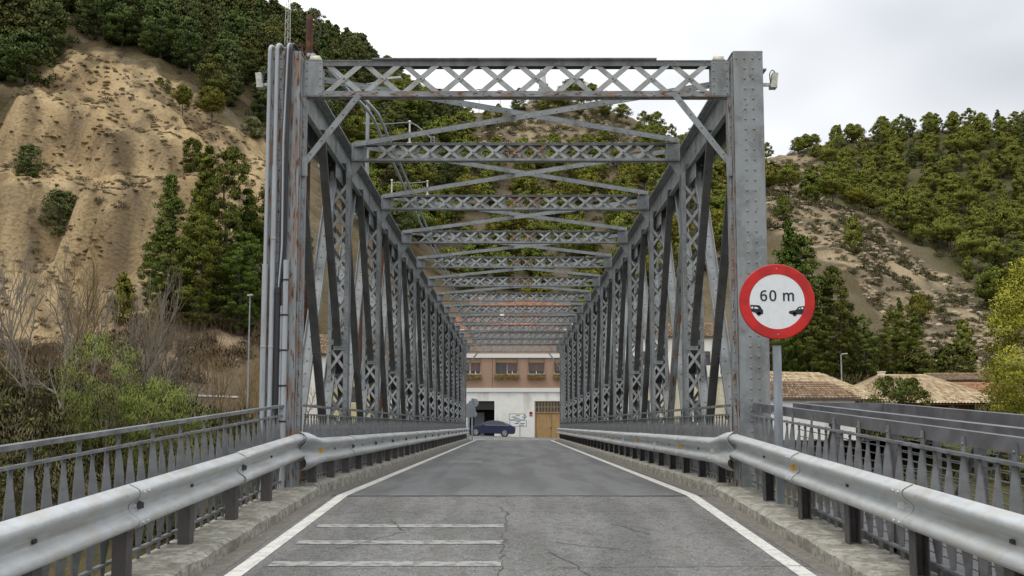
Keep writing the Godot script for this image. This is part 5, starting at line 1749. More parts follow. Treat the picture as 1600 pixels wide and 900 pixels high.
# a plain house: walls, tiled roof with ridge along x (or along z), windows on the front
func house(called: String, label: String, at: Vector3, turn: float, w: float, d: float, h: float, rise: float, mat: Material, tones: Array, wins: Array, frame: Material, over_: float = 0.35, hip := 0.0) -> Node3D:
	var g := thing(called, label, "house", at, turn)
	var holes := []
	for q in wins: holes.append([q[0] - q[2] / 2, q[1] - q[3] / 2, q[0] + q[2] / 2, q[1] + q[3] / 2])
	var wl := MB.new()
	wall(wl, Transform3D(Basis(), Vector3(0, 0, d / 2)), -w / 2, -1.5, w / 2, h, 0.3, holes)
	wl.span(Vector3(-w / 2, -1.5, -d / 2), Vector3(w / 2, h, -d / 2 + 0.3))
	for s in [-1, 1]:
		wl.span(Vector3(s * w / 2, -1.5, -d / 2 + 0.3), Vector3(s * (w / 2 - 0.3), h, d / 2 - 0.3))
		if rise > 0 and hip == 0.0:
			wl.poly(PackedVector2Array([Vector2(-d / 2, 0), Vector2(d / 2, 0), Vector2(0, rise * 0.97)]), Transform3D(Basis(Vector3.UP, s * PI / 2), Vector3(s * (w / 2 - 0.002), h, 0)), 0.28)
	part("wall", wl, mat, g)
	for q in wins:
		window(g, Transform3D(Basis(), Vector3(0, 0, d / 2)), q[0], q[1], q[2], q[3], frame, 1, q[4] if q.size() > 4 else 0.0)
	if rise > 0:
		var rf := MB.new()
		var o := over_
		var low := h - rise * o / (d / 2)
		var hx := w / 2 + o - hip
		tiled(rf, Vector3(-hx, h + rise + 0.06, 0), Vector3(hx, h + rise + 0.06, 0), Vector3(-w / 2 - o, low + 0.06, d / 2 + o), Vector3(w / 2 + o, low + 0.06, d / 2 + o), 0.26, tones)
		tiled(rf, Vector3(hx, h + rise + 0.06, 0), Vector3(-hx, h + rise + 0.06, 0), Vector3(w / 2 + o, low + 0.06, -d / 2 - o), Vector3(-w / 2 - o, low + 0.06, -d / 2 - o), 0.26, tones)
		if hip > 0:
			for s in [-1, 1]:
				tiled(rf, Vector3(s * hx, h + rise + 0.06, -0.02 * s), Vector3(s * hx, h + rise + 0.06, 0.02 * s), Vector3(s * (w / 2 + o), low + 0.06, -s * (d / 2 + o)), Vector3(s * (w / 2 + o), low + 0.06, s * (d / 2 + o)), 0.26, tones)
		var ro := stuff_part("roof_tiles", rf, M.tile, g)
		var cap := MB.new()
		cap.tinted = true
		for i in int(hx * 2 / 0.4):
			var t: Vector3 = tones[rng.randi() % tones.size()]
			cap.col = Color(t.x, t.y, t.z)
			cap.tube(Vector3(-hx + i * 0.4, h + rise + 0.08, 0), Vector3(-hx + i * 0.4 + 0.43, h + rise + 0.10, 0), 0.13, 0.12, 8)
		stuff_part("ridge_tiles", cap, M.tile, g)
		var ev := MB.new()
		ev.span(Vector3(-w / 2 - o + 0.05, low - 0.10, d / 2 + o - 0.16), Vector3(w / 2 + o - 0.05, low + 0.0, d / 2 + o - 0.06))
		part("eave", ev, M.wood, g)
	else:
		var pr := MB.new()
		pr.span(Vector3(-w / 2 - 0.15, h + 0.002, -d / 2 - 0.15), Vector3(w / 2 + 0.15, h + 0.22, d / 2 + 0.15))
		part("roof_slab", pr, M.white_trim, g)
	return g

const ORANGE := [Vector3(0.38, 0.175, 0.10), Vector3(0.30, 0.145, 0.09), Vector3(0.44, 0.24, 0.15), Vector3(0.36, 0.22, 0.15)]
const STRAW := [Vector3(0.47, 0.37, 0.23), Vector3(0.38, 0.29, 0.18), Vector3(0.54, 0.45, 0.31), Vector3(0.30, 0.22, 0.14), Vector3(0.50, 0.40, 0.26)]
const BROWN := [Vector3(0.24, 0.17, 0.11), Vector3(0.19, 0.13, 0.085), Vector3(0.29, 0.21, 0.14)]

func chimney(g: Node3D, at: Vector3) -> void:
	var c := MB.new()
	c.box(at, Vector3(0.5, 1.1, 0.5))
	c.box(at + Vector3(0, 0.59, 0), Vector3(0.62, 0.08, 0.62))
	part("chimney", c, M.white_wall, g)

func make_houses() -> void:
	make_brick_building()
	var g := house("town_house", "white house with long orange tiled roof behind the brick building, left", Vector3(-4.5, 5.0, -101), 0, 15.0, 10, 6.8, 2.4, M.white_wall, ORANGE, [[-3.5, 5.6, 1.1, 1.1, 0.6], [0, 5.6, 1.1, 1.1, 0.5], [3.4, 5.6, 1.1, 1.1, 0.7]], M.white_frame)
	chimney(g, Vector3(-4, 9.6, -1)); chimney(g, Vector3(3.2, 9.4, 1.2))
	g = house("town_house", "house with the lower orange tiled roof behind the brick building, right", Vector3(6.5, 4.2, -99), 0, 12.0, 10, 6.6, 2.0, M.cream, ORANGE, [[-3.5, 5.4, 1.1, 1.1, 0.6], [0.2, 5.4, 1.1, 1.1, 0.5], [3.6, 5.4, 1.1, 1.1, 0.7]], M.wood)
	chimney(g, Vector3(1, 8.9, 1.0))
	g = house("town_house", "pale house with an orange roof up the slope behind the others", Vector3(1.0, 10.2, -112), 0, 13.0, 9, 6.0, 2.0, M.grey_wall, ORANGE, [[-3.0, 4.6, 1.0, 1.1], [2.0, 4.6, 1.0, 1.1]], M.white_frame)
	house("yellow_house", "pale yellow house seen through the left truss", Vector3(-11.5, -0.4, -64), 0.12, 6.4, 8, 5.2, 1.6, M.yellow_wall, BROWN, [[-1.8, 3.6, 1.0, 1.3, 0.5], [1.4, 3.6, 1.0, 1.3, 0.4], [-0.6, 1.2, 1.0, 1.2]], M.white_frame)
	house("white_house", "white house behind the left truss next to the yellow one", Vector3(-17.0, 0.6, -72), 0.05, 7.0, 8, 6.6, 1.8, M.white_wall, BROWN, [[-2, 4.6, 1.0, 1.3, 0.4], [1.6, 4.6, 1.0, 1.3], [-2, 1.6, 1.0, 1.3]], M.wood)
	house("cream_house", "cream two storey house with white framed windows seen through the right truss", Vector3(14.6, -0.7, -66), -0.06, 11.5, 9, 5.4, 0.0, M.cream, BROWN, [[-3.8, 2.6, 1.2, 1.9], [0.2, 2.6, 1.3, 1.9], [3.2, 2.4, 0.9, 1.0, 0.3], [-3.8, 0.2, 1.0, 1.0]], M.white_frame)
	house("white_house", "tall white house behind the cream house, seen through the right truss", Vector3(14.0, 0.0, -82), 0.0, 13.0, 9, 9.6, 1.6, M.white_wall, BROWN, [[-3.8, 7.4, 1.1, 1.4, 0.5], [-0.6, 7.4, 1.1, 1.4, 0.5], [2.6, 7.4, 1.1, 1.4], [5, 7.4, 1.1, 1.4, 0.3]], M.wood)
	house("stone_shed", "low stone shed with mossy tiles right of the cream house", Vector3(21.0, -0.6, -63), 0.0, 4.2, 5, 2.9, 1.0, M.stone_wall, BROWN, [[0.3, 1.0, 0.8, 0.8]], M.wood)
	# houses on the right, across the river
	g = house("low_house", "low house with sagging pale tiled roof behind the round sign's pole", Vector3(25.3, 0.3, -70), 0.32, 10.5, 9.5, 2.9, 2.2, M.grey_wall, STRAW, [[-2.5, 1.6, 1.0, 1.2], [1.5, 1.6, 1.0, 1.2]], M.wood, 0.5, 2.6)
	house("low_house", "brown tiled lean-to roof in front of the pale roofed house", Vector3(22.3, -0.2, -58.5), 0.05, 6.4, 4.6, 3.1, 1.1, M.white_wall, BROWN, [[1.6, 1.4, 0.9, 1.0]], M.wood, 0.3, 1.2)
	g = house("low_house", "long low house with broad pale hipped tile roof and dark red front", Vector3(36.0, 0.0, -72), -0.05, 12.5, 11, 2.9, 2.4, M.red_wall, STRAW, [[-3.5, 1.5, 1.2, 1.5], [0, 1.5, 1.2, 1.5], [3.8, 1.5, 1.2, 1.5]], M.wood, 0.6, 4.6)
	chimney(g, Vector3(-1.5, 5.2, -1))
	house("red_house", "dark red walled house with orange tile roof near the yellow green tree", Vector3(44.0, 0.4, -75), 0.0, 8.0, 8, 2.8, 1.5, M.red_wall, [Vector3(0.38, 0.22, 0.13), Vector3(0.33, 0.19, 0.11)], [[-2.2, 1.4, 1.2, 1.6], [1.0, 1.4, 1.2, 1.6]], M.white_frame, 0.5, 2.0)
	g = house("ruined_house", "pale stone house with dark window openings beside the yellow green tree", Vector3(51.5, 2.2, -92), -0.08, 7.5, 7, 3.6, 0.8, M.grey_wall, BROWN, [[-2.2, 2.2, 1.1, 1.4], [0.5, 2.2, 0.9, 1.4], [2.6, 2.2, 1.0, 1.3]], M.wood, 0.4)
	# open shelter
	var sh := thing("roofed_terrace", "dark flat roofed terrace shelter on white pillars behind the pale roof", "shelter", Vector3(41.5, 3.4, -86))
	var tp := MB.new()
	tp.span(Vector3(-3.4, 2.2, -2), Vector3(3.4, 2.36, 2))
	part("roof", tp, M.cable, sh)
	for x in [-2.0, 3.0]:
		var pz := MB.new()
		pz.span(Vector3(x - 0.35, -2.5, 1.2), Vector3(x + 0.35, 2.198, 1.8))
		part("pillar", pz, M.white_wall, sh)
	var bk := MB.new()
	bk.span(Vector3(-3.4, -2.5, -1.9), Vector3(3.4, 2.198, -1.7))
	part("back_wall", bk, M.stone_wall, sh)
	# retaining wall and road on the left bank
	var rw := MB.new()
	var pts := [[-70.0, -36.0], [-52.0, -38.0], [-40.0, -40.0], [-30.0, -43.0], [-24.0, -47.5], [-20.0, -54.0]]
	for i in pts.size() - 1:
		var a: Array = pts[i]; var c: Array = pts[i + 1]
		var ya := 2.7; var yb := 2.7
		rw.bar(Vector3(a[0], ya - 1.6, a[1]), Vector3(c[0], yb - 1.6, c[1]), 0.4, 3.4, Vector3(0.3, 0, 1).normalized())
	var wl := part("retaining_wall", rw, M.stone_wall, self)
	tag(wl, "long low stone wall edging the road on the left bank", "wall")
	var cp := MB.new()
	for i in pts.size() - 1:
		var a: Array = pts[i]; var c: Array = pts[i + 1]
		cp.bar(Vector3(a[0], 2.86, a[1]), Vector3(c[0], 2.86, c[1]), 0.55, 0.12, Vector3(0.3, 0, 1).normalized())
	part("coping", cp, M.white_wall, wl)

func make_poles() -> void:
	var p := Vector3(-21.2, 0, -46.0)
	lamp_post("street_lamp", "slim pale street lamp pole among bare trees left of the bridge", Vector3(-16.8, 1.4, -46.0), 7.7, 0.0, 0.055, 0.14)
	lamp_post("street_lamp", "grey street lamp with an arm, rising behind the left truss near the portal", Vector3(-6.05, -1.6, -25.5), 16.6, 1.1, 0.11)
	lamp_post("street_lamp", "white street lamp behind the pale tiled roofs on the right", Vector3(33.0, 1.0, -79.0), 6.9, 0.35, 0.09)
	var rp := thing("rusty_pole", "tall rusty steel pole beside the left portal column", "pole", Vector3(-3.09, -1.5, -2.2))
	var t := MB.new()
	t.tube(Vector3.ZERO, Vector3(0, 8.45, 0), 0.055, 0.05, 10)
	part("shaft", t, M.rust, rp)
	t = MB.new()
	t.path([Vector3(0, 8.4, 0), Vector3(0.06, 8.5, 0), Vector3(0.18, 8.2, 0.02), Vector3(0.12, 8.05, 0)], [0.012, 0.012, 0.012, 0.012], 5)
	part("loose_wire", t, M.cable, rp)
	rp = thing("rusty_pole", "rusty pole behind the left end of the second crossbeam", "pole", Vector3(-6.35, -2, -26.5))
	t = MB.new()
	t.tube(Vector3.ZERO, Vector3(0, 14.4, 0), 0.16, 0.15, 10)
	part("shaft", t, M.rust, rp)
	rp = thing("rusty_pole", "second rusty pole further along, seen under the second crossbeam", "pole", Vector3(-6.2, -2, -31.5))
	t = MB.new()
	t.tube(Vector3.ZERO, Vector3(0, 12.8, 0), 0.14, 0.13, 10)
	part("shaft", t, M.rust, rp)
	# short wire supports standing on the crossbeams
	for q in [[1, -1.70, 0.36, -2.45, "small white wire support standing on the second crossbeam"], [2, -2.42, 0.30, -1.72, "left of two small white wire supports standing on the third crossbeam"], [2, -1.72, 0.28, -2.42, "right of two small white wire supports standing on the third crossbeam"]]:
		var u := thing("wire_support", q[4], "bracket", Vector3(q[1], 5.322, -PANEL * q[0] - 0.02))
		var pp := MB.new()
		pp.tube(Vector3.ZERO, Vector3(0, q[2], 0), 0.016, 0.014, 8)
		pp.box(Vector3(0, 0.012, 0), Vector3(0.07, 0.024, 0.07))
		pp.dome(Vector3(0, q[2], 0), Vector3.UP, 0.028, 0.03)
		part("post", pp, M.white_plastic, u)
		if q[1] < -2.0: continue
		var wr := MB.new()
		var e: float = q[3] - q[1]
		wr.path([Vector3(0, q[2], 0), Vector3(e * 0.5, q[2] - 0.03, 0), Vector3(e, q[2] - 0.02, 0)], [0.007, 0.007, 0.007], 5)
		part("wire", wr, M.conduit, u)
		if q[0] == 1:
			wr = MB.new()
			wr.path([Vector3(0, q[2], 0), Vector3(0.12, q[2] - 0.06, 0), Vector3(0.36, q[2] - 0.28, 0)], [0.008, 0.008, 0.008], 5)
			part("wire", wr, M.conduit, u)
	var jb := thing("junction_box", "tiny rusty junction box on the second crossbeam beside the white wire support", "junction box", Vector3(-1.33, 5.322, -PANEL - 0.02))
	var jm := MB.new()
	jm.box(Vector3(0, 0.06, 0), Vector3(0.07, 0.12, 0.06))
	part("box", jm, M.rust_flange, jb)
	jm = MB.new()
	for y in [0.035, 0.085]:
		jm.dome(Vector3(0, y, 0.031), Vector3.BACK, 0.018, 0.012)
	part("knob", jm, M.cable, jb)
	# lattice mast on the left slope
	var at := Vector3(-45.0, 0, -163.0)
	at.y = ground(at.x, at.z) - 0.5
	var m := thing("lattice_mast", "slender white lattice mast rising above the left portal column", "mast", at)
	var h := 42.0
	for i in 3:
		var a := TAU * i / 3 + 0.3
		var lg := MB.new()
		lg.tube(Vector3(cos(a) * 0.75, 0, sin(a) * 0.75), Vector3(cos(a) * 0.35, h, sin(a) * 0.35), 0.06, 0.05, 6)
		part("leg", lg, M.white_plastic, m)
	var lc := MB.new()
	for j in 46:
		for i in 3:
			var a := TAU * i / 3 + 0.3; var b := TAU * (i + 1) / 3 + 0.3
			var r0 := lerpf(0.75, 0.35, j / 46.0); var r1 := lerpf(0.75, 0.35, (j + 1) / 46.0)
			if (i + j) % 2: 
				var c := a; a = b; b = c
			lc.tube(Vector3(cos(a) * r0, h * j / 46.0, sin(a) * r0), Vector3(cos(b) * r1, h * (j + 1) / 46.0, sin(b) * r1), 0.035, 0.035, 4, false)
	stuff_part("lacing", lc, M.white_plastic, m)
	# monument on the summit
	var s := Vector3(10.2, 0, -272)
	s.y = ground(s.x, s.z) - 0.3
	var mo := thing("statue", "pale robed statue on a stone pedestal on the hilltop", "statue", s)
	var pd := MB.new()
	pd.box(Vector3(0, 2.2, 0), Vector3(3.6, 4.4, 3.6))
	pd.box(Vector3(0, 5.2, 0), Vector3(2.5, 1.6, 2.5))
	pd.box(Vector3(0, 6.08, 0), Vector3(2.9, 0.16, 2.9))
	part("pedestal", pd, M.grey_wall, mo)
	var fg := MB.new()
	var tr := Transform3D(Basis(), Vector3(0, 6.16, 0))
	fg.lathe([Vector2(0.0001, 0.0), Vector2(1.0, 0.0), Vector2(0.95, 0.6), Vector2(0.72, 2.0), Vector2(0.62, 3.1), Vector2(0.72, 4.0), Vector2(0.78, 4.55), Vector2(0.6, 4.95), Vector2(0.24, 5.15), Vector2(0.22, 5.3), Vector2(0.38, 5.5), Vector2(0.42, 5.8), Vector2(0.34, 6.1), Vector2(0.0001, 6.25)], 14, tr)
	fg.path([Vector3(0.62, 10.85, 0.1), Vector3(0.85, 9.9, 0.35), Vector3(0.35, 9.5, 0.75)], [0.24, 0.22, 0.16], 8)
	fg.path([Vector3(-0.62, 10.85, 0.1), Vector3(-0.95, 10.6, 0.4), Vector3(-1.0, 11.5, 0.6)], [0.24, 0.22, 0.16], 8)
	part("figure", fg, M.stone_fig, mo)
	for q in [[-21, -2, 7.5], [-14, 3, 5.0]]:
		var b2 := Vector3(s.x + q[0], 0, s.z + q[1])
		b2.y = ground(b2.x, b2.z)
		var fl := thing("light_mast", "thin mast with lamps beside the hilltop statue" if q[0] < -18 else "shorter thin mast between the hilltop statue and the lamp mast", "mast", b2)
		var tt := MB.new()
		tt.tube(Vector3.ZERO, Vector3(0, q[2] + 3, 0), 0.10, 0.08, 6)
		part("pole", tt, M.grey_pole, fl)
		tt = MB.new()
		tt.box(Vector3(0, q[2] + 3, 0), Vector3(1.8, 0.25, 0.3))
		part("lamp_bar", tt, M.grey_pole, fl)

# ------------------------------------------------------------------ plants
func leaf_quad(mb: MB, p: Vector3, a: Vector3, b: Vector3, nn: Vector3) -> void:      # a rhombus with a chosen shading normal
	if b.cross(a).dot(nn) < 0: b = -b
	var i := mb.vert(p - a, nn)
	mb.vert(p + b, nn); mb.vert(p + a, nn); mb.vert(p - b, nn)
	mb.tri_i(i, i + 1, i + 2); mb.tri_i(i, i + 2, i + 3)

func rand_dir(r: RandomNumberGenerator) -> Vector3:
	var y := r.randf_range(-1, 1)
	var a := r.randf() * TAU
	var s := sqrt(1 - y * y)
	return Vector3(s * cos(a), y, s * sin(a))

# crown of a tree of unit kind: s has h, w, base, clumps, leaves, size, thin, a, b (colours), form, lump
func crown_mesh(seed_: int, s: Dictionary) -> MB:
	var r := RandomNumberGenerator.new()
	r.seed = seed_
	var mb := MB.new()
	mb.tinted = true
	var h: float = s.h; var w: float = s.w
	var mid := Vector3(0, h * (s.base + 1.0) * 0.5, 0)
	var lean := Vector3(r.randf_range(-0.06, 0.06), 0, r.randf_range(-0.06, 0.06)) * h
	for c in int(s.clumps):
		var t := pow(r.randf(), s.get("bias", 1.0))
		var y: float = h * (s.base + (1.0 - s.base) * t)
		var prof := 1.0
		if s.form == "cone": prof = pow(1.0 - t, 0.75) * (0.35 + 0.65 * smoothstep(-0.05, 0.25, t)) + 0.05
		elif s.form == "dome": prof = sqrt(maxf(0.0, 1.0 - pow(t * 1.05 - 0.15, 2.0) / 0.81)) * (0.55 + 0.45 * smoothstep(0.0, 0.3, t))
		else: prof = sqrt(maxf(0.02, 1.0 - pow(t * 2.0 - 0.9, 2.0) / 1.25))
		var a := r.randf() * TAU
		var rad: float = w * 0.5 * prof * sqrt(r.randf_range(0.12, 1.0)) * (0.86 + 0.22 * sin(a * 2.0 + seed_))
		var cc := Vector3(cos(a) * rad, y, sin(a) * rad) + lean * t
		var cr: float = s.lump * w * r.randf_range(0.65, 1.25) * (0.55 + 0.45 * prof)
		var tone: Vector3 = s.a.lerp(s.b, r.randf())
		tone *= r.randf_range(0.88, 1.12)
		if r.randf() < 0.06: tone = tone.lerp(Vector3(0.12, 0.085, 0.04), 0.6)
		for l in int(s.leaves):
			var d := rand_dir(r)
			var flat_ := 0.62 if s.form != "willow" else 1.0
			var p := cc + Vector3(d.x, d.y * flat_, d.z) * cr * pow(r.randf(), 0.38)
			var nn := (d * 0.6 + ((p - mid) / Vector3(w, h * (1.0 - s.base), w)).normalized() * 0.8 + rand_dir(r) * 0.3 + Vector3(0, 0.2, 0)).normalized()
			var ax := rand_dir(r)
			if s.form == "willow": ax = (Vector3(d.x * 0.35, -1.0, d.z * 0.35) + rand_dir(r) * 0.45)
			else: ax = (ax + d * 0.9 + Vector3(0, 0.35, 0))
			ax = ax.normalized()
			var bx := (ax.cross(nn + rand_dir(r) * 0.9)).normalized()
			var sz: float = s.size * r.randf_range(0.6, 1.3)
			var tt := tone * r.randf_range(0.75, 1.25)
			mb.col = Color(tt.x, tt.y, tt.z)
			leaf_quad(mb, p, ax * sz * 0.5, bx * sz * s.thin * 0.5, nn)
	return mb

func trunk_mesh(seed_: int, h: float, r0: float, base: float, w: float, limbs: int) -> MB:
	var r := RandomNumberGenerator.new()
	r.seed = seed_
	var mb := MB.new()
	var pts := []; var rad := []
	var p := Vector3(0, -0.6, 0)
	for i in 7:
		pts.append(p)
		rad.append(r0 * (1.15 - 0.16 * i) if i else r0 * 1.35)
		p += Vector3(r.randf_range(-0.05, 0.05) * h * 0.35, (h * 0.93 + 0.6) / 6.0, r.randf_range(-0.05, 0.05) * h * 0.35)
	mb.path(pts, rad, 7, false)
	for i in limbs:
		var t := lerpf(base * 0.7, 0.85, r.randf())
		var k := clampf(t * 6.0, 0, 5.99)
		var a: Vector3 = pts[int(k)].lerp(pts[int(k) + 1], k - int(k))
		var an := r.randf() * TAU
		var l := w * 0.42 * (1.1 - t * 0.7)
		var e := a + Vector3(cos(an) * l, l * r.randf_range(0.2, 0.7), sin(an) * l)
		mb.path([a, a.lerp(e, 0.5) + Vector3(0, l * 0.08, 0), e], [r0 * 0.32, r0 * 0.2, r0 * 0.07], 5, false)
	return mb

func bare_meshes(seed_: int, h: float, r0: float, spread: float, up: float, depth: int, tuft: int, tones: Array) -> Array:     # [wood, leaves]
	var r := RandomNumberGenerator.new()
	r.seed = seed_
	var mb := MB.new()
	var lv := MB.new()
	lv.tinted = true
	var stack := [[Vector3(0, -0.5, 0), Vector3(r.randf_range(-0.08, 0.08), 1, r.randf_range(-0.08, 0.08)).normalized(), h * 0.36, r0, 0]]
	while stack.size():
		var q: Array = stack.pop_back()
		var p: Vector3 = q[0]; var d: Vector3 = q[1]; var len: float = q[2]; var rad: float = q[3]; var lvl: int = q[4]
		var n := 4 if lvl < 2 else 3
		var pts := [p]; var rs := [rad]
		var dd := d
		for i in n:
			dd = (dd + rand_dir(r) * 0.13 + Vector3(0, up * 0.10, 0)).normalized()
			p += dd * len / n
			pts.append(p)
			rs.append(maxf(rad * (1.0 - 0.45 * (i + 1) / n), 0.006))
		mb.path(pts, rs, 6 if lvl == 0 else 4 if lvl < 3 else 3, false)
		if lvl >= depth:
			for k in tuft:
				var t := r.randf()
				var c: Vector3 = pts[n].lerp(pts[n - 1], t) + rand_dir(r) * 0.12
				var tone: Vector3 = tones[0].lerp(tones[1], r.randf()) * r.randf_range(0.75, 1.2)
				lv.col = Color(tone.x, tone.y, tone.z)
				var ax := (rand_dir(r) + Vector3(0, -0.5, 0)).normalized()
				leaf_quad(lv, c, ax * 0.075, ax.cross(rand_dir(r)).normalized() * 0.028, (rand_dir(r) * 0.7 + Vector3(0, 0.6, 0)).normalized())
			continue
		var kids := r.randi_range(3, 4) if lvl > 0 else r.randi_range(5, 7)
		for k in kids:
			var at := r.randf_range(0.35, 1.0) if k < kids - 1 else 1.0
			var f := clampf(at * n, 0, n - 0.01)
			var s: Vector3 = pts[int(f)].lerp(pts[int(f) + 1], f - int(f))
			var side := rand_dir(r)
			side = (side - dd * side.dot(dd)).normalized()
			var nd := (dd + side * spread * r.randf_range(0.6, 1.2) + Vector3(0, up * 0.25, 0)).normalized()
			if k == kids - 1: nd = (dd + side * 0.25).normalized()
			stack.append([s, nd, len * r.randf_range(0.55, 0.8), maxf(rad * (0.62 - 0.2 * at), 0.009) if k < kids - 1 else rad * 0.55, lvl + 1])
	return [mb, lv]

var protos := {}      # kind -> array of [trunk mesh, trunk material, crown mesh, crown material, height]

func make_prototypes() -> void:
	var a1 := Vector3(0.155, 0.178, 0.034); var b1 := Vector3(0.235, 0.248, 0.050)
	var l := []
	for i in 6:
		var s := {h = 8.0, w = [6.6, 7.4, 6.0, 7.0, 6.2, 7.8][i], base = [0.26, 0.36, 0.16, 0.44, 0.12, 0.38][i], clumps = 95, leaves = 78, size = 0.36, thin = 0.5, a = a1, b = b1, form = "dome", lump = [0.13, 0.15, 0.12, 0.14, 0.13, 0.16][i]}
		l.append([trunk_mesh(100 + i, 7.2, 0.17, 0.2, 6.0, 7).mesh(), M.bark, crown_mesh(200 + i, s).mesh(), M.needle, 8.0])
	protos.round_pine = l
	l = []
	for i in 6:
		var s := {h = 12.0, w = [7.0, 8.0, 6.4, 7.6, 8.6, 7.2][i], base = [0.06, 0.10, 0.04, 0.12, 0.08, 0.05][i], clumps = 150, leaves = 58, size = 0.46, thin = 0.42, a = Vector3(0.094, 0.120, 0.046), b = Vector3(0.158, 0.184, 0.060), form = "cone" if i < 3 else "oval", lump = 0.125}
		l.append([trunk_mesh(130 + i, 11.0, 0.22, 0.12, 5.0, 8).mesh(), M.bark, crown_mesh(240 + i, s).mesh(), M.needle, 12.0])
	protos.dark_pine = l
	l = []
	for i in 4:
		var s := {h = 15.0, w = [6.6, 6.0, 7.2, 6.4][i], base = [0.05, 0.08, 0.04, 0.06][i], clumps = 270, leaves = 105, size = 0.27, thin = 0.36, a = Vector3(0.105, 0.142, 0.032), b = Vector3(0.180, 0.220, 0.048), form = ["cone", "oval", "cone", "oval"][i], lump = 0.095, bias = 0.95}
		l.append([trunk_mesh(160 + i, 14.0, 0.26, 0.1, 6.0, 12).mesh(), M.bark, crown_mesh(270 + i, s).mesh(), M.needle, 15.0])
	protos.tall_pine = l
	l = []
	for i in 3:
		var s := {h = 4.0, w = [4.2, 5.0, 3.6][i], base = 0.02, clumps = 90, leaves = 70, size = 0.22, thin = 0.45, a = Vector3(0.080, 0.105, 0.025), b = Vector3(0.125, 0.150, 0.034), form = "oval", lump = 0.14}
		l.append([trunk_mesh(190 + i, 3.4, 0.10, 0.05, 3.0, 6).mesh(), M.bark, crown_mesh(300 + i, s).mesh(), M.needle, 4.0])
	protos.bush = l

func plant(kind: String, at: Vector3, h: float, wide: float, called: String, label: String, group := "", variant := -1, tint := Color.WHITE) -> Node3D:
	var l: Array = protos[kind]
	var q: Array = l[rng.randi() % l.size()] if variant < 0 else l[variant % l.size()]
	var g := thing(called, label, "bush" if called.contains("bush") else "tree", at, rng.randf() * TAU, group)
	var s: float = h / q[4]
	g.scale = Vector3(s * wide, s, s * wide)
	part("trunk", q[0], q[1], g)
	var cr := part("crown", q[2], q[3], g)
	cr.set_surface_override_material(0, M.needles[rng.randi() % 4])
	return g

func on_ground(x: float, z: float, sink := 0.25) -> Vector3:
	return Vector3(x, ground(x, z) - sink, z)

func in_view(p: Vector3, margin := 60.0) -> bool:
	var d := EYE.z - p.z
	var u := 800.0 + 1400.0 * (p.x - EYE.x) / d
	return d > 3 and u > -margin and u < 1600 + margin

func scatter(poly: PackedVector2Array, gap: float, jitter: float) -> Array:
	var lo := poly[0]; var hi := poly[0]
	for p in poly:
		lo = lo.min(p); hi = hi.max(p)
	var out := []
	var row := 0
	var z := lo.y
	while z < hi.y:
		var x := lo.x + (gap * 0.5 if row % 2 else 0.0)
		while x < hi.x:
			var q := Vector2(x + rng.randf_range(-jitter, jitter) * gap, z + rng.randf_range(-jitter, jitter) * gap)
			if Geometry2D.is_point_in_polygon(q, poly): out.append(q)
			x += gap
		z += gap * 0.87
		row += 1
	return out

func multi(called: String, mesh: Mesh, placed: Array, colors: Array) -> void:
	var mm := MultiMesh.new()
	mm.transform_format = MultiMesh.TRANSFORM_3D
	mm.use_colors = true
	mm.mesh = mesh
	mm.instance_count = placed.size()
	for i in placed.size():
		mm.set_instance_transform(i, placed[i])
		mm.set_instance_color(i, colors[i])
	var o := MultiMeshInstance3D.new()
	o.name = numbered(called)
	o.multimesh = mm
	o.set_meta("kind", "stuff")
	add_child(o)

func wood_place(group: String, u: float, y: float) -> Array:
	var lab := ""
	if group.begins_with("conifers of the left hill"):
		var side := "far left corner of the view" if u < 110 else ("left of the highest sand" if u < 180 else ("straight above the sand" if u < 270 else ("above the small slope pines" if u < 350 else ("just left of the portal column" if u < 430 else ("right behind the portal column" if u < 520 else "skyline end sloping to the portal beam")))))
		var level := "lowest" if y < 60 else ("middle height" if y < 78 else "upper")
		lab = "dark conifer, %s part of left wood, %s" % [level, side]
	elif group.begins_with("conifers of the slope"):
		var side := "left bays" if u < 560 else ("second and third bays" if u < 640 else "middle bays")
		lab = "conifer seen through the bridge's %s, %s on the slope" % [side, "low" if y < 30 else ("half way up" if y < 55 else "high up")]
	elif group.begins_with("pines on the statue"):
		var side := "left of the statue" if u < 800 else ("under the statue" if u < 900 else ("right of the statue" if u < 1000 else "near the right truss"))
		lab = "green pine of the statue hill, %s, %s" % [side, "low down" if y < 40 else ("half way up" if y < 70 else "near the top")]
	else:
		var side := "next to the right column" if u < 1290 else ("middle part" if u < 1440 else "right part")
		lab = "round green pine of the right hill wood, %s, %s" % [side, "lower edge" if y < 50 else ("middle height" if y < 85 else "near the skyline")]
	return [lab, lab.replace("conifer,", "conifers,").replace("conifer seen", "conifers seen").replace("pine of", "pines of")]

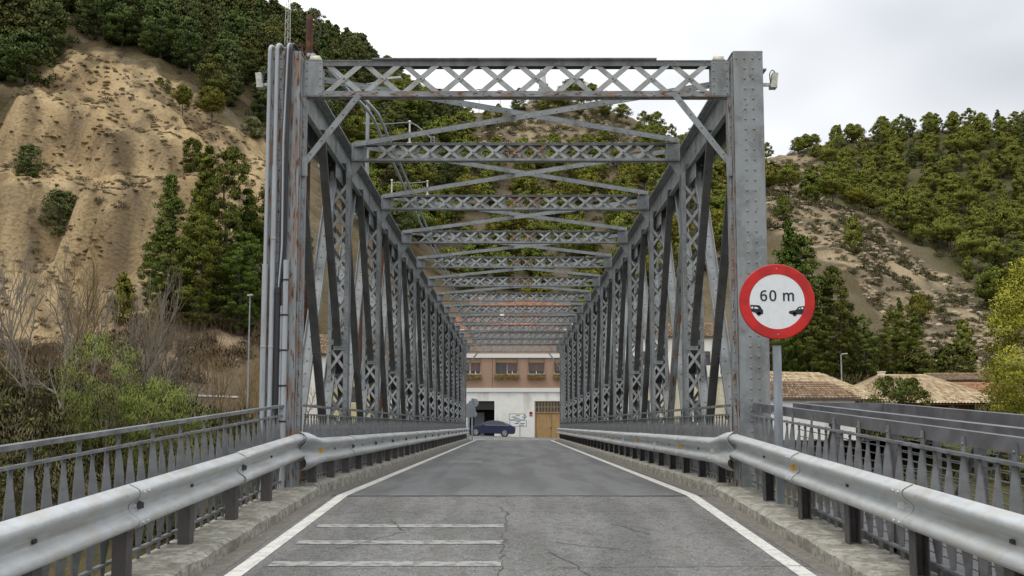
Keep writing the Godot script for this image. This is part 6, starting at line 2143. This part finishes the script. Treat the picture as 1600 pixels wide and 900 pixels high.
func make_woods() -> void:
	var spots := []         # [size on the picture, kind, position, height, width, label, group]
	var clear := [Vector2(10.2, -272), Vector2(-11, -275), Vector2(-4, -269)]
	for q in scatter(RIGHT_WOOD, 6.9, 0.47):
		if inside(q.x, q.y, RIGHT_KNOLL): continue
		spots.append(["round_pine" if rng.randf() < 0.9 else "dark_pine", q, rng.randf_range(4.6, 9.4), rng.randf_range(0.8, 1.15), "round crowned green pine in the dense wood covering the right hill", "pines of the right hillside wood"])
	for q in scatter(RIGHT_KNOLL, 13.0, 0.45):
		if q.y < -300: spots.append(["round_pine", q, rng.randf_range(5.0, 7.5), 1.1, "small dark pine on the bare skyline knoll at the right", "pines on the right skyline knoll"])
	for q in scatter(CENTRAL, 7.2, 0.47):
		var bare := inside(q.x, q.y, CENTRAL_BARE)
		if bare and rng.randf() < 0.86: continue
		if q.distance_to(clear[0]) < 8 or q.distance_to(clear[1]) < 5: continue
		spots.append(["round_pine", q, rng.randf_range(5.2, 8.6), rng.randf_range(0.85, 1.15), "green pine on the hill below the statue, seen through the bridge", "pines on the statue hill"])
	for q in scatter(LEFT_WOOD, 6.8, 0.42):
		if inside(q.x, q.y, CLIFF): continue
		spots.append(["dark_pine" if q.x < -38 else ("round_pine" if rng.randf() < 0.55 else "dark_pine"), q, rng.randf_range(8.5, 13.5) if q.x < -38 else rng.randf_range(6.5, 9.5), rng.randf_range(0.95, 1.25), "dark conifer in the wood above the bare sandy slope" if q.x < -38 else "conifer on the wooded slope between sandy cut and statue hill", "conifers of the left hill wood" if q.x < -38 else "conifers of the slope behind the left truss"])
	var kept := []
	for s in spots:
		var p := on_ground(s[1].x, s[1].y)
		if not in_view(p): continue
		# hidden behind the crest
		var d := Vector2(p.x - EYE.x, p.z - EYE.z)
		var hid := false
		var tip: float = p.y + s[2]
		for t in [0.7, 0.8, 0.88, 0.94]:
			var g := ground(EYE.x + d.x * t, EYE.z + d.y * t)
			if g > lerpf(EYE.y, tip, t) + 0.5: hid = true
		if hid: continue
		kept.append([s[2] / d.length(), s[0], p, s[2], s[3], s[4], s[5]])
	kept.sort_custom(func(x, y): return x[0] > y[0])
	var rest := {}
	for i in kept.size():
		var k: Array = kept[i]
		if i < 285:
			var pu: float = 800.0 + 1400.0 * (k[2].x - EYE.x) / (EYE.z - k[2].z)
			var where: Array = wood_place(k[6], pu, k[2].y)
			plant(k[1], k[2], k[3], k[4], "pine_tree", where[0], where[1])
		else:
			if not rest.has(k[1]): rest[k[1]] = []
			var s: float = k[3] / protos[k[1]][0][4]
			rest[k[1]].append(Transform3D(Basis(Vector3.UP, rng.randf() * TAU).scaled(Vector3(s * k[4], s, s * k[4])), k[2]))
	for kind in rest:
		for v in 3:
			var some := []; var cols := []
			for i in range(v, rest[kind].size(), 3):
				some.append(rest[kind][i]); cols.append(Color(1, 1, 1))
			if some.is_empty(): continue
			var q: Array = protos[kind][v]
			var m := ArrayMesh.new()
			for e in [[q[2], q[3]], [q[0], q[1]]]:
				m.add_surface_from_arrays(Mesh.PRIMITIVE_TRIANGLES, e[0].surface_get_arrays(0))
				m.surface_set_material(m.get_surface_count() - 1, e[1])
			multi("far_wood", m, some, cols)
	print("pines ", kept.size())
	# the same wood goes on beyond the left edge of the view
	for v in 3:
		var q: Array = protos.dark_pine[v + 3]
		var m := ArrayMesh.new()
		for e in [[q[2], q[3]], [q[0], q[1]]]:
			m.add_surface_from_arrays(Mesh.PRIMITIVE_TRIANGLES, e[0].surface_get_arrays(0))
			m.surface_set_material(m.get_surface_count() - 1, e[1])
		var some := []; var cols := []
		for c in scatter(PackedVector2Array([Vector2(-100, -40), Vector2(-93, -100), Vector2(-92, -150), Vector2(-150, -180), Vector2(-180, -60)]), 13.0, 0.45):
			var k := rng.randf_range(0.7, 1.1)
			some.append(Transform3D(Basis(Vector3.UP, rng.randf() * TAU).scaled(Vector3(k, k, k)), on_ground(c.x, c.y)))
			cols.append(Color(1, 1, 1))
		multi("far_wood", m, some, cols)
	# single trees that the picture tells apart
	var t := [
		["tall_pine", -36.6, -84.0, 14.5, 0.95, "pine_tree", "dark green pine at the left edge of the tall pine clump"],
		["tall_pine", -33.9, -85.5, 18.0, 0.85, "pine_tree", "tallest of the pines in the clump below the sandy slope"],
		["tall_pine", -31.2, -86.0, 18.5, 0.8, "pine_tree", "narrow tall pine at the middle back of the clump"],
		["tall_pine", -29.2, -87.5, 14.5, 0.95, "pine_tree", "pine at the back right of the clump, partly hidden"],
		["tall_pine", -26.6, -89.0, 16.5, 0.95, "pine_tree", "pine in the clump nearest the left portal column"],
		["tall_pine", -32.2, -80.5, 12.5, 1.1, "pine_tree", "broad bright green pine at the front of the clump"],
		["tall_pine", -28.4, -82.0, 11.0, 1.15, "pine_tree", "lower bushy pine at the front right of the clump"],
		["tall_pine", -35.8, -80.0, 10.5, 1.0, "pine_tree", "small pine at the front left of the clump"],
		["tall_pine", -24.6, -92.0, 13.0, 1.0, "pine_tree", "pine glimpsed between the left column and the first truss post"],
		["round_pine", -43.0, -87.5, 6.0, 0.8, "olive_bush", "olive brown bush left of the pine clump, below the sandy slope"],
		["bush", -60.6, -139.7, 2.6, 1.0, "bush", "small round green bush highest on the sandy slope"],
		["round_pine", -54.0, -132.2, 5.2, 0.85, "pine_tree", "small pine on the upper edge of the sandy slope, left one"],
		["round_pine", -48.8, -130.7, 6.6, 0.9, "pine_tree", "bigger small pine at the upper right of the sandy slope"],
		["bush", -45.2, -113.2, 5.4, 0.85, "bush", "yellow green bush growing mid slope, right of the sand face"],
		["bush", -41.6, -144.0, 4.2, 1.1, "bush", "green bush by the left portal column, top right of the slope"],
		["bush", -44.7, -139.7, 3.4, 1.0, "bush", "low green bush left of the column at the slope's upper edge"],
		["dark_pine", -65.4, -108.0, 5.0, 1.1, "dark_bush", "smaller upper dark bush clinging to the left of the slope"],
		["dark_pine", -57.8, -102.0, 6.8, 1.25, "dark_bush", "larger dark bush below the other one on the sandy slope"],
		["dark_pine", -80.5, -134.0, 9.0, 1.5, "pine_tree", "dark broad conifer overhanging the slope at the left edge"],
		["dark_pine", -86.8, -136.0, 10.0, 1.5, "pine_tree", "dark conifer at the left picture edge above the slope"],
		["tall_pine", 34.6, -101.0, 21.0, 0.8, "pine_tree", "tall dark pine directly behind the round sign, left one"],
		["tall_pine", 38.2, -103.5, 19.0, 0.85, "pine_tree", "tall pine just right of the round sign"],
		["tall_pine", 42.4, -104.5, 15.5, 0.95, "pine_tree", "third tall pine to the right of the round sign"],
		["tall_pine", 36.6, -97.5, 13.5, 1.0, "pine_tree", "lower pine behind the sign's pole"],
		["tall_pine", 46.0, -106.0, 9.5, 1.05, "pine_tree", "small pine above the pale tile roofs, left one"],
		["tall_pine", 49.6, -106.5, 10.5, 1.0, "pine_tree", "pine above the pale tile roofs, middle one"],
		["tall_pine", 53.2, -107.5, 10.0, 1.0, "pine_tree", "pine above the pale tile roofs, right one"],
		["bush", 57.0, -104.5, 6.5, 1.3, "bush", "dark green bush mass behind the roofed terrace"],
		["bush", 51.6, -103.0, 5.5, 1.4, "bush", "bushes behind the terrace, left one"],
		["round_pine", 57.4, -176.2, 6.0, 0.85, "pine_tree", "lone small pine on bare rock beside the right column"],
		["round_pine", 67.5, -163.7, 8.0, 0.75, "pine_tree", "lone pine standing on the bare rocky slope at right"],
		["round_pine", 66.0, -133.7, 7.0, 0.7, "pine_tree", "small pine low on the rocky slope, left of the yellow tree"],
		["tall_pine", 56.4, -119.0, 9.0, 0.75, "pine_tree", "narrow bright pine at the foot of the rocky slope"],
		["round_pine", 67.4, -122.2, 7.0, 0.75, "pine_tree", "dull pine low at right next to the yellow green tree"],
		["round_pine", 63.2, -206.0, 7.5, 0.95, "pine_tree", "pine right against the right column on the spur"],
		["round_pine", 69.0, -208.0, 8.0, 1.0, "pine_tree", "first pine of the row on the spur right of the column"],
		["round_pine", 74.5, -209.0, 8.0, 1.0, "pine_tree", "second pine of the row on the spur"],
		["round_pine", 80.0, -209.5, 8.4, 1.0, "pine_tree", "third pine of the row on the spur"],
		["round_pine", 85.0, -208.0, 7.6, 1.0, "pine_tree", "fourth pine of the row, where the wood begins"],
		["round_pine", 18.0, -268.5, 8.5, 0.9, "pine_tree", "first pine right of the statue on the hilltop skyline"],
		["round_pine", 22.2, -269.0, 9.6, 0.8, "pine_tree", "tallest pine right of the statue on the hilltop skyline"],
		["round_pine", 25.2, -267.5, 8.0, 0.9, "pine_tree", "third pine right of the statue on the hilltop skyline"],
		["round_pine", 29.5, -264.0, 7.2, 1.0, "pine_tree", "rightmost pine of the hilltop group beside the statue"],
		["round_pine", -4.5, -264.0, 6.4, 0.8, "pine_tree", "single pine on the skyline left of the statue"],
		["round_pine", -13.5, -262.0, 7.0, 0.8, "pine_tree", "single pine in the skyline notch far left of the statue"],
		["bush", 25.5, -92.0, 6.0, 0.9, "bush", "green bush glimpsed behind the white house on the right"],
		["bush", 30.6, -62.0, 4.4, 0.75, "bush", "small dark green bush between the two pale tiled roofs"],
		["bush", 32.8, -63.0, 4.0, 0.8, "bush", "dark green bush in front of the broad tiled roof"],
	]
	for q in t:
		plant(q[0], on_ground(q[1], q[2]), q[3], q[4], q[5], q[6])
	# leafless and budding trees of the left bank
	var bare := [
		[1, 9.5, 0.15, 0.75, 0.6, 4], [2, 8.0, 0.12, 0.9, 0.5, 4], [3, 12.5, 0.16, 0.5, 1.0, 4], [4, 7.0, 0.11, 0.95, 0.4, 4]]
	var wood := []
	for q in bare:
		wood.append(bare_meshes(q[0] * 17, q[1], q[2], q[3], q[4], q[5], 0, [])[0].mesh())
	var where := [
		[-24.5, -34.5, 1, 1.05, M.bark_grey, "bare tree with a dense fan of twigs at the left picture edge"],
		[-22.6, -37.0, 0, 0.95, M.bark_warm, "bare tree with yellowish bark second from the left"],
		[-22.0, -33.0, 3, 1.0, M.bark_grey, "small bare tree in front of the yellowish one"],
		[-21.4, -41.0, 0, 1.0, M.bark_dark, "dark bare tree behind the green willow, left side"],
		[-22.9, -45.0, 2, 1.05, M.bark_grey, "tall straight bare poplar right of the green willow"],
		[-19.6, -40.0, 3, 1.2, M.bark_grey, "bare tree with low spreading twigs right of the willow"],
		[-18.6, -42.5, 1, 1.0, M.bark_dark, "dark bare tree between the poplar and the lamp pole"],
		[-18.9, -47.5, 0, 0.8, M.bark_warm, "ochre barked bare tree left of the slim lamp pole"],
		[-17.7, -50.0, 1, 0.9, M.bark_warm, "second ochre barked bare tree nearest the left column"],
		[-27.5, -44.0, 0, 1.0, M.bark_grey, "bare tree far back at the left edge"],
		[-29.5, -52.0, 2, 0.7, M.bark_grey, "slender bare tree below the sandy slope, left"],
		[-26.0, -56.0, 1, 0.95, M.bark_dark, "twiggy bare tree at the foot of the sandy slope"],
		[-30.0, -63.0, 0, 0.9, M.bark_warm, "brown bare tree under the pine clump, left of the poplar"],
		[-24.5, -66.0, 3, 1.2, M.bark_grey, "grey bare tree under the pine clump"],
		[-27.5, -38.5, 2, 0.75, M.bark_grey, "thin bare poplar at the left edge behind the twiggy tree"],
		[-25.4, -49.0, 0, 1.0, M.bark_grey, "bare tree between the willow and the sandy slope's foot"],
		[-23.4, -58.5, 1, 1.0, M.bark_grey, "wide bare tree halfway between the poplar and the lamp pole"],
		[-21.0, -61.0, 0, 0.9, M.bark_warm, "ochre bare tree behind the slim lamp pole"],
		[-33.5, -58.0, 1, 1.0, M.bark_grey, "bare tree at the far left foot of the sand"],
		[-36.5, -66.0, 0, 0.9, M.bark_grey, "bare tree just below the sandy slope, left of the olive bush"],
		[-13.0, -45.0, 3, 0.9, M.bark_warm, "bare tree seen through the first bay of the left truss"],
		[28.3, -61.5, 3, 0.75, M.bark_grey, "leafless grey bush between the pale tiled roofs"]]
	for q in where:
		var g := thing("bare_tree", q[5], "tree", on_ground(q[0], q[1], 0.1), rng.randf() * TAU)
		g.scale = Vector3.ONE * q[3]
		part("branches", wood[q[2]], q[4], g)
	# willow green trees
	var wl := [[-18.8, -30.5, 6.6, 6.0, "left and larger of the fresh green willows behind the left railing"], [-16.2, -30.2, 5.6, 5.2, "right and lower of the fresh green willows behind the left railing"]]
	for i in 2:
		var q: Array = wl[i]
		var g := thing("green_willow", q[4], "tree", on_ground(q[0], q[1]), 0)
		var bm := bare_meshes(400 + i, q[2], 0.11, 0.8, 0.5, 3, 0, [])
		part("branches", bm[0], M.bark_dark, g)
		part("crown", crown_mesh(420 + i, {h = q[2], w = q[3], base = 0.22, clumps = 120, leaves = 120, size = 0.13, thin = 0.20, a = Vector3(0.13, 0.165, 0.035), b = Vector3(0.20, 0.235, 0.055), form = "willow", lump = 0.085}), M.leaf, g)
	var yt := thing("yellow_green_tree", "large yellow green leafing tree at the right edge of the view", "tree", on_ground(31.5, -43.0), 0)
	part("trunk", trunk_mesh(77, 12.0, 0.22, 0.1, 6.0, 12), M.bark, yt)
	part("crown", crown_mesh(431, {h = 13.8, w = 8.0, base = 0.06, clumps = 460, leaves = 150, size = 0.16, thin = 0.40, a = Vector3(0.27, 0.275, 0.030), b = Vector3(0.38, 0.365, 0.055), form = "oval", lump = 0.11}), M.leaf, yt)
	var bt := thing("budding_tree", "budding tree whose fresh leafy branches reach in at the left edge", "tree", on_ground(-19.2, -18.6), 2.0)
	var b2 := bare_meshes(505, 13.5, 0.17, 0.8, 0.3, 4, 9, [Vector3(0.12, 0.15, 0.02), Vector3(0.20, 0.20, 0.03)])
	part("branches", b2[0], M.bark_dark, bt)
	part("leaves", b2[1], M.leaf, bt)

func ball_rock(seed_: int) -> ArrayMesh:
	var r := RandomNumberGenerator.new()
	r.seed = seed_
	var mb := MB.new()
	mb.tinted = true
	var ring := []
	var k := 6
	var lv := [[-0.5, 0.6], [-0.1, 1.0], [0.35, 0.75]]
	for q in lv:
		var row := []
		for j in k:
			var a := TAU * j / k + r.randf_range(-0.25, 0.25)
			var e: float = q[1] * r.randf_range(0.7, 1.2)
			row.append(Vector3(cos(a) * e, q[0] + r.randf_range(-0.12, 0.12), -sin(a) * e))
		ring.append(row)
	for i in 2:
		for j in k:
			var n := (j + 1) % k
			mb.quad(ring[i][j], ring[i][n], ring[i + 1][n], ring[i + 1][j])
	var top := Vector3(r.randf_range(-0.2, 0.2), 0.6, r.randf_range(-0.2, 0.2))
	for j in k:
		mb.tri(ring[2][j], ring[2][(j + 1) % k], top)
	return mb.mesh(M.rock)

func tuft_mesh(seed_: int, n: int, h: float, w: float, thin: float, size: float) -> ArrayMesh:
	var r := RandomNumberGenerator.new()
	r.seed = seed_
	var mb := MB.new()
	mb.tinted = true
	for i in n:
		var d := rand_dir(r)
		d.y = absf(d.y)
		var p := Vector3(d.x * w, d.y * h, d.z * w) * pow(r.randf(), 0.45)
		var ax := (d + rand_dir(r) * 0.6 + Vector3(0, 0.6, 0)).normalized()
		var t := r.randf_range(0.6, 1.3)
		mb.col = Color(t, t, t)
		leaf_quad(mb, p, ax * size * r.randf_range(0.3, 0.7), ax.cross(rand_dir(r)).normalized() * size * thin, (d + Vector3(0, 0.4, 0) + rand_dir(r) * 0.4).normalized())
	return mb.mesh(M.needle)

func stem_mesh(seed_: int, n: int, h: float, w: float) -> ArrayMesh:
	var r := RandomNumberGenerator.new()
	r.seed = seed_
	var mb := MB.new()
	mb.tinted = true
	for i in n:
		var a := r.randf() * TAU
		var p := Vector3(cos(a), 0, sin(a)) * w * sqrt(r.randf())
		var d := (Vector3(0, 1, 0) + rand_dir(r) * 0.35).normalized()
		var l := h * r.randf_range(0.4, 1.0)
		var t := r.randf_range(0.6, 1.3)
		mb.col = Color(t, t, t)
		var q := p + d * l * 0.55
		var d2 := (d + rand_dir(r) * 0.35).normalized()
		mb.path([p, q, q + d2 * l * 0.45], [0.013, 0.009, 0.003], 3, false)
		for k in 3:
			var s := p.lerp(q, r.randf_range(0.4, 1.0))
			var e := s + (d + rand_dir(r) * 0.8).normalized() * l * 0.3
			mb.path([s, e], [0.006, 0.002], 3, false)
	return mb.mesh(M.needle)

func cover(called: String, mesh: Mesh, poly: PackedVector2Array, n: int, lo: float, hi: float, a: Vector3, b: Vector3, keep_out := PackedVector2Array(), sink := 0.05) -> void:
	var mn := poly[0]; var mx := poly[0]
	for p in poly:
		mn = mn.min(p); mx = mx.max(p)
	var placed := []; var cols := []
	var tries := 0
	while placed.size() < n and tries < n * 8:
		tries += 1
		var q := Vector2(rng.randf_range(mn.x, mx.x), rng.randf_range(mn.y, mx.y))
		if not Geometry2D.is_point_in_polygon(q, poly): continue
		if keep_out.size() and Geometry2D.is_point_in_polygon(q, keep_out): continue
		if absf(q.x) < 6.5 and q.y > -44: continue
		var p := on_ground(q.x, q.y, sink)
		if not in_view(p, 150): continue
		if p.y < -5.5: continue
		if nz_b.get_noise_2d(q.x * 0.6, q.y * 0.6) < rng.randf_range(-0.5, 0.3): continue
		var s := rng.randf_range(lo, hi)
		var bs := Basis(Vector3.UP, rng.randf() * TAU) * Basis(Vector3.RIGHT, rng.randf_range(-0.2, 0.2))
		placed.append(Transform3D(bs.scaled(Vector3(s * rng.randf_range(0.8, 1.3), s, s * rng.randf_range(0.8, 1.3))), p))
		var c := a.lerp(b, rng.randf()) * rng.randf_range(0.8, 1.2)
		cols.append(Color(c.x, c.y, c.z))
	multi(called, mesh, placed, cols)

func make_ground_cover() -> void:
	var rock1 := ball_rock(3); var rock2 := ball_rock(4)
	var tuft1 := tuft_mesh(5, 150, 0.7, 0.8, 0.14, 0.30); var tuft2 := tuft_mesh(6, 190, 0.9, 0.9, 0.11, 0.30)
	var stems := stem_mesh(8, 26, 1.8, 0.8)
	var rk := Vector3(0.42, 0.34, 0.23); var rk2 := Vector3(0.27, 0.22, 0.16)
	cover("rocks", rock1, RIGHT_BARE, 1500, 0.12, 0.75, rk, rk2)
	cover("rocks", rock2, RIGHT_KNOLL, 350, 0.2, 0.9, rk, rk2)
	cover("rocks", rock1, CENTRAL_BARE, 500, 0.15, 0.8, rk, rk2)
	cover("rocks", rock2, CLIFF, 1100, 0.07, 0.45, Vector3(0.28, 0.20, 0.115), Vector3(0.17, 0.125, 0.07))
	for kind in 2:
		var placed := []; var cols := []
		for l in 46:
			var q := Vector2(rng.randf_range(-82, -42), rng.randf_range(-146, -96))
			var dir := Vector2(0.84, 0.54).rotated(rng.randf_range(-0.25, 0.25))
			for i in rng.randi_range(6, 16):
				q += dir * rng.randf_range(0.5, 1.4)
				dir = dir.rotated(rng.randf_range(-0.2, 0.2))
				if not Geometry2D.is_point_in_polygon(q, CLIFF): break
				var sz := rng.randf_range(0.16, 0.5) if kind == 0 else rng.randf_range(0.25, 0.6)
				placed.append(Transform3D(Basis(Vector3.UP, -0.57 + rng.randf_range(-0.3, 0.3)) * Basis(Vector3.BACK, rng.randf_range(-0.7, -0.2)).scaled(Vector3(sz * 2.0, sz * 0.7, sz)), on_ground(q.x, q.y, 0.03)))
				var c := Vector3(0.38, 0.29, 0.175).lerp(Vector3(0.23, 0.175, 0.11), rng.randf()) if kind == 0 else Vector3(0.15, 0.125, 0.07).lerp(Vector3(0.10, 0.10, 0.05), rng.randf())
				cols.append(Color(c.x, c.y, c.z))
		multi("ledge_rocks" if kind == 0 else "ledge_scrub", rock2 if kind == 0 else tuft1, placed, cols)
	var dry := Vector3(0.13, 0.105, 0.06); var green := Vector3(0.085, 0.095, 0.035)
	cover("dry_scrub", tuft1, RIGHT_BARE, 1300, 0.5, 1.5, dry, green)
	cover("dry_scrub", tuft2, CENTRAL_BARE, 500, 0.6, 1.6, dry, green)
	cover("dry_scrub", tuft1, CENTRAL, 700, 0.6, 1.8, dry, green)
	cover("dry_scrub", tuft2, CLIFF, 230, 0.3, 1.0, dry, Vector3(0.10, 0.085, 0.055))
	cover("dry_scrub", tuft2, RIGHT_WOOD, 900, 0.8, 2.0, dry, green)
	cover("dry_scrub", tuft1, LEFT_WOOD, 700, 0.8, 2.0, Vector3(0.07, 0.06, 0.035), Vector3(0.06, 0.075, 0.03))
	var foot := PackedVector2Array([Vector2(-75, -74), Vector2(-46, -80), Vector2(-20, -92), Vector2(-16, -60), Vector2(-26, -47), Vector2(-70, -42)])
	cover("brown_scrub", tuft2, foot, 260, 0.6, 1.7, Vector3(0.17, 0.115, 0.06), Vector3(0.10, 0.075, 0.045))
	cover("brown_stems", stems, foot, 300, 0.7, 1.6, Vector3(0.20, 0.145, 0.085), Vector3(0.12, 0.09, 0.06))
	var bank := PackedVector2Array([Vector2(-46, -24), Vector2(-46, -42), Vector2(-26, -44), Vector2(-8, -52), Vector2(-6, -36), Vector2(-9, -30), Vector2(-22, -26)])
	cover("bank_stems", stems, bank, 320, 0.5, 1.0, Vector3(0.11, 0.085, 0.05), Vector3(0.07, 0.07, 0.03))
	cover("bank_scrub", tuft2, bank, 900, 0.5, 1.1, Vector3(0.10, 0.11, 0.04), Vector3(0.16, 0.135, 0.075))
	var near := PackedVector2Array([Vector2(-20, 12), Vector2(-6.6, 12), Vector2(-6.6, -4), Vector2(-30, -8), Vector2(-34, 4)])
	cover("near_bank_scrub", tuft2, near, 700, 0.5, 1.4, Vector3(0.055, 0.07, 0.022), Vector3(0.095, 0.075, 0.04))
	cover("near_bank_stems", stems, near, 350, 0.7, 1.5, Vector3(0.16, 0.13, 0.075), Vector3(0.09, 0.075, 0.04))
	var nr := PackedVector2Array([Vector2(6.6, 10), Vector2(20, 10), Vector2(40, -4), Vector2(30, -9), Vector2(6.6, -4)])
	cover("near_bank_scrub", tuft1, nr, 800, 0.5, 1.3, Vector3(0.09, 0.11, 0.025), Vector3(0.13, 0.12, 0.05))
	var fr := PackedVector2Array([Vector2(8, -42), Vector2(30, -42), Vector2(75, -40), Vector2(75, -120), Vector2(56, -112), Vector2(34, -98), Vector2(24, -90), Vector2(28, -50)])
	cover("town_scrub", tuft1, fr, 900, 0.6, 1.5, Vector3(0.07, 0.085, 0.025), Vector3(0.11, 0.09, 0.045))
	var tg := PackedVector2Array([Vector2(28, -96), Vector2(60, -100), Vector2(62, -116), Vector2(50, -128), Vector2(30, -112)])
	cover("slope_foot_scrub", tuft2, tg, 700, 0.8, 2.2, Vector3(0.06, 0.08, 0.02), Vector3(0.13, 0.085, 0.04))

# ------------------------------------------------------------------ sky
func sky_image() -> ImageTexture:
	var w := 512; var h := 256
	var f := FastNoiseLite.new()
	f.seed = 9
	f.frequency = 1.1
	f.fractal_octaves = 5
	var px := PackedFloat32Array()
	px.resize(w * h * 3)
	for j in h:
		var el := PI * (0.5 - (j + 0.5) / h)
		for i in w:
			var az := TAU * (i + 0.5) / w
			var d := Vector3(cos(el) * sin(az), sin(el), cos(el) * cos(az))
			var k := (j * w + i) * 3
			if el < 0:
				px[k] = 0.30; px[k + 1] = 0.29; px[k + 2] = 0.27
				continue
			var c := f.get_noise_3d(d.x * 0.9 + 19.18, d.y * 2.0, d.z * 0.9) * 1.5 + 0.35 * f.get_noise_3d(d.x * 3.0, d.y * 8.0, d.z * 3.0)
			var b := 0.86 * (1.0 + 1.35 * sin(el) * sin(el)) * (1.0 + 0.50 * clampf(c, -0.7, 0.6))
			var blue := clampf(0.045 - c * 0.07, 0.0, 0.08)
			px[k] = b * (1.0 - blue); px[k + 1] = b * (1.0 - blue * 0.45); px[k + 2] = b * (1.0 + blue * 0.35)
	return ImageTexture.create_from_image(Image.create_from_data(w, h, false, Image.FORMAT_RGBF, px.to_byte_array()))

func _ready() -> void:
	# camera: 1400 px of focal length on a 1600 px picture, pitched up, the frame shifted upwards
	var cam := Camera3D.new()
	cam.name = "camera"
	cam.projection = Camera3D.PROJECTION_FRUSTUM
	cam.near = 0.1
	cam.far = 6000.0
	cam.size = 0.1 * 900.0 / 1400.0
	cam.frustum_offset = Vector2(0, 0.1 * 101.0 / 1400.0)
	cam.position = EYE
	cam.rotation_degrees = Vector3(4.615, 0, 0)
	add_child(cam)
	cam.current = true
	var env := Environment.new()
	env.background_mode = Environment.BG_SKY
	var sm := PanoramaSkyMaterial.new()
	sm.panorama = sky_image()
	env.sky = Sky.new()
	env.sky.sky_material = sm
	env.tonemap_mode = Environment.TONE_MAPPER_LINEAR
	env.tonemap_exposure = 1.0
	env.sdfgi_enabled = true
	env.ssao_enabled = true
	env.ssil_enabled = true
	var we := WorldEnvironment.new()
	we.name = "world"
	we.environment = env
	add_child(we)
	var sun := DirectionalLight3D.new()
	sun.name = "sun"
	sun.light_energy = 0.35
	sun.light_angular_distance = 20.0
	sun.light_color = Color(1.0, 0.97, 0.92)
	sun.shadow_enabled = true
	sun.rotation_degrees = Vector3(-66, -50, 0)
	add_child(sun)
	rng.seed = 20
	var t0 := Time.get_ticks_msec()
	make_materials()
	print("materials ", Time.get_ticks_msec() - t0)
	prepare_ground()
	make_terrain()
	print("terrain ", Time.get_ticks_msec() - t0)
	make_road()
	make_bridge()
	make_rails()
	make_walkway()
	print("bridge ", Time.get_ticks_msec() - t0)
	make_houses()
	print("houses ", Time.get_ticks_msec() - t0)
	make_prototypes()
	make_woods()
	print("woods ", Time.get_ticks_msec() - t0)
	make_ground_cover()
	print("cover ", Time.get_ticks_msec() - t0)
	make_sign()
	make_fittings()
	make_street_things()
	make_poles()
	print("all ", Time.get_ticks_msec() - t0)
